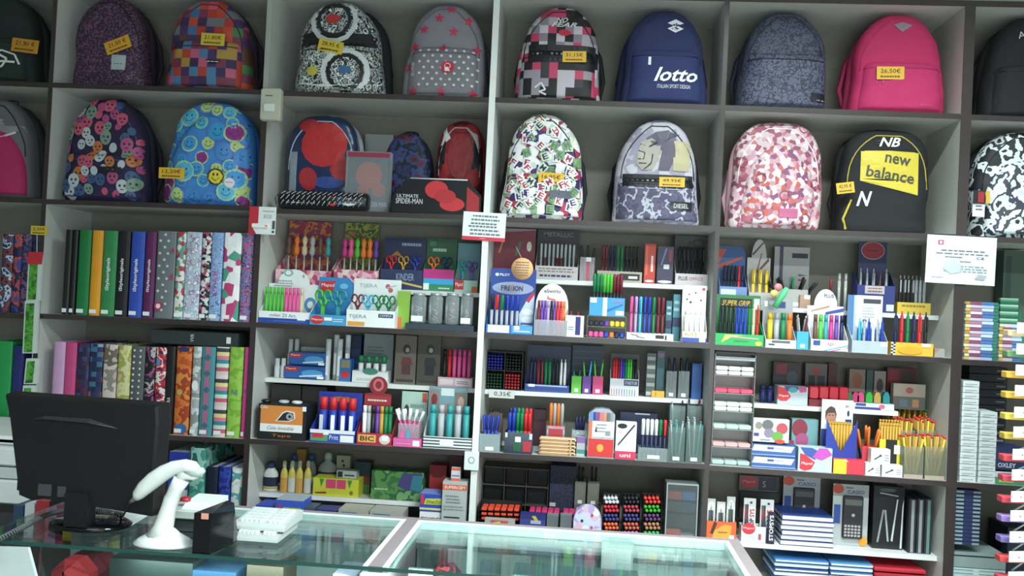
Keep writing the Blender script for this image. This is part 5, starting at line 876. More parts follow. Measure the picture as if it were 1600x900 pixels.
boxi('notepad_stack', 'dark blue-grey stack of cartons behind the coloured cups', 'box', 894, 942, 540, 600, .24, .04, 'd3', '27384E', [('r', 0, i/7, 1, i/7+.02, '44566A') for i in range(1, 7)])
d = disp('pen_case', 'wide white case of rainbow fineliners with a navy label', 953, 998, 553, 592, 618, .125, .03, 'd3', 'D0D4D8', '3A3A3E', [('r', .48, .6, .98, .95, '3A3A6A'), ('t', 'STAEDTLER', .52, .68, .94, .86, 'D8DCE8')]+[('r', .05+.09*i, .02, .07+.09*i, .4, ['C83A4A', '8A3A8A', '4A5AB8', '3A9A4A', '6A6A6A'][i // 2]) for i in range(10)])
put(d, 'tube', ['red', 'red', 'maroon', 'purple', 'blue', 'green', 'lime', 'lime', 'black', 'black'], 'in the wide white case', 'fineliner', top=561, r=.0042, v=.4)
boxi('lead_stack', 'column of grey-white refill packs beside the rainbow fineliners', 'box', 1010, 1024, 552, 616, .13, .03, 'd3', '5A6464', [('r', .05, .04+.2*i, .95, .12+.2*i, 'A8B0AC') for i in range(5)])
boxi('lead_box', 'tall teal box with a pink top corner, middle shelf', 'box', 1026, 1038, 548, 612, .16, .03, 'd3', '3A6A74', [('e', .5, .9, .4, .06, '9A6A8A')])
boxi('sticky_box', 'small yellow box at the front edge of the middle shelf', 'box', 1018, 1038, 611, 619, .1205, .02, 'd3', 'D8A83A', [('r', .3, .2, .35, .8, '8A6A2A')])
for i, (a, b_) in enumerate(((1041, 1057), (1060, 1077))):
    X = cup('pen_cup', ['clear cup of dark pens, left of two on the middle shelf', 'clear cup of dark pens, right of two on the middle shelf'][i], a, b_, 580, 617, .125, .04, 'd3', clear('B8C4C4', .15)); bunch(X, 'pen', ['black', 'navy', 'purple', 'black', 'silver'] if i == 0 else ['black', 'navy', 'black', 'green', 'black'], ['in the left clear cup', 'in the right clear cup'][i], 'gel pen', top=556, r=.0042, spread=.1)
boxi('lead_box', 'plain bright blue upright box beside the right upright, middle shelf', 'box', 1081, 1096, 568, 622, .13, .06, 'd3', '2A5CA8')
# row D front
plate('price_card', 'small white card lettered 0,35€ clipped to the front of the middle shelf', 'price card', 764, 804, 609, 622, .10, .001, 'C8CCC8', [('t', '0,35€', .2, .2, .85, .8, '3A3A3E')], 0, bev=0)
X = cup('pen_cup', 'grey square cup of blue-capped pens at the foot of the white post', 746, 781, 678, 704, .006, .05, 'D3', mat('8A9CA0', .4))
bunch(X, 'pen', ['blue']*9, 'in the grey square cup', 'pen', top=647, r=.0055, spread=.14)
X = cup('pen_cup', 'brown cup of dark pens behind the grey square cup', 764, 784, 645, 690, .10, .04, 'D3', '5A4A44'); bunch(X, 'pen', ['black']*5, 'in the brown cup', 'pen', top=636, r=.0042, spread=.2)
X = disp('marker_box', 'dark smoky box of blue, green and red markers in three columns', 788, 832, None, 676, 706, .006, .075, 'D3', mat('2E3A4A', .2), None, [('r', .33, .1, .6, .75, '1E5A3A'), ('r', .66, .1, .95, .6, 'B8283A'), ('r', .38, .55, .58, .8, W_), ('r', .02, .75, .1, .98, 'C8D4D8'), ('r', .88, .7, .98, .98, 'C8D4D8')])
put(X, 'marker', ['blue', 'blue', 'green', 'green', 'red', 'red'], 'in the front of the smoky box', 'marker', top=645, r=.0066, v=.22)
put(X, 'marker', ['navy', 'blue', 'green', 'green', 'red', 'red'], 'in the back of the smoky box', 'marker', top=637, r=.0066, v=.72)
d = disp('pencil_tub', 'clear upright tub of red and peach pencils', 854, 882, None, 666, 690, .06, .05, 'D3', clear('C8C8D8', .3), None, [('r', .1, .05, .9, .6, 'B8C0D0'), ('r', .1, .62, .9, .9, 'A8283A')])
put(d, 'marker', ['orange', 'silver', 'orange', 'silver'], 'in the clear upright tub', 'crayon', top=630, r=.0064, v=.3, c2='red', cat='crayon')
for k in range(5):
    X0, X1, _, _ = span(842+(k % 2), 900-(k % 2), 690, 700, .008); z = S('D3', X0)+.001+k*.0122
    if k < 5: tag(B().box(X0, X1, .008, .05, z, z+.0115, 'F0CBA0', bev=.005).prints(X0, X1, z, z+.0115, .008, [('r', .05, .42, .8, .6, 'E8A878'), ('r', .84, .1, .88, .9, 'D8B088')]).obj('plaster_pack'), f'peach striped flat case, {ordn(k, 5)} in the stack before the clear crayon tub', 'flat case', 'peach striped flat cases')
X = cup('pen_cup', 'clear cup of navy capped pens behind the peach cases', 893, 917, 672, 708, .055, .045, 'D3', clear('B8C0C8', .3)); bunch(X, 'marker', ['navy']*6, 'in the clear cup behind the peach cases', 'pen', top=648, r=.0052, spread=.06, c2='silver')
boxi('ruler_pack', 'small purple, white and teal striped box right of the peach cases', 'box', 901, 914, 683, 708, .02, .03, 'D3', 'A8B0B8', [('r', 0, .7, 1, 1, '8A5AA0'), ('r', 0, .15, 1, .35, '3A8A80')])
boxi('maroon_box', 'dark red carton deep between the smoky box and clear tub', 'box', 833, 852, 640, 700, .2, .04, 'D3', '4A1E2C')
t = thing('crayon_pack', 'rounded clear and red pack with white card and yellow flower dot', 'packet', (P(940, 700, .03).x, .03, S('D3', .45)))
X0, X1, Z0, Z1 = span(919, 960, 638, 711, .006, 'D3')
b = B().prism(outline(X0, X1, Z0, Z1, 'rect')[:2]+[(X1, Z1-.02), (X1-.02, Z1-.003), ((X0+X1)/2, Z1), (X0+.02, Z1-.003), (X0, Z1-.02)], .006, .05, mat('9AA4B4', .15))
b.prints(X0, X1, Z0, Z1, .006, [('r', .02, .02, .98, .38, 'D8302E'), ('e', .48, .2, .13, .08, 'F0A83A'), ('r', .15, .42, .98, .74, 'E4EAEA'), ('d', .3, .5, .7, .7, 3, '7A8488'), ('r', .65, .45, .85, .55, '8A9498'), ('p', [(.25, .52), (.3, .66), (.34, .52)], '2A3034')]+[('r', .04+.13*i, .75, .15+.13*i, .92, ['5A8AC8', '2A3A8A', '8A3A7A', 'E06A7A', 'E08A5A', '6A6A6A', '8A9094'][i]) for i in range(7)]+[('r', .02, .38, .14, .74, 'D8704A')]); b.obj('case', t)
boxi('pen_box', 'white box picturing a black pen, pink foot lettered uni', 'box', 962, 994, 660, 716, .004, .04, 'D3', 'EAF2F4', [('r', 0, 0, 1, .22, 'D8305A'), ('t', '^uni', .22, .06, .75, .16, 'F4D8DC'), ('e', .3, .9, .24, .07, '17191C'), ('p', [(.1, .4), (.14, .36), (.9, .9), (.94, .96), (.84, .94)], '3A3A46'), ('e', .22, .75, .12, .05, 'E8B8BC')])
X = cup('pen_cup', 'low clear cup of white-capped, green and red pens, front of the lower shelf', 997, 1045, 700, 717, .01, .055, 'D3', clear('B8C8C8', .3))
put(X, 'pen', ['white', 'white', 'white', 'white', 'green', 'red'], 'in the low clear cup', 'pen', top=655, r=.0062, v=.3, c2='navy')
boxi('pen_carton', 'dark navy carton behind the uni box and low clear cup', 'box', 968, 1026, 645, 700, .14, .04, 'D3', '1C2444', [('r', .4, .96, .8, .99, 'A8B0C0')])
for i, (a, b_, yt, yb, Y) in enumerate(((1044, 1070, 656, 720, .006), (1072, 1098, 652, 721, .006), (1046, 1070, 622, 690, .08), (1073, 1096, 622, 690, .08))):
    wh = ['front left', 'front right', 'rear left', 'rear right'][i]
    X = cup('refill_tub', f'tall clear tub of thin leads, {wh} of four by the dark upright', a, b_, yt+12, yb, Y, .055, 'D3', clear('A8C0BC', .14), cat='tub'); bunch(X, 'pencil', [['silver', 'teal', 'silver', 'silver', 'teal', 'silver', 'silver', 'silver'], ['silver', 'silver', 'teal', 'silver', 'silver', 'maroon', 'silver', 'silver'], ['silver', 'black', 'silver', 'navy', 'silver'], ['navy', 'maroon', 'silver', 'navy', 'maroon']][i], f'in the {wh} clear tub', 'lead tube', top=yt, r=.0028, spread=.12, cat='lead tube')
# row E on the shelf hidden by the counter
t = thing('pen_rack', 'dark open cabinet of six square compartments deep in the shelf under the pens', 'rack', (P(805, 790, .15).x, .2, S('f3', .1)))
X0, X1, Z0, Z1 = span(750, 856, 731, 838, .17, 'f3'); Zm = P(803, 789, .17).z; b = B()
for i in range(4): x = X0+(X1-X0-.003)*i/3; b.box(x, x+.003, .17, .29, Z0, Z1, '4A4844')
for z in (Z0, Zm, (Zm+Z1)/2, Z1-.003):
    for i in range(3): x = X0+(X1-X0-.003)*i/3; b.box(x+.003, x+(X1-X0-.003)/3, .17, .29, z, z+.003, '5A5852')
b.obj('rack_frame', t)
for i in range(3):
    for j in range(2):
        x = X0+(X1-X0-.003)*i/3+.006; w_ = (X1-X0-.003)/3-.009; z = (Zm+Z1)/2 if j else Zm; z += .0035; h = (Z1-Zm)/2-.012
        o = B().box(x, x+w_, .2, .285, z, z+h, pat('dots', ['24262C', '14161A'], 130, rough=.4, stops=[0, .25])).obj('marker_bundle'); tag(o, f'dark bundle of markers seen end on in the {["left", "middle", "right"][i]} {"upper" if j else "lower"} compartment', 'markers', None)
X0r, X1r = X0, X1
for c, xs in (('red', (797,)), ('blue', (823, 831, 839, 847, 827))):
    for i, x in enumerate(xs):
        p = P(x, 783 if x != 827 else 776, .15); tag(B().lathe([(.0085, 0), (.0085, .02)], CN[c], (p.x, .172, p.z+.004), n=10, M=None).obj('marker_cap'), f'{c} round cap at the edge of the dark cabinet', 'cap', 'blue round caps at the cabinet edge' if c == 'blue' else None) if 0 else None
X0, X1, Z0, Z1 = span(858, 898, 728, 843, .16, 'f3'); tag(B().box(X0, X1, .16, .28, Z0, Z1, pat('dots', ['26282C', '101214', '2A3450'], 120, 2, stops=[0, .2, .34])).prints(X0, X1, Z0, Z1, .16, [('r', .02, .36, .25, .42, 'C8D0CC')]).obj('pen_tower'), 'tall black tower of pens seen end on beside the six compartments', 'pen tower')
def ends(cells, c, lab, cat, grp, Y=.012, D=.09, w=8, h=5, cm=None):
    X = None
    for i, (x, y) in enumerate(cells):
        p = P(x, y, Y); q_ = P(x+w, y+h, Y); o = B().box(p.x, q_.x, Y, Y+D, q_.z, p.z, c, bev=.002).obj('marker'); tag(o, lab, cat, grp)
t = thing('marker_rack', 'black tiered rack of orange-ended highlighters behind the counter', 'rack', (P(790, 830, .03).x, .06, S('f3', .1)))
X0, X1, Z0, Z1 = span(747, 813, 789, 838, .02, 'f3'); B().box(X0, X1, .10, .108, Z0, Z1, '121416').box(X0, X1, .02, .1, Z0, Z0+.002, '121416').box(X0, X0+.0015, .02, .1, Z0+.002, Z1, '121416').box(X1-.0015, X1, .02, .1, Z0+.002, Z1, '121416').obj('rack_body', t)
h0 = P(780, 793, .02).z
b = B()
for r_ in range(3): zz = P(780, 799.3+r_*7.2, .02).z; b.box(X0+.002, X1-.002, .022, .099, zz-.0012, zz-.0004, '121416')
b.obj('tier', t)
ends([(752+i*10.2, 793.3+r_*7.2+i*.35) for r_ in range(3) for i in range(6)], 'E2482E', 'orange-ended highlighter lying in the black tiered rack', 'highlighter', 'orange highlighters in the black rack', Y=.024, D=.07, w=8, h=4.6)
boxi('eraser_box', 'grey box with a yellow and red window before the orange highlighters', 'box', 757, 804, 812, 833, -.012, .03, 'f3' if 0 else P(780, 836, -.012).z, 'A8A8A4', [('r', .2, .15, .78, .95, 'C8544A'), ('p', [(.22, .4), (.3, .8), (.5, .9), (.62, .5)], 'E0C83A'), ('r', .25, .4, .5, .6, '5A9A3A')])
boxi('eraser_box', 'deep blue-purple box with a yellow bird shape lettered on orange', 'box', 812, 852, 805, 835, -.012, .05, P(830, 838, -.012).z, '2E3278', [('r', .0, .4, 1, .8, '3A4490'), ('p', [(.45, .95), (.6, .98), (.75, .7), (.6, .72)], 'C8B83A'), ('r', .42, .6, .82, .76, 'A8B0C0'), ('r', .3, .15, .66, .4, 'D8704A')])
ends([(827+i*9.6, 797+i*.5) for i in range(5)]+[(880+i*9, 799.5+i*.4) for i in range(2)], 'C8306A', 'pink-ended highlighter lying in the row above the clear boxes', 'highlighter', 'pink highlighters above the clear boxes', Y=.05, D=.06, w=8, h=5)
zz = P(860, 803.5, .05).z
for i, (a, b_) in enumerate(((854, 872), (875, 893))):
    t = boxi('clear_box', ['clear empty-looking plastic box, left of two by the patterned pouch', 'clear empty-looking plastic box, right of two touching the patterned pouch'][i], 'box', a, b_, 806, 836, .0, .045, P(870, 841, 0).z, clear('9AA4A8', .35), [('r', .0, .02, .5, .12, 'E08A5A')] if i == 0 else [('e', .5, .12, .1, .06, W_)])
boxi('shelf_riser', 'narrow black riser under the pink-ended highlighters', 'riser', 826, 899, 803.4, 842, .052, .055, 'f3', '1A1C1E')
for i, (a, b_) in enumerate(((898, 915), (918, 936))):
    X = cup('brush_cup', ['white-framed clear cup of pencils with black tips, left one', 'white-framed clear cup of pencils with black tips, right one'][i], a, b_, 752, 788, .14, .05, P(917, 790, .14).z, clear('B8B8A8', .3)); bunch(X, 'marker', ['black']*6, ['in the left white-framed cup', 'in the right white-framed cup'][i], 'brush', top=728, r=.0042, spread=.05, c2='brown', cat='brush')
boxi('shelf_riser', 'grey riser box behind the patterned pouch carrying two clear cups', 'riser', 896, 938, 790, 842, .13, .07, 'f3', '6A6C68')
t = thing('patterned_pouch', 'small white, lilac and pink polka-dot pouch with scalloped print behind the counter', 'pouch', (P(916, 830, .02).x, .03, S('f3', .4)))
X0, X1, Z0, Z1 = span(896, 940, 791, 842, .006, 'f3'); b = B(); n = 14
m = (X0+X1)/2; w_ = (X1-X0)/2; oc = [(X0, Z0), (X1, Z0), (X1, Z0+(Z1-Z0)*.6)]+[(m+w_*math.cos(a*math.pi/n)*(.98), Z0+(Z1-Z0)*(.6+.4*math.sin(a*math.pi/n))) for a in range(1, n)]+[(X0, Z0+(Z1-Z0)*.6)]
b.prism(oc, .006, .045, pat('cells', ['D8D0E8', 'C8D8E8', 'E0B8D8', 'E8E4F0', 'B8A8D8'], 55)); b.prints(X0, X1, Z0, Z1, .006, [('e', .3+.35*(i % 2), .25+.17*i, .05, .045, ['5A3A7A', 'C04A8A', '3A3A5A', 'B04A6A'][i % 4]) for i in range(4)]+[('e', .6, .25, .2, .12, '7AC0DC'), ('p', [(.44, .25), (.6, .1), (.76, .25)], 'B85AA0')]); b.obj('pouch_body', t)
B().tube([(X0+.004, .02, Z0), (X0-.001, .02, Z0+(Z1-Z0)*.6), (X0+.012, .02, Z1-.008)], .003, 'A86AB8').obj('piping', t)
BALL = {}
for ci, (x0, x1) in enumerate(((944, 966), (975, 998), (1007, 1031))):
    tiers = ([('C9D4DC', 'pearl grey'), ('C8283A', 'red'), ('3A3A7A', 'indigo'), ('D8643A', 'orange'), ('A04AA8', 'violet')], [('22242A', 'black'), ('A83A4A', 'dull red'), ('3A3A7A', 'indigo'), ('C05A4A', 'rust'), ('B87AB0', 'mauve')], [('D8382E', 'bright red'), ('3AA82E', 'bright green'), ('5A3A6A', 'plum'), ('B07A5A', 'tan'), ('2AB45A', 'emerald')])[ci]
    col = ['left', 'middle', 'right'][ci]
    X0, X1, Z0, Z1 = span(x0-2, x1+2, 772, 846, .03, 'f3'); tr = thing('pencil_stand', f'{col} dark stand with tiers of round pencil ends', 'stand', ((X0+X1)/2, .08, Z0)); b = B().box(X0, X1, .095, .10, Z0, Z1-.01, '1A1C20')
    for k in range(6): zz = Z1-.008-(Z1-Z0-.008)*k/5; 
    b.box(X0, X0+.001, .03, .095, Z0, Z1-.02, '24262A').box(X1-.001, X1, .03, .095, Z0, Z1-.02, '24262A').obj('stand_body', tr)
    for k, (c, cn) in enumerate(tiers):
        for i in range(4):
            for j in range(2):
                p = P(x0+2.5+i*(x1-x0-5)/3+(1 if j else -1), 779+k*13.6+j*6, .03); me = stick('sharp', .062, .0062, '1E2026' if k > 1 else c, c)
                if (c) not in BALL:
                    BALL[c] = B().lathe([(.0045, .0), (.0045, .05), (.0066, .052), (.0066, .058), (.0035, .063)], c, n=8).mesh('round_pencil')
                inst(BALL[c], 'round_pencil', (p.x, .093, p.z), f'{cn} round-ended pencil lying in the {col} dark stand', 'pencil', f'{cn} round-ended pencils in the {col} stand', (math.pi/2, 0, 0))
t = thing('marker_cabinet', 'clear-fronted cabinet of stacked red, blue and pastel blocks by the dark upright', 'display case', (P(1065, 840, .03).x, .05, S('f3', .7)))
X0, X1, Z0, Z1 = span(1040, 1090, 758, 850, .02, 'f3'); b = B().box(X0, X0+.004, .02, .10, Z0, Z1, mat('98A4A4', .3)).box(X1-.004, X1, .02, .10, Z0, Z1, mat('98A4A4', .3)).box(X0, X1, .02, .10, Z1, Z1+.004, mat('98A4A4', .3)).box(X0+.004, X1-.004, .096, .1, Z0, Z1, '1A1C20'); b.obj('case_frame', t); B().box(X0+.004, X1-.004, .021, .022, Z0, Z1-.001, clear('A8B4B4', .1)).obj('front_pane', t)
for i, (u, v0, v1, c, n_) in enumerate(((0, .76, .9, 'A82A34', 'dark red'), (1, .76, .9, '2A5A98', 'mid blue'), (0, .56, .73, '3A2A30', 'brown black'), (1, .56, .73, '1E2A5A', 'navy'), (0, .3, .53, '1C2222', 'black, left'), (1, .3, .53, '1A1C22', 'black, right'), (0, .16, .28, 'E8624A', 'coral'), (1, .14, .2, 'B8BCC8', 'pale grey'), (0, .0, .07, 'D8D868', 'pale yellow'), (1, .0, .1, 'E0487A', 'hot pink'), (0, .08, .15, '7A7A7A', 'mid grey'))):
    xa = X0+.006+(X1-X0-.012)*u/2; xb = xa+(X1-X0-.012)/2-.001; tag(B().box(xa, xb, .03, .09, Z0+.001+(Z1-Z0-.004)*v0, Z0+.001+(Z1-Z0-.004)*v1-.001, c, bev=.001).obj('block_pack'), f'{n_} pack stacked inside the clear-fronted cabinet', 'packet')
# ================================================================ BAY 4
# row C back shelf
d = disp('pen_display', 'blue curved display of black pens, back left under the pink backpack', 1124, 1167, 385, 448, 470, .13, .06, 'c4', '6A88C0', '24508E', [('r', .05, .5, .6, .85, 'C8D0DC')], [('p', [(0, .7), (.3, .95), (0, .95)], 'C0402E'), ('p', [(0, .6), (.9, .8), (.9, .84), (0, .68)], 'B8482E')], shape='slant')
put(d, 'pen', ['black', 'black', 'black', 'black', 'red', 'navy'], 'in the blue curved display', 'pen', top=415, r=.0045, v=.4, u=(.12, .94))
d = disp('pencil_display', 'white round-headed display of yellow pens with crossed pencils print', 1170, 1207, 374, 457, 472, .13, .06, 'c4', 'B8B4B0', 'B4B2B0', (), [('p', [(.2, .78), (.7, .98), (.72, .96), (.25, .75)], '4A4A4C'), ('p', [(.4, .5), (.9, .72), (.95, .68), (.45, .48)], '6A3A3E'), ('p', [(.4, .52), (.6, .8), (.62, .78), (.46, .5)], '8A4A4A')], shape='hump')
put(d, 'pen', ['yellow', 'yellow', 'yellow'], 'in the white round-headed display', 'yellow ruler pen', top=421, r=.007, v=.4)
boxi('pen_display_card', 'large white pen card with a black name bar at the shelf back', 'display card', 1209, 1264, 386, 470, .24, .006, 'c4', 'A8A8A8', [('r', .15, .3, .25, 1, '3A3E58'), ('r', .5, .82, .95, .9, '26262C'), ('p', [(.7, .52), (.95, .54), (.7, .56)], '3A6A4A'), ('p', [(.7, .44), (.95, .46), (.7, .48)], 'A84A4A')])
X = cup('pen_basket', 'white basket heaped with black and green pens in the right bay', 1213, 1262, 452, 486, .14, .06, 'c4', 'A8A8A4'); bunch(X, 'pen', ['black', 'black', 'green', 'black', 'black', 'green', 'black', 'silver', 'black', 'black', 'black', 'green'], 'in the white basket', 'pen', top=430, r=.0052, spread=.75)
boxi('pen_holder', 'light brown cardboard box at the front of the upper pen shelf', 'box', 1250, 1266, 461, 481, .121, .015, 'c4', 'B08A74', [('r', .4, .7, .95, 1, W_)])
inst(stick('marker', .11, .005, '2A2A2E', '8A2A2E'), 'pen', (P(1298, 450, .15).x, .15, S('c4', 1.2)+.001), 'black and dark red pen standing alone on the upper pen shelf', 'pen', None)
for x in (1311, 1321): inst(stick('tube', .13, .0055, mat('A8B0AC', .15), mat('B8C0BC', .15)), 'glass_tube', (P(x, 450, .15).x, .15, S('c4', 1.2)+.001), 'clear grey tube standing on the upper pen shelf', 'tube', 'clear grey tubes')
d = disp('pen_display', 'stepped navy display of silver pens with a dark red oval', 1339, 1398, 372, 446, 488, .125, .07, 'c4', '26347A', '1C2656', [('r', .2, .68, .72, .98, 'B8AEB0'), ('d', .25, .84, .66, .93, 1, 'A82E38'), ('d', .25, .72, .66, .82, 1, '3A3034'), ('r', .78, .05, .98, .3, 'C8D0DC')], [('e', .5, .88, .42, .13, 'A0A4B0'), ('e', .5, .88, .4, .12, '98202A'), ('d', .28, .86, .72, .9, 1, '4A1A20')], hx=(1342, 1386))
put(d, 'clickpen', ['silver', 'silver', 'silver', 'brown', 'silver'], 'in the stepped navy display', 'metal pen', top=420, r=.0048, v=.5)
d = disp('pen_display', 'yellow-fronted display of black and grey pens behind the certificate corner', 1402, 1454, None, 473, 492, .125, .06, 'c4', 'D8B83A', None, [('d', .1, .5, .9, .9, 1, '8A7A3A')])
put(d, 'clickpen', ['black', 'black', 'black', 'black', 'silver', 'silver', 'silver'], 'in the yellow-fronted display', 'ball pen', top=431, r=.0052, v=.4, cap='silver')
# row C front
d = disp('pen_display', 'green display of grip pens headed SUPER GRIP in gold on black', 1117, 1193, 461, 522, 541, .006, .08, 'C4', '2EAE5E', '2A7A44', [('p', [(.12, .2), (.2, .9), (.6, .9), (.35, .75)], 'D8D85A'), ('p', [(.2, .7), (.9, .6), (.9, .7), (.3, .82)], 'D8A0A0'), ('d', .38, .3, .7, .5, 1, '1E8A44'), ('e', .9, .25, .07, .2, 'C8D04A')], [('r', .14, .74, .82, .93, '1E1A14'), ('t', '*SUPER GRIP', .18, .78, .78, .89, 'C8A83A'), ('r', .86, .72, .98, .94, 'C8E0CC')])
put(d, 'clickpen', ['black', 'black', 'black', 'black', 'blue', 'blue', 'blue', 'green', 'beige', 'red'], 'in the SUPER GRIP display', 'grip pen', top=475, r=.0056, v=.3)
d = disp('marker_display', 'white display of yellow, green and orange highlighters with a blue label', 1196, 1244, 466, 531, 547, .006, .07, 'C4', 'E4EAEA', '9AA0A4', [('r', .2, .6, .8, .9, '5A6468'), ('r', .1, .3, .3, .5, '3A3E58'), ('t', 'STAEDTLER', .35, .3, .72, .48, '8A9498'), ('r', .8, .7, .98, 1, W_)], [('r', .5, .8, .75, .93, '2A3E7A'), ('r', .05, .82, .15, .93, W_), ('e', .3, .9, .12, .05, 'B8C0C4')])
put(d, 'tube', ['yellow', 'silver', 'green', 'orange'], 'in the white highlighter display', 'highlighter', top=489, r=.0092, v=.4, cat='highlighter')
for nm, c, x0_, y0_, x1_, y1_, r_ in (('green jumbo highlighter leaning above the highlighter display', '5ACB8A', 1210, 480, 1229, 450, .011),):
    a = P(x0_, y0_, -.004); b_ = P(x1_, y1_, -.004); a.y = b_.y = -.012; o = B().tube([a, a.lerp(b_, .75), b_], [r_, r_, r_*.8], c, n=10).obj('jumbo_highlighter'); tag(o, nm, 'highlighter')
for nm, c, x, y in (('round pale pink badge above the highlighter display', 'D88A90', 1216, 449), ('round pale yellow badge above the highlighter display', 'D8CC7A', 1209, 459)):
    p = P(x, y, .04); p.y = .04 if 'pink' in nm else .034; tag(B().lathe([(.014, -.001), (.014, .001)], c, n=20, M=Matrix.Translation(p) @ Matrix.Rotation(math.pi/2, 4, 'X')).obj('badge'), nm, 'badge')
X = cup('pen_cup', 'sky blue cup of silver and red pens below the upper shelf', 1245, 1263, 518, 548, .008, .045, 'C4', '38A8D0'); bunch(X, 'clickpen', ['silver', 'maroon', 'silver', 'silver', 'maroon', 'silver'], 'in the sky blue cup', 'pen', top=491, r=.0045, spread=.22)
d = disp('pen_display', 'white PLUS display of rainbow pens with a rounded header', 1267, 1325, 452, 531, 550, .006, .07, 'C4', 'E8EEF0', 'E0E4E8', [('r', .06, .45, .25, .9, '2A4A9A'), ('t', '^ip', .45, .4, .62, .8, 'D87A8A'), ('p', [(.4, .0), (1, .5), (1, .62), (.3, 0)], '5AA8D8'), ('p', [(.6, .0), (1, .3), (1, .42), (.5, 0)], 'D85AA0'), ('r', .8, .05, .98, .3, W_)], [('t', '^PLUS', .45, .86, .72, .92, '4A5468'), ('p', [(.1, .62), (.6, .7), (.62, .74), (.1, .64)], 'B88A6A'), ('p', [(.5, .58), (1, .64), (1, .7), (.5, .62)], '3A4A9A')], shape='hump')
put(d, 'tube', ['brown', 'lime', 'teal', 'magenta', 'purple', 'navy'], 'in the white PLUS rainbow display', 'gel pen', top=492, r=.0072, v=.3)
d = disp('pen_display', 'pale grey-blue display of blue pens with a white header and black bar', 1331, 1387, 462, 533, 556, .006, .07, 'C4', 'A8B8C0', 'B4C4D0', [('r', .8, .6, .98, .95, W_)], [('r', .25, .45, 1, 1, 'E2E8EC'), ('r', .45, .86, .95, .94, '3A424E'), ('d', .42, .6, .8, .8, 4, 'A0A8B0'), ('e', .5, .55, .06, .04, '3A5AA0'), ('r', .3, .0, 1, .42, '2A6CC0'), ('r', 0, .3, .18, 1, '4A7AB0')])
put(d, 'clickpen', ['cyan', 'silver', 'blue', 'white', 'silver', 'blue'], 'in the pale grey-blue display', 'technical pen', top=497, r=.005, v=.4, u=(.2, .98))
d = disp('pen_display', 'orange-yellow display with chequered left edge holding red and dark pens', 1392, 1458, None, 536, 561, .006, .07, 'C4', 'F0B02E', None, [('r', 0, 0, .1, 1, 'E8ECE8')]+[('r', .05*(k % 2), .125*k, .05+.05*(k % 2), .125*k+.125, '2A2A2C') for k in range(8)]+[('r', .72, .72, .92, .98, W_), ('e', .45, .4, .3, .3, 'E8A020')])
put(d, 'clickpen', ['navy', 'red', 'green', 'navy', 'red', 'black'], 'in the orange-yellow display', 'fat ball pen', top=487, r=.0066, v=.3)
boxi('display_flap', 'folded grey-brown cardboard flap right of the orange-yellow display', 'box', 1460, 1476, 545, 562, .008, .05, 'C4', '9A9890', [('p', [(0, .4), (.5, 1), (0, 1)], 'A87A70')])
# row D
t = thing('eraser_dispenser', 'tall clear tiered dispenser of white and pink erasers at the left upright', 'dispenser', (P(1146, 730, .03).x, .04, S('D4', .87)))
X0, X1, Z0, Z1 = span(1114, 1178, 549, 733, .012, 'D4'); b = B().box(X0, X0+.002, .012, .09, Z0, Z1, clear('B8BCBC', .35)).box(X1-.002, X1, .012, .09, Z0, Z1, clear('B8BCBC', .35)).box(X0, X1, .09, .092, Z0, Z1, 'A8A8A4'); NT = 6
for k in range(NT+1): zz = Z0+(Z1-Z0-.022)*k/NT; b.box(X0+.002, X1-.002, .012, .09, zz, zz+.0015, clear('C8CCCC', .45))
b.box(X0, X1, .012, .014, Z1-.03, Z1-.018, '98A0A4').box(X0, X1, .012, .09, Z1-.008, Z1, '2A2C32').obj('case', t)
for k in range(NT):
    z = Z0+(Z1-Z0-.022)*k/NT+.0022; hh = (Z1-Z0)/NT
    cc = ['A8BCBC', 'D8A8A8', 'B8D8C8', 'D8E4E0', 'E8486A', 'D0D0CC'][k]; nm = ['grey-green', 'pink-white', 'mint', 'white', 'bright pink', 'ivory'][k]
    for i in range(3):
        w_ = (X1-X0-.008)/3; x = X0+.004+i*w_
        for lay in range(2 if k in (3, 5) else 1):
            o = B().box(x+.0006, x+w_-.0006, .018, .075, z+lay*.0155, z+.0145+lay*.0155, cc, bev=.003).obj('eraser'); tag(o, f'{nm} eraser in the clear tiered dispenser, tier {["one from the foot", "two up", "three up", "four up", "five up", "at the top"][k]}', 'eraser', f'{nm} erasers in the tiered dispenser')
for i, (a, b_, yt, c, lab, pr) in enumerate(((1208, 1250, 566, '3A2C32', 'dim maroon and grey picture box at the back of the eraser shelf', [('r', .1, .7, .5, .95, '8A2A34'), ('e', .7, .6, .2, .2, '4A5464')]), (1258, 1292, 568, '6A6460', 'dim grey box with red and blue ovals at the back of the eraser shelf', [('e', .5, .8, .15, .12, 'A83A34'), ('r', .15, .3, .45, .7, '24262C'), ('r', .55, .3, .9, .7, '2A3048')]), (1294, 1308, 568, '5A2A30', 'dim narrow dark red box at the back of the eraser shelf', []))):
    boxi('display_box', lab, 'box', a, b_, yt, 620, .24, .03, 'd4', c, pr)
for i, x in enumerate((1192, 1203)): inst(stick('tube', .06, .011, '24306E', '1E2858'), 'sharpener_pot', (P(x, 612, .16).x, .165, S('d4', .87)+.001), 'dark blue round pot left of the red and blue eraser box', 'pot', 'dark blue round pots')
boxi('eraser_box', 'light blue box with a big red corner oval and coloured blobs', 'box', 1215, 1262, 604, 632, .125, .06, 'd4', 'B4C0CC', [('p', [(0, .3), (0, 1), (.25, .9), (.45, .45), (.3, .2), (.1, .2)], 'D8303A'), ('t', 'Maped', .05, .4, .35, .55, W_), ('p', [(.2, 1), (.3, .75), (.6, .7), (.75, 1)], '2A4A8A'), ('e', .5, .82, .15, .14, '3A9AA0'), ('p', [(.65, 1), (.75, .7), (.95, .75), (.95, 1)], 'B8487A')])
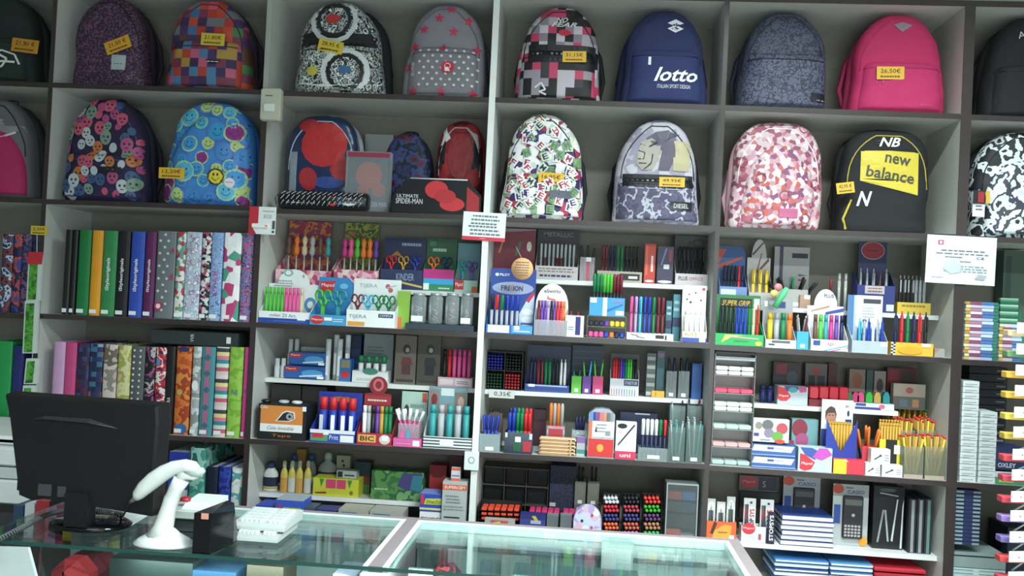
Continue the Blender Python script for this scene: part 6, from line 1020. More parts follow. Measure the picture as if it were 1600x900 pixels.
for i in range(4): boxi('eraser', 'glossy red block eraser in a row on the eraser shelf', 'eraser', 1265+i*15.5, 1279.5+i*15.5, 604+i*.4, 624+i, .128, .05, P(1290, 624, .128).z, mat('D82A3E', .25), bev=.004, group='glossy red block erasers')
boxi('eraser_tray', 'low dark red tray under the glossy red erasers', 'tray', 1264, 1327, 625, 636, .127, .055, 'd4', '7A1A28')
for i, (x, c, n_) in enumerate(((1327, '3A7A4A', 'dull green'), (1337, 'D83A78', 'magenta'), (1345, 'E8508A', 'pink'), (1358, '3AC850', 'bright green'), (1371, 'D8B05A', 'sand yellow'), (1385, '2F9EA8', 'turquoise'))):
    X0, X1, Z0, Z1 = span(x-5, x+5.4, 613, 627, .14, P(1360, 629, .14).z); 
    tag(B().prism([(X0, Z0), (X1, Z0), (X1, Z0+(Z1-Z0)*.6), (X1-.006, Z1), (X0+.006, Z1), (X0, Z0+(Z1-Z0)*.6)], .14, .17, mat(c, .3)).obj('eraser'), f'{n_} rounded eraser on the white and blue tray box', 'eraser')
boxi('eraser_tray', 'white and blue flat box below the coloured rounded erasers', 'box', 1329, 1397, 630, 641, .13, .06, 'd4', 'D0D8DC', [('r', .1, .0, .7, .35, '2A3E8A'), ('r', .12, .5, .35, .9, '3A4E8A'), ('e', .72, .5, .07, .35, 'E05A7A')])
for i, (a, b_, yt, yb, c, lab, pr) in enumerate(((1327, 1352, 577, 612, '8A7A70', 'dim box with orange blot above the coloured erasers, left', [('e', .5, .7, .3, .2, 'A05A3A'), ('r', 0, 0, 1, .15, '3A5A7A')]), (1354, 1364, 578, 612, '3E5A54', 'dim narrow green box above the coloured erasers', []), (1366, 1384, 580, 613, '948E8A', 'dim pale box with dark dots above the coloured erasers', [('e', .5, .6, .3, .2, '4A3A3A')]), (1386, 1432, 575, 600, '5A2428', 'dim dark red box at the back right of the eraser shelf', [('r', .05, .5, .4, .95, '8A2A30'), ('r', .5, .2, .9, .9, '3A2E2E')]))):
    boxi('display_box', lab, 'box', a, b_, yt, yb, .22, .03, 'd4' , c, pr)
boxi('card_tray', 'long pale box with red blots at the right end of the eraser shelf', 'box', 1396, 1446, 600, 625, .15, .03, 'D4' if 0 else P(1420, 640, .15).z, '9A8E80', [('r', 0, .0, 1, .5, '5A5A54'), ('e', .5, .75, .12, .12, 'A04A44'), ('r', .2, .1, .45, .4, '5A6A7A'), ('r', .6, .1, .8, .4, 'B07A50')])
# lower front of row D
boxi('sharpener_card', 'white card picturing round sharpeners in grey, red and green', 'display card', 1177, 1233, 655, 689, .02, .03, P(1205, 691, .02).z, 'D8DCDC', [('e', .15, .7, .1, .16, '8A8A7A'), ('e', .4, .75, .16, .22, '6A6C70'), ('e', .44, .4, .14, .2, '8A8098'), ('e', .8, .62, .16, .24, 'C04A5A'), ('e', .68, .28, .16, .2, '6AA84A'), ('e', .75, .05, .15, .1, 'D84A3A'), ('r', .02, .25, .16, .38, '3A4A8A'), ('d', .2, .05, .5, .15, 1, '7A8488')])
X0, X1, Z0, Z1 = span(1191, 1214, 643, 656, .02, None); 
for k in range(2):
    boxi('eraser_carton', ['white and blue flat carton, lowest of the pair before the sharpener card', 'white and blue flat carton, upper of the pair before the sharpener card'][k], 'box', 1175, 1243, 714-k*19, 732-k*19, .012, .08, ('D4' if k == 0 else P(1209, 713.6, .012).z+.0004), '3A62A8', [('p', [(0, .45), (.9, .4), (.97, .9), (.05, .95)], 'E6ECF0'), ('r', .35, .6, .5, .8, '4A5A9A'), ('d', .52, .6, .75, .8, 1, '8A98A8'), ('r', 0, .1, 1, .16, 'A8B8D0')])
boxi('sharpener_tray', 'low tray of red, green and purple sharpeners behind the blue cartons', 'tray', 1175, 1240, 687, 712, .096, .02, 'D4', pat('cells', ['A82A3A', '4A8A3A', '5A3A7A', 'C84A3A'], 50))
boxi('eraser_box', 'light blue box with purple petal and red badge, front of the lower shelf', 'box', 1247, 1300, 700, 741, .008, .06, 'D4', 'B8D4DC', [('p', [(.05, .1), (.05, .75), (.2, .7), (.5, .4), (.4, .1), (.2, .02)], 'D8303E'), ('t', 'Maped', .1, .25, .42, .4, W_), ('p', [(.05, 1), (.2, .7), (.5, .5), (.55, .9), (.4, 1)], '3A5AA8'), ('p', [(.42, .6), (.6, 1), (.85, 1), (1, .75), (.7, .5)], 'C84AB8')])
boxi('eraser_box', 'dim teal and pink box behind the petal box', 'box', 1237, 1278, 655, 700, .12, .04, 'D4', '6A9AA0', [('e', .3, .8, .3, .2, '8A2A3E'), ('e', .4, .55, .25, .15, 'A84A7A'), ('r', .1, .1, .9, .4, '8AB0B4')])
d = disp('pencil_display', 'deep blue diamond-cut display of yellow pencils under the portrait card', 1288, 1338, 625, 720, 722, .03, .06, P(1313, 722, .03).z, '22388A', 'DCE2E2', (), [('e', .3, .70, .17, .13, 'B07A66'), ('p', [(.12, .66), (.12, .8), (.2, .86), (.3, .89), (.42, .86), (.48, .76), (.46, .68), (.42, .78), (.2, .77)], '4A3A30'), ('r', .22, .73, .28, .745, '3A2A26'), ('r', .33, .73, .39, .745, '3A2A26'), ('t', 'iBIC', .75, .88, .9, .92, '4A4A5A'), ('e', .85, .78, .04, .05, '2A3A5A'), ('r', .76, .58, .96, .68, '2A3A7A'), ('p', [(0, 0), (1, 0), (1, .5), (0, .5)], '22388A')])
X0, X1 = d['X0'], d['X1']; z0 = d['z']
b = B()
for s_ in (0, 1):
    xa, xb, xm = (X0, X0+.002, (X0+X1)/2) if s_ == 0 else (X1, X1-.002, (X0+X1)/2); zt_ = P(1313, 655, .03).z
    b.add([(xa, .028, z0), (xm, .028, z0+.002), (xm, .028, z0+.03), (xa, .028, zt_), (xa, .0285, z0), (xm, .0285, z0+.002), (xm, .0285, z0+.03), (xa, .0285, zt_)], [(0, 1, 2, 3), (7, 6, 5, 4), (0, 4, 5, 1), (1, 5, 6, 2), (2, 6, 7, 3), (3, 7, 4, 0)], mat('2A3AA0', .3))
b.obj('front_wall', d['t'])
put(d, 'pencil', ['gold']*8, 'in the diamond-cut display', 'pencil', top=661, r=.0048, v=.3, u=(.12, .88), cat='pencil')
put(d, 'pencil', ['gold']*8, 'in the diamond-cut display', 'pencil', top=659, r=.0048, v=.6, u=(.12, .88), cat='pencil')
boxi('pencil_box', 'yellow and red box at the front of the lower shelf', 'box', 1302, 1351, 718, 745, .002, .03, 'D4', 'D83448', [('r', 0, 0, .42, 1, 'E8C830'), ('p', [(.3, 1), (.44, .85), (.48, .85), (.36, 1)], 'E8E8EC')])
X = cup('pencil_cup', 'red cup of blue pencils fanned out beside the portrait card', 1347, 1366, 697, 722, .05, .035, 'D4', 'C8303E'); bunch(X, 'marker', ['navy']*8, 'fanned in the red cup', 'pencil', top=665, r=.0045, spread=.32, cap='orange', cat='pencil', c2='navy')
for i, (a, b_, yt, yb, on, Y) in enumerate(((1352, 1375, 724, 746, 'D4', .004), (1378, 1410, 727, 748, 'D4', .004), (1361, 1391, 702, 725, None, .006))):
    boxi('eraser_box', ['white box with a dark scribble, left of the lower pair', 'white box with a dark scribble, right of the lower pair', 'white box with a dark scribble, stacked on top of the pair'][i], 'box', a, b_, yt, yb, Y, .035, on or P(1380, 726.2, .006).z, 'E4E6E0', [('p', [(.15, .35), (.4, .55), (.5, .7), (.58, .55), (.4, .45), (.2, .28)], '4A4E50'), ('d', .7, .2, .95, .7, 3, '98A0A0')])
X = disp('pencil_display', 'yellow and black box of slanting bare pencils', 1374, 1412, None, 687, 722, .05, .05, 'D4', 'D8D02E', None, [('r', .25, 0, .72, 1, '1E1E1C'), ('r', .6, .6, .85, .85, W_)])
put(X, 'pencil', ['gold']*7, 'in the yellow and black box', 'pencil', top=662, r=.0042, v=.3, cat='pencil'); put(X, 'pencil', ['gold']*7, 'in the yellow and black box', 'pencil', top=656, r=.0042, v=.7, cat='pencil')
for ti, (yt, yb, Y, capc) in enumerate(((676, 748, .01, 'red'), (650, 700, .09, 'red'), (632, 690, .17, 'green'))):
    for si, (a, b_) in enumerate(((1412, 1443), (1445, 1477))):
        wh = f'{["front", "middle", "rear"][ti]} {["left", "right"][si]}'
        X = cup('pencil_tub', f'clear tub of yellow pencils, {wh} of six by the double upright', a-ti*13, b_-ti*13, yt+22, yb, Y, .06, 'D4', clear('B8B8A0', .22), cat='tub', pr=[('r', .02, .0, .98, .12, 'A89A8A')])
        bunch(X, 'pencil', ['gold' if (i+ti) % 3 else 'yellow' for i in range(14)], f'in the {wh} clear tub', 'pencil', top=yt, r=.0036, spread=.1 if ti else .2, cap=capc, cat='pencil')
# row E, shelf f4
d = disp('compass_display', 'orange box of compass sets in three clear blisters', 1104, 1150, None, 815, 843, .055, .05, 'f4', 'E0602E', None, [('p', [(.2, .1), (.25, .5), (.6, .85), (.85, .8), (.8, .1)], 'E8A03A'), ('p', [(.12, .35), (.25, 1), (.35, .9), (.22, .3)], '4A2A24'), ('d', .38, .35, .72, .5, 1, '8A5A2A'), ('r', .78, .05, .94, .3, W_)])
for i in range(3):
    X0, X1, _, Z1 = span(1104+i*15.5, 1117+i*15.5, 779+(i == 1)*5-(i == 2)*3, 840, .08); t = thing('compass_blister', f'compass in a clear blister, {["left", "middle", "right"][i]} of three in the orange box', 'compass', ((X0+X1)/2, .08, d['z']))
    z = d['z']; B().box(X0, X1, .08, .083, z, Z1, 'C8CCCC').prints(X0, X1, z, Z1, .08, [('r', .2, .35, .8, .7, '5A5E60'), ('e', .5, .85, .3, .08, 'E4E8E8')]).obj('card', t); xm = (X0+X1)/2
    B().tube([(xm-.006, .076, z+.03), (xm, .076, Z1-.02), (xm+.007, .076, z+.03)], .0016, mat('B8BCC0', .2, 1)).obj('compass', t)
d = disp('compass_display', 'white and navy box lettered STOP with a red oval', 1158, 1210, None, 823, 848, .055, .05, 'f4', 'CDD0D2', None, [('e', .22, .85, .2, .36, 'D0303E'), ('t', 'Maped', .06, .78, .38, .95, 'F0D8D8'), ('r', .74, 0, 1, 1, '2A2442'), ('t', '1', .52, .2, .6, .55, 'B84A54')])
for i in range(2):
    X0, X1, _, Z1 = span(1161+i*26, 1180+i*28, 778+i*2, 840, .09); z = d['z']; t = thing('compass_blister', f'STOP SYSTEM compass in a rounded white blister, {["left", "right"][i]} one', 'compass', ((X0+X1)/2, .09, z))
    B().box(X0, X1, .085, .088, z, Z1, 'D8DCDE', bev=.001).prints(X0, X1, z, Z1, .085, [('r', .08, .3, .4, .85, '5A5E64'), ('r', .12, .5, .3, .75, 'A83A44'), ('t', '^STOP', .5, .18, .9, .52, '2A2438', 1), ('t', '^SYS', .5, .55, .9, .75, 'C8303E', 1), ('e', .6, .9, .1, .03, '3A3E44')]).obj('card', t); xm = X0+(X1-X0)*.3
    B().tube([(xm-.006, .08, z+.03), (xm, .08, Z1-.02), (xm+.006, .08, z+.03)], .0016, mat('A8ACB0', .2, 1)).obj('compass', t)
boxi('stop_panel', 'narrow navy side panel lettered STOP, right of the compass box', 'box', 1200.5, 1211, 800, 823.5, .048, .004, P(1205, 849, .048).z, '1E1A34', [('t', '^STOPSYS', .2, .08, .8, .9, 'E0E4E8', 1)])
boxi('pen_header', 'red oval and dark sign on a chrome bar at the back above the compasses', 'sign', 1155, 1216, 744, 766, .25, .01, P(1185, 768, .25).z, '5A5450', [('e', .25, .6, .24, .38, 'B02A36'), ('t', 'Maped', .1, .5, .4, .7, 'D89AA0'), ('r', .5, .1, .98, .95, '24263A'), ('t', 'S', .6, .3, .68, .7, 'A8A8B0')])
boxi('shelf_riser', 'dark riser behind the compass displays carrying the oval sign', 'riser', 1155, 1216, 769, 845, .245, .03, 'f4', '24221F')
def calc(label, x0, x1, yt, yb, Y, on):
    X0, X1, Z0, Z1 = span(x0, x1, yt, yb, Y, on); t = thing('calculator_pack', label, 'calculator', ((X0+X1)/2, Y, Z0)); W = X1-X0; H = Z1-Z0
    B().box(X0, X1, Y+.012, Y+.014, Z0, Z1, 'A8B0B0').prints(X0, X1, Z0, Z1, Y+.012, [('e', .14, .92, .16, .08, 'C84A30'), ('t', '^CASIO', .4, .85, .88, .91, '5A5E9A'), ('r', .04, .35, .22, .66, '2A4AA0'), ('e', .88, .08, .13, .08, 'D8942A'), ('d', .35, .93, .6, .96, 1, '2A2A2C')]).obj('blister_card', t)
    a, c = X0+W*.27, X0+W*.84; z0, z1 = Z0+H*.12, Z0+H*.82
    o = B().box(a, c, Y, Y+.0115, z0, z1, '26242A', bev=.004).obj('calculator_body', t); B().box(a+.006, c-.006, Y-.0008, Y, z1-.032, z1-.012, '5A6058').obj('screen', t)
    b = B(); 
    for i in range(5):
        for j in range(4): b.box(a+.006+i*(c-a-.012)/5, a+.006+(i+.7)*(c-a-.012)/5, Y-.0012, Y, z0+.008+j*.011, z0+.015+j*.011, 'A8A4A8')
    b.lathe([(.006, 0), (.006, .0015)], 'B8B8BC', n=12, M=Matrix.Translation(((a+c)/2, Y, (z0+z1)/2+.008)) @ Matrix.Rotation(math.pi/2, 4, 'X')); k = b.obj('keys', t); k['kind'] = 'stuff'
calc('calculator in a white blister with an orange disc, right of the notebook stack', 1302, 1358, 758, 854, .10, 'f4')
calc('calculator in a dim blister behind the notebook stack', 1224, 1282, 746, 835, .20, 'f4')
for k in range(6):
    X0, X1, _, _ = span(1222+(k % 3), 1306-(k % 2), 830, 840, .03); z = S('f4', X1)+.002+k*.0172
    t = thing('notebook', f'blue-covered notebook, {["bottom of", "second from the foot of", "third from the foot of", "fourth in", "fifth in", "top of"][k]} the stack beside the calculator', 'notebook', ((X0+X1)/2, .03, z))
    B().box(X0+.002, X1-.001, .056+(k % 2)*.004, .24, z+.0012, z+.0148, 'E0E4E6').obj('pages', t); B().box(X0, X1, .054+(k % 2)*.004, .245, z+.0149, z+.0162, '24408A').box(X0, X1, .054+(k % 2)*.004, .245, z, z+.0011, '1A2A5A').obj('covers', t)
boxi('compass_case', 'black boxed drawing set picturing silver compasses', 'box', 1364, 1412, 760, 858, .10, .03, 'f4', mat('1C1F22', .3), [('p', [(.2, .88), (.8, .84), (.8, .86), (.2, .9)], 'A8B0B0'), ('p', [(.14, .1), (.3, .62), (.36, .62), (.2, .1)], '8A9296'), ('p', [(.36, .62), (.42, .62), (.54, .12), (.48, .12)], '9AA2A6'), ('p', [(.6, .14), (.76, .8), (.8, .8), (.66, .12)], 'B8C0C4'), ('p', [(.9, .02), (.96, .02), (.98, .8), (.94, .7)], 'C8D0D4'), ('e', .45, .94, .28, .03, '4A5458')])
boxi('compass_case', 'plain black box standing behind the boxed drawing set', 'box', 1362, 1400, 752, 850, .16, .04, 'f4', '1A1C1C')
for i in range(3): boxi('sketch_book', ['dark spined book with grey page edge, left of three by the upright', 'dark spined book with grey page edge, middle of three', 'dark spined book with teal page edge, right of three'][i], 'book', 1420+i*12.5, 1431+i*12.5, 780, 862, .07, .16, 'f4', '22242E', [('r', .3, .01, .72, .98, ['8A9094', '8A9094', '5A8480'][i])])
# bottom pile seen under shelf f4
zf = P(1300, 925, .02).z
for i, (a, b_, k0, cols, nm) in enumerate(((1212, 1298, 5, ['3A6AA8', 'C8DCEC', '2A4A88', 'A8C8E0', '3A78B8'], 'pale blue exercise book'), (1300, 1368, 5, ['2A5A98', 'D0E0EC', '3A6AA8', 'B8D0E4', '4A8AC0'], 'glossy blue exercise book'), (1370, 1452, 4, ['C8283A', 'D8344A', 'B82434', 'D02C3E'], 'red folder'))):
    for k in range(k0):
        X0, X1, _, _ = span(a, b_, 880, 900, .03); z = .633+k*(.0155 if i < 2 else .018); tag(B().box(X0, X1, .05+.004*(k % 2), .25, z, z+.0125, cols[k], bev=.003).prints(X0, X1, z, z+.0125, .05+.004*(k % 2), [('r', .02, .3, .98, .7, 'E0E8EC' if i < 2 else 'A82030')]).obj('exercise_book' if i < 2 else 'folder'), f'{nm}, {ordn(k, k0)} in the {["left blue", "middle blue", "red"][i]} low pile', 'notebook' if i < 2 else 'folder', f'{nm}s in the low pile')
# ================================================================ BAY 5
for i, (a, b_, y0, n, Y, cols) in enumerate(((1507, 1558, 470, 18, .01, None), (1561, 1602, 505, 11, .03, None))):
    X0, X1, Z0, _ = span(a, b_, 500, 562, Y, 'C5'); H = (P(a, y0, Y).z-Z0)/n
    for k in range(n):
        z = Z0+k*H; t = thing('notebook', f'slim multicoloured-spine notebook, {ordn(k, n)} in the {["tall left", "lower right"][i]} notebook stack', 'notebook', ((X0+X1)/2, Y, z), f'slim notebooks in the {["tall left", "lower right"][i]} stack'); j = R.uniform(-.002, .002)
        B().box(X0+j, X1+j, Y, Y+.2, z, z+H*.86, 'C8D0D4').prints(X0+j, X1+j, z, z+H*.86, Y, [('r', 0, 0, .14, 1, ['C8B04A', 'D8D8A0', 'B88A3A'][k % 3]), ('r', .14, 0, .5, 1, ['C8B8C8', '8A4A6A', 'D8C8D8', 'A87A98'][k % 4]), ('r', .5, 0, .85, 1, ['A8B8E0', '3A7AB8', '5A6AB0', 'B8D8E8'][(k+i) % 4]), ('r', .85, 0, 1, 1, '2A7A6A')]).obj('body', t)
for k in range(5): boxi('green_pad', 'green stationery pad in the stack behind the slim notebooks', 'pad', 1562, 1588, 500-(k+1)*7.6, 500-k*7.6, .12, .1, P(1575, 505-k*7.6, .12).z+.0008, '2A8A5A' if k % 2 else '8AC8A8', group='green pads behind the slim notebooks') if 0 else None
boxi('green_box', 'dull green box at the back of the right unit above the slim notebooks', 'box', 1566, 1600, 392, 560, .22, .06, 'C5', '4A6458', [('r', .1, .5, .35, .95, '38504A'), ('r', .5, .1, .9, .45, '2A7A5A')])
boxi('teal_pad_stack', 'teal and green pads stacked behind the slim notebooks', 'pad', 1562, 1590, 466, 545, .235 if 0 else .19, .02, 'C5', pat('bands', ['2A7A58', '5AA888', 'B8D8C8', '1E6A4A'], 40))
zt = None
for i, (a, b_, y0, n, Y) in enumerate(((1500, 1526, 594, 17, .012), (1529, 1556, 642, 12, .016))):
    X0, X1, Z0, _ = span(a, b_, 680, 752, Y, 'D5'); H = (P(a, y0, Y).z-Z0)/n
    for k in range(n):
        z = Z0+k*H; o = B().box(X0+R.uniform(0, .0012), X1-R.uniform(0, .001), Y, Y+.1, z, z+H*.93, 'D5DEE0').prints(X0, X1, z, z+H*.93, Y, [('r', .15, .35, .85, .5, 'A0B0B8'), ('r', .1, .08, .6, .18, 'B8C4C8')]).obj('white_carton'); tag(o, f'small white carton, {ordn(k, n)} in the {["taller left", "shorter right"][i]} carton stack', 'box', f'white cartons in the {["taller left", "shorter right"][i]} stack')
for k in range(14):
    X0, X1, Z0, _ = span(1512, 1572, 600, 700, .2, 'D5'); z = Z0+k*.0275; tag(B().box(X0, X1, .2, .29, z, z+.025, '1C222C').prints(X0, X1, z, z+.025, .2, [('r', .72, .35, .95, .6, '7A8488')]).obj('dark_carton'), f'flat dark carton, {ordn(k, 14)} in the stack behind the white cartons', 'box', 'flat dark cartons behind the white ones')
boxi('oxley_box', 'navy box lettered OXLEY at the foot of the right unit shelf', 'box', 1557, 1602, 699, 733, .01, .1, P(1580, 734.6, .01).z, '24305E', [('t', '^OXLEY', .05, .1, .68, .3, 'C8D0DC')])
for i, (c, n_) in enumerate((('3A9A6A', 'green and yellow'), ('C8D8E4', 'pale blue'))): boxi('index_cards', f'{n_} flat pad below the navy lettered box', 'pad', 1556, 1602, 747-i*9, 755-i*9, .01, .1, ('D5' if i == 0 else P(1580, 746.5, .01).z), c, [('r', .1, .3, .6, .7, 'B8D04A' if i == 0 else '4A7AB8')])
for k in range(14):
    X0, X1, _, _ = span(1490, 1531, 800, 820, .02); z = P(1510, 852-k*6.2, .02).z
    t = tag(B().box(X0, X1, .02, .2, z, z+.0122, '24305E').prints(X0, X1, z, z+.0122, .02, [('r', 0, .2, .36, .75, '8AA8A8'), ('r', .72, .2, 1, .75, '8AA0A8')]).obj('ledger'), f'navy book with pale page ends, {ordn(k, 14)} in the lower right stack', 'book', 'navy books in the tall stack lower right')
X0, X1, _, _ = span(1488, 1572, 860, 880, .02)
for k in range(8):
    z = .633+k*.0118+.0003; tag(B().box(X0, X1, .02, .23, z, z+.0108, 'C8E0E0').prints(X0, X1, z, z+.0108, .02, [('r', .02, .3, .4, .6, '6A9AA0'), ('r', .5, .3, .95, .6, '7AA8B0')]).obj('pad_book'), f'pale aqua pad, {ordn(k, 8)} in the low stack at the lower right corner', 'pad', 'pale aqua pads in the low stack')
zz = .633+8*.0118+.002; zk = P(1510, 852, .02).z
tag(B().box(X0, X1, .02, .24, zz, min(zk-.001, zz+.05), '8AA0A0').prints(X0, X1, zz, zk-.001, .02, [('r', 0, .5, .9, .56, '1E2A2A')]).obj('storage_tray'), 'grey-green flat box between the navy books and the aqua pads', 'box')
boxi('dark_case', 'dark navy case lying beside the tall stack of navy books', 'box', 1574, 1640, 826, 880, .1, .15, .633, '1E2438')
# ================================================================ unseen window frame behind the camera, added to go with the frontal fill light
t_ = B(); t_.box(-.2, 2.4, -5.5, -5.47, .5, .56, WHITE).box(-.2, 2.4, -5.5, -5.47, 2.16, 2.22, WHITE).box(-.2, -.14, -5.5, -5.47, .56, 2.16, WHITE).box(2.34, 2.4, -5.5, -5.47, .56, 2.16, WHITE).box(1.08, 1.12, -5.5, -5.47, .56, 2.16, WHITE)
struct(t_, 'added_window_frame')
# ================================================================ glass display counter
CZ = .95; XL = P(-40, 850, -1.17).x; XM0, XM1 = -.100, -.068; XR = .7737; YB, YF = -.7605, -1.195
TAUPE = mat('8A8084', .5); ALU = mat('D8ECEA', .3); DOOR = mat('9AAFAC', .35); GLASS = bpy.data.materials.new('counter_glass'); GLASS.use_nodes = True
n = GLASS.node_tree.nodes; L = GLASS.node_tree.links; n.clear(); o_ = n.new('ShaderNodeOutputMaterial'); tr = n.new('ShaderNodeBsdfTransparent'); tr.inputs[0].default_value = (.90, .95, .94, 1); gl = n.new('ShaderNodeBsdfGlossy'); gl.inputs[1].default_value = .03
fr_ = n.new('ShaderNodeFresnel'); fr_.inputs[0].default_value = 1.5; ml = n.new('ShaderNodeMath'); ml.operation = 'MULTIPLY'; ml.inputs[1].default_value = .55; ml.use_clamp = True; mx = n.new('ShaderNodeMixShader')
L.new(fr_.outputs[0], ml.inputs[0]); L.new(ml.outputs[0], mx.inputs[0]); L.new(tr.outputs[0], mx.inputs[1]); L.new(gl.outputs[0], mx.inputs[2]); L.new(mx.outputs[0], o_.inputs[0])
EDGE = mat('1E4A44', .15, coat=.5)
area('added_counter_fill', (.36, YF+.04, CZ-.03), .8, .02, 1.6, (.85, 1, .97), (math.radians(50), 0, 0)); area('added_counter_fill', (-.42, YF+.04, CZ-.03), .5, .02, .3, (.85, 1, .97), (math.radians(50), 0, 0))  # fill lights added to brighten the counter interior, no fitting modelled
cn = thing('display_counter', 'long glass-topped shop counter with taupe strips and white inner rails', 'counter', ((XL+XR)/2, -.98, 0))
b = B().box(XL, XR, YB-.0, YB+.022, 0, CZ+.009, TAUPE)
b.box(XM0, XM1, YF+.004, YB-.0001, .45, CZ+.009, TAUPE).box(XR-.028, XR, YF+.004, YB-.0001, 0, CZ+.009, TAUPE)
b.obj('carcass', cn)
B().box(XL, XR-.028, YF+.05, YB-.001, 0, .45, 'C8D0CE').obj('base_cabinet', cn)
for i, (a, c) in enumerate(((XL, XM0), (XM1, XR-.028))):
    b = B(); w_ = .012
    b.box(a, c, YB-w_, YB-.0005, CZ-.014, CZ+.0088, ALU)
    if i: b.box(a, a+w_, YF+.004, YB-w_, CZ-.014, CZ+.0088, ALU)
    b.box(c-w_, c, YF+.004, YB-w_, CZ-.014, CZ+.0088, ALU); b.obj('inner_rail', cn)
    m = a+(c-a)*.5 if i == 0 else P(735, 860, YB-.02).x
    for j, (p_, q_) in enumerate(((a+.003, m), (m, c-.003))):
        o = B().box(p_+.001, q_-.001, YB-.018-(j*.004), YB-.014-(j*.004), .46, CZ-.06, DOOR).obj('sliding_door', cn); B().box(p_+.03, p_+.2, YB-.0205-(j*.004), YB-.0185-(j*.004), .84, .875, '7E9692').obj('finger_pull', o)
    B().box(a+.001, c-.001, YB-.026, YB-.0135, CZ-.045, CZ-.015, ALU if 0 else mat('B4C8C4', .3)).obj('door_rail', cn); B().box(a+.001, c-.001, YB-.024, YB-.0135, CZ-.0585, CZ-.046, '4A5C5A').obj('rail_groove', cn)
    B().box(a+.004, c-.004, YF+.03, YB-.03, .725, .731, GLASS).obj('glass_shelf', cn)
B().box(m-.006, m+.006, YB-.034, YB-.0265, .46, CZ-.015, ALU).obj('door_stile', cn)
for a, c in ((XL, XM0-.0125), (XM1+.0125, XR-.0405)): B().box(a, c, YF, YB-.0125, CZ, CZ+.0075, GLASS).obj('glass_top', cn)
B().box(XL, XR+.004, YF-.0012, YF-.0002, CZ+.0003, CZ+.0085, EDGE).obj('front_edge', cn, 'dark green polished glass edge')
B().box(P(60, 880, YF).x, XR-.002, YF+.002, YF+.007, .45, CZ-.002, GLASS).obj('front_pane', cn)
q0 = P(572, 892, YF-.004); q1 = P(609, 893, YF-.004); B().box(P(562, 895, YF-.004).x, P(609, 895, YF-.004).x, YF-.010, YF+.0015, CZ-.09, q0.z-.002, mat('D4DEDC', .3), bev=.008).obj('glass_clamp', cn)
pA = [P(x, y, YF-.004) for x, y in ((-60, 852), (46, 855), (74, 960), (-60, 960))]
B().prism([(p.x, p.z) for p in pA[::-1]], YF-.010, YF-.0012, mat('BCCCCC', .4)).obj('end_panel', cn)
Sz = .7318
def inbox(name, label, cat, x0, x1, y0, y1, Y, D, col, pr=(), bev=0):
    X0, X1, _, Z1 = span(x0, x1, y0, y1, Y); Z1 = min(Z1, CZ-.03); tag(B().box(X0, X1, Y, Y+D, Sz, Z1, col, bev=bev).prints(X0, X1, Sz, Z1, Y, pr).obj(name), label, cat)
inbox('folded_cloth', 'bright red cloth bundle inside the counter below the monitor', 'cloth', 68, 128, 880, 930, -1.16, .10, mat('C02A34', .8), bev=.03)
inbox('folded_cloth', 'dull dark red bundle inside the counter behind the bright red one', 'cloth', 84, 158, 872, 930, -1.04, .12, mat('8A2A38', .8), bev=.03)
inbox('paper_box', 'dark grey-green box inside the counter under the scanner', 'box', 170, 300, 876, 930, -1.12, .1, '2E3E3C', [('p', [(.1, .3), (.5, .8), (.9, .5), (.6, .3)], '3E5450')])
inbox('blue_folder', 'flat blue folder inside the counter right of the scanner', 'folder', 300, 368, 893, 930, -1.12, .2, '2E5A80')
inbox('yellow_cable_bag', 'dark box with yellow cable bows inside the counter under the keyboards', 'box', 385, 442, 868, 940, -1.12, .1, '4A4838', [('p', [(.5, .2), (.6, .7), (.85, .9), (.92, .6), (.86, .6), (.8, .82), (.66, .64), (.56, .2)], 'B8B04A'), ('r', .1, .1, .35, .7, 'B8C4BC')])
inbox('white_box', 'pale lilac and white box inside the counter near its centre clamp', 'box', 520, 556, 893, 940, -1.14, .1, 'B0B8D0')
inbox('card', 'white card leaning inside the right counter near the divider', 'card', 638, 676, 872, 930, -1.06, .01, 'C8E0E0')
inbox('red_black_bag', 'red and black crumpled bag inside the right counter', 'bag', 668, 716, 872, 930, -1.05, .08, pat('noise', ['3A3438', 'B03A44', '2A2A2E', 'C84A50'], 26), bev=.02)
inbox('teal_pouch', 'teal pouch with pink spot inside the right counter front', 'pouch', 738, 792, 888, 940, -1.12, .07, '2A7A8A', [('e', .5, .85, .12, .08, 'C86A7A')], bev=.02)
inbox('teal_box', 'dark teal low box inside the right counter, right of the door joint', 'box', 800, 1000, 886, 940, -1.05, .1, '5A7C7C')
for i, (x0, x1, y0, y1, c) in enumerate(((660, 690, 856, 864, '5A7070'), (700, 730, 858, 868, '9AAEAC'), (784, 830, 868, 880, 'A4B4B0'), (940, 990, 846, 858, 'B8D0CC'))):
    X0, X1, Z0, Z1 = span(x0, x1, y0, y1, YB-.04); tag(B().box(X0, X1, YB-.045, YB-.038, Sz, Z1, c).obj('card'), ['dark grey card leaning inside the right counter by the divider', 'pale card leaning inside the right counter left of the door joint', 'pale card leaning inside the right counter right of the door joint', 'white card leaning inside the right counter far right'][i], 'card')
# ---------------------------------------------------------------- things on the counter
TZ = CZ+.0078
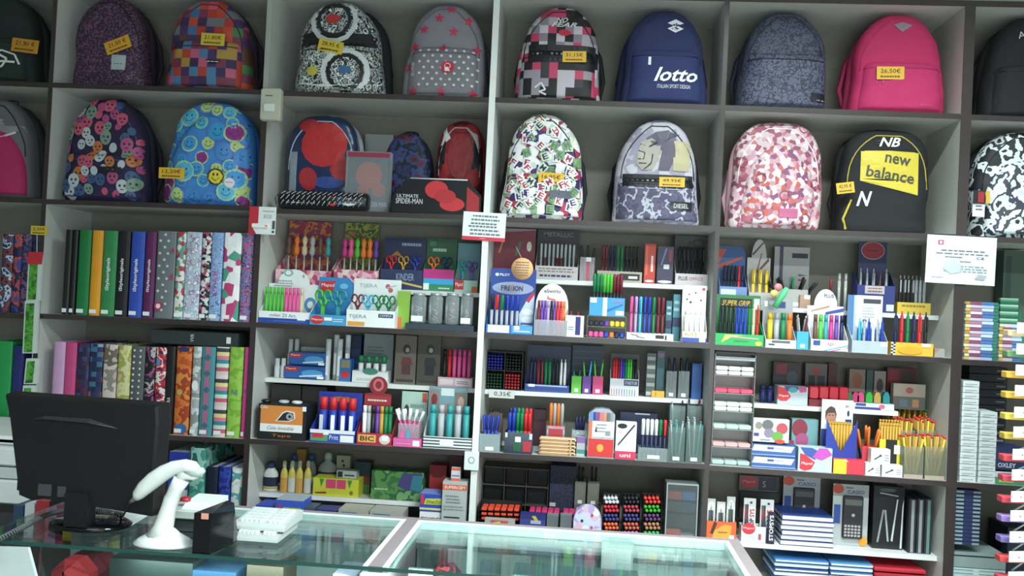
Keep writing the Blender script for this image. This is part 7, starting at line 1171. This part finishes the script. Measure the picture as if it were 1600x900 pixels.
# monitor seen from behind
mp = PZ(142, 820, TZ); my = mp.y; t = thing('monitor', 'black computer monitor seen from behind on the left of the glass counter', 'monitor', (mp.x, my, TZ)); BK = mat('0C0F11', .45, vary=.2); GB = mat('0E1013', .08)
def mpx(x, y, Y=None): return P(x, y, my-.032 if Y is None else Y)
tl, tr_, br, bl = mpx(15, 612), mpx(257, 630), mpx(246, 806), mpx(37, 772)
rear = [(tl.x, tl.z), (mpx(22, 645).x, mpx(22, 645).z), (bl.x, bl.z), (mpx(58, 781).x, mpx(58, 781).z), (mpx(75, 778).x, mpx(75, 778).z), (mpx(188, 796).x, mpx(188, 796).z), (br.x, br.z), (mpx(258, 660).x, mpx(258, 660).z), (tr_.x, tr_.z)][::-1]
rear = [(p[0], p[1]) for p in rear]
def shr(pts, k, dz=0): cx = sum(p[0] for p in pts)/len(pts); cz = sum(p[1] for p in pts)/len(pts); return [(cx+(p[0]-cx)*k, cz+(p[1]-cz)*k+dz) for p in pts]
Yb_ = my-.02
fr = shr(rear, 1.0); N = len(fr)
b = B(); lay = [(shr(rear, .95), Yb_-.040), (shr(rear, .975), Yb_-.032), (shr(rear, .99), Yb_-.008), (shr(rear, 1.0), Yb_+.012), (shr(rear, .99), Yb_+.022)]
vs = [(p[0], y, p[1]) for pts, y in lay for p in pts]; fs = []
for i in range(len(lay)-1):
    for a in range(N): fs.append((i*N+a, (i*N+(a+1) % N), ((i+1)*N+(a+1) % N), ((i+1)*N+a)))
fs += [tuple(range(N)), tuple(range(len(lay)*N-1, (len(lay)-1)*N-1, -1))]
b.add(vs, fs, BK).obj('housing', t)
scx = sum(p[0] for p in rear)/N
b = B(); zc1 = mpx(140, 690).z
b.add([(mpx(24, 655).x, Yb_-.030, mpx(24, 655).z+.0), (mpx(80, 652).x, Yb_-.046, mpx(80, 652).z), (mpx(150, 658).x, Yb_-.047, mpx(150, 658).z), (mpx(240, 678).x, Yb_-.033, mpx(240, 678).z), (mpx(240, 676).x, Yb_-.028, mpx(240, 672).z), (mpx(150, 655).x, Yb_-.040, mpx(150, 652).z), (mpx(80, 650).x, Yb_-.038, mpx(80, 646).z), (mpx(24, 653).x, Yb_-.026, mpx(24, 650).z)], [(0, 1, 6, 7), (1, 2, 5, 6), (2, 3, 4, 5)], mat('24282A', .3)).obj('rear_ridge', t)
B().box(rear[0][0]-.38, rear[0][0]-.03, Yb_+.0222, Yb_+.0235, min(p[1] for p in rear)+.03, max(p[1] for p in rear)-.02, mat('0A0C10', .1)).obj('screen', t)
for x0, x1, y0, y1 in ((72, 92, 752, 770), (102, 114, 756, 772)): B().box(mpx(x0, y0).x, mpx(x1, y0).x, Yb_-.0435, Yb_-.0405, mpx(x0, y1).z, mpx(x0, y0).z, '3A3E40').obj('rating_label', t, 'grey rating sticker')
B().box(mpx(115, 790).x, mpx(150, 790).x, Yb_-.052, Yb_-.012, TZ+.012, mpx(130, 765).z, BK).obj('neck', t)
B().lathe([(.097, 0), (.1, .006), (.085, .013), (.03, .018)], GB, (mp.x, my, TZ), n=36, sy=.75).obj('stand_base', t)
# barcode scanner on its stand
sp = PZ(256, 850, TZ); t = thing('barcode_scanner', 'white handheld barcode scanner resting on a curved white stand on the counter', 'scanner', (sp.x, sp.y, TZ)); SW = mat('D4DEDA', .3)
b = B(); b.lathe([(.069, 0), (.070, .004), (.058, .013), (.038, .024), (.024, .036)], SW, (sp.x, sp.y, TZ), n=32, sy=.7)
def s_(x, y, dy=0): return P(x, y, sp.y+dy)
b.obj('stand_base', t)
neck = [s_(250, 842), s_(256, 822), s_(262, 800), s_(268, 780), s_(276, 762), s_(284, 748)]; b = B().tube(neck, [.034, .022, .0185, .0175, .017, .019], SW, n=14); b.obj('stand_neck', t)
head = [s_(212, 779), s_(216, 773), s_(226, 762), s_(240, 750), s_(256, 739), s_(272, 731), s_(290, 728), s_(303, 731), s_(310, 734)]
B().tube(head, [.008, .014, .018, .0195, .0185, .0165, .0155, .015, .008], SW, n=16).obj('handle', t)
B().tube([s_(292, 733), s_(303, 737), s_(312, 738), s_(319, 734)], [.013, .014, .012, .006], mat('A8BAB4', .25), n=12).obj('scan_head', t, 'grey-green scan window head')
B().tube([s_(280, 745), s_(290, 741), s_(303, 745), s_(316, 741)], [.012, .012, .009, .004], SW, n=10).obj('cradle', t)
B().tube([s_(213, 778), s_(208, 781), s_(203, 785)], [.0065, .0055, .004], mat('5A6466', .5), n=8).obj('strain_relief', t)
pts = [PZ(203, 785, TZ+.09)]*0
c0 = s_(203, 785); ctrl = [c0, P(197, 796, sp.y+.03), P(192, 806, sp.y+.08), PZ(186, 803, TZ+.009), PZ(150, 798, TZ+.009), PZ(112, 797, TZ+.009), PZ(85, 801, TZ+.009), PZ(58, 812, TZ+.009), PZ(28, 828, TZ+.009), PZ(-15, 850, TZ+.009)]
def smooth(ps, m=6):
    out = []; q = [ps[0]]+ps+[ps[-1]]
    for i in range(1, len(q)-2):
        for k in range(m):
            u = k/m; p0, p1, p2, p3 = q[i-1:i+3]; out.append(.5*((2*p1)+(-p0+p2)*u+(2*p0-5*p1+4*p2-p3)*u*u+(-p0+3*p1-3*p2+p3)*u**3))
    return out+[ps[-1]]
sm = smooth(ctrl, 24); thin = sm[:72]
B().tube(thin[:26:3], .0024, mat('2A2E30', .5), n=6).obj('cable', t)
wire = B().tube(thin[24::3], .0024, mat('2A2E30', .5), n=6)
coil = []
for i, p in enumerate(sm[66:]):
    nx = sm[min(len(sm)-1, 67+i)]-p; nx = nx.normalized() if nx.length > 0 else Vector((1, 0, 0)); u = nx.cross(Vector((0, 0, 1))).normalized(); v = nx.cross(u)
    for k in range(3):
        a = (i*3+k)*2*math.pi/6; coil.append(p+(nx*.0005*k)+.0058*(u*math.cos(a)+v*math.sin(a)))
tag(wire.tube(coil, .0019, mat('4E5656', .5), n=5).obj('coiled_cable'), 'grey coiled scanner cable lying on the glass behind the monitor stand', 'cable')
# receipt printer
rp = PZ(322, 866, TZ); y0 = rp.y; t = thing('receipt_printer', 'black and white receipt printer with a red button beside the scanner', 'printer', (rp.x, y0+.07, TZ)); y1 = y0+.15; y2 = y0+.27
fx0, fx1 = P(302, 830, y0).x, P(328, 830, y0).x; rx = P(366, 815, y0+.09).x; zt0 = P(300, 801, y0).z; zt1 = P(333, 788, y0+.09).z; xm_ = P(330, 810, y1).x
pts = [(fx0, y0), (fx1, y0), (rx, y0+.09), (rx-.005, y0+.135), (fx0, y0+.135)]
vs = [(x, y, TZ) for x, y in pts]+[(fx0, y0, zt0), (fx1+.002, y0, zt0+.001), (rx, y0+.09, zt0-.012), (rx-.02, y0+.135, zt1-.004), (fx0+.02, y0+.135, zt1)]
B().add(vs, [(4, 3, 2, 1, 0), (5, 6, 7, 8, 9), (0, 1, 6, 5), (1, 2, 7, 6), (2, 3, 8, 7), (3, 4, 9, 8), (4, 0, 5, 9)], mat('101214', .15)).obj('front_body', t)
xa = P(250, 820, y1).x; z1 = P(260, 811, y1).z; z2 = P(260, 796, y1).z
B().box(xa, xm_, y1, y2, TZ, z1, mat('1A2224', .3), bev=.01).obj('base_body', t)
B().box(xa+.004, xm_-.004, y1+.003, y2-.004, z1+.0003, z2, mat('B8C4BE', .35), bev=.006).obj('paper_cover', t)
B().prismx([(y1+.01, z2+.0003), (y2-.01, z2+.0003), (y2-.01, z2+.018), (y1+.04, z2+.012)], xa+.045, xm_-.004, mat('DDE8E4', .3)).obj('lid', t)
bp = P(291, 783, y1+.05); B().lathe([(.013, 0), (.013, .006), (.009, .009)], mat('A82030', .2), (bp.x, y1+.045, z2+.013), n=14).obj('feed_button', t, 'dark red feed button')
B().box(P(315, 806, y0).x, P(326, 806, y0).x, y0-.002, y0+.0, P(320, 811, y0).z, P(320, 802, y0).z, 'D0907E').obj('receipt', t)
# two keyboards stacked
def keyboard(label, xl, xr, ya, yb, z, h, col):
    n0 = PZ(xr, yb, z+h); f0 = PZ(xr, ya, z+h); l0 = PZ(xl, yb, z+h); X0, X1, Y0, Y1 = l0.x, n0.x, n0.y, f0.y
    t = thing('keyboard', label, 'keyboard', ((X0+X1)/2, (Y0+Y1)/2, z)); b = B()
    b.prismx([(Y0, z), (Y1, z), (Y1, z+h+.004), (Y0+.012, z+h-.004), (Y0, z+h-.010)], X0, X1, col); b.obj('case', t); k = B()
    nx = 9; ny = 5
    for i in range(nx):
        for j in range(ny):
            if i == 5: continue
            xa = X0+.012+(X1-X0-.024)*i/nx; ya_ = Y0+.02+(Y1-Y0-.034)*j/ny; zz = z+h-.004+(.008)*(ya_-Y0-.012)/(Y1-Y0-.012)
            k.box(xa, xa+(X1-X0-.024)/nx*.86, ya_, ya_+(Y1-Y0-.034)/ny*.84, zz, zz+.006, 'CED8D8')
    k = k.obj('keys', t); k['kind'] = 'stuff'; return X0, X1, Y0, Y1
zk = TZ+.0002
keyboard('lower white keyboard under another keyboard on the counter', 352, 434, 812, 838, zk, .016, 'A8B2B0')
keyboard('upper white keyboard lying on top of another keyboard', 354, 445, 797, 820, zk+.0185, .018, 'B0BAB8')
# papers, pouch of cables
for i, (x0, x1, ya, yb, r_) in enumerate(((150, 228, 796, 822, .1), (140, 200, 800, 826, -.2))):
    a = PZ((x0+x1)/2, (ya+yb)/2, TZ); w_ = (PZ(x1, yb, TZ)-PZ(x0, yb, TZ)).x; d_ = PZ(x0, ya, TZ).y-PZ(x0, yb, TZ).y
    M = Matrix.Translation(a) @ Matrix.Rotation(r_, 4, 'Z'); tag(B().box(-w_/2, w_/2, -d_/2, d_/2, .0002+i*.0015, .0012+i*.0015, 'E4EEF0', M=M).obj('paper_sheet'), ['white paper sheet lying between monitor and scanner', 'second white paper sheet crossing the one by the monitor base'][i], 'paper')
# copier at the left with coloured files before it
t = thing('copier', 'large white copier at the left frame edge behind the monitor', 'copier', (P(10, 700, -.45).x, -.25, 0)); cyf = -.46; xr = P(97, 730, cyf).x; xl_ = -2.38; CW = mat('D0DAD8', .4)
def cz(x, y): return P(x, y, cyf).z
zb_ = cz(60, 792)
B().box(xl_, xr, cyf, -.03, zb_, cz(60, 752)-.003, CW, bev=.01).obj('paper_tray', t); B().box(xl_, xr-.004, cyf+.004, -.03, cz(60, 752), cz(60, 733)-.003, 'B8C4C4', bev=.004).obj('output_slot', t)
B().box(xl_, xr-.008, cyf+.002, -.03, cz(60, 733), cz(60, 703), CW, bev=.012).obj('scanner_body', t); B().box(xl_+.02, xr-.03, cyf+.03, -.04, cz(60, 703)+.001, cz(60, 688), 'E0EAE8', bev=.012).obj('lid', t); B().box(xl_+.02, xr-.06, cyf+.05, -.05, 0, zb_-.001, '3A3E40').obj('pedestal', t)
tbz = TZ-.0078
stz = P(70, 836, -.66).z
tag(B().box(P(-30, 820, -.7).x, P(190, 820, -.7).x, -.73, -.49, 0, stz, '3A3C3E').obj('side_table'), 'dark low side table behind the counter carrying coloured files', 'table')
for nm, c, x0, x1, y0_, lab in (('file_folder', '2E4A6A', 20, 36, 790, 'dark blue file behind the coiled cable, leftmost'), ('file_folder', 'D0D8DC', 38, 53, 787, 'white file behind the coiled cable'), ('file_folder', 'B0303C', 55, 76, 783, 'red file behind the coiled cable'), ('file_folder', '1A1C1E', 78, 97, 781, 'black file behind the coiled cable'), ('file_folder', 'D0C030', 99, 119, 782, 'yellow file with a dark figure behind the monitor neck')):
    X0, X1, _, Z1 = span(x0, x1, y0_, 830, -.7); b = B().box(X0+.0005, X1-.0005, -.7, -.52, stz+.0005, Z1, c)
    if c == 'D0C030': b.prints(X0, X1, stz, Z1, -.7, [('t', '^S', .35, .5, .7, .85, '3A3A1A')])
    tag(b.obj(nm), lab, 'file')
# ---------------------------------------------------------------- hook rack with white price tabs at the right frame edge
YH = -.85; t = thing('hook_rack', 'tall rack of hooks with white price tabs at the right frame edge', 'hook rack', (P(1650, 800, -.55).x, -.6, 0))
xo = P(1588, 500, YH).x; bx0, bx1 = P(1625, 600, -.55).x, P(1900, 600, -.55).x
B().box(bx0, bx1, -.56, -.54, .06, 1.75, '9AA0A0').obj('back_board', t); B().box(bx0-.03, bx1, -.75, -.4, 0, .06, '6A7070').obj('base', t)
cols = ['C8B48A', '5A8A5A', 'E0A83A', 'D8B03A', 'D8C04A', 'C8A83A', 'C83A44', 'B83A50', 'C8384A', '8A6AB0', '6A5A9A', 'C83A3A', 'C8384A', 'B8C0C4']
ys = [512, 545, 578, 610, 644, 675, 710, 742, 776, 806, 839, 870, 902]
for i, y in enumerate(ys):
    x = 1590-(y-512)*.036; p = P(x, y, YH); w_ = .05; q_ = Vector((p.x, YH, p.z))
    h = B().tube([(p.x+w_/2, YH+.004, p.z), (p.x+w_/2+.01, YH+.06, p.z+.002), (max(p.x+w_/2, bx0+.02), -.56, p.z+.006)], .0022, mat('9AA4A4', .3, .6), n=6).obj('hook', t)
    Mh = Matrix.Translation(q_) @ Matrix.Rotation(.28, 4, 'Z') @ Matrix.Translation(-q_)
    B().box(p.x, p.x+w_, YH, YH+.002, p.z-.013, p.z+.013, mat('DDE6E8', .3), M=Mh).obj('price_tab', h)
    B().box(p.x-.008, p.x+w_, YH+.03, YH+.06, p.z-.022, p.z-.006, cols[i], bev=.002).obj('hanging_packet', h)
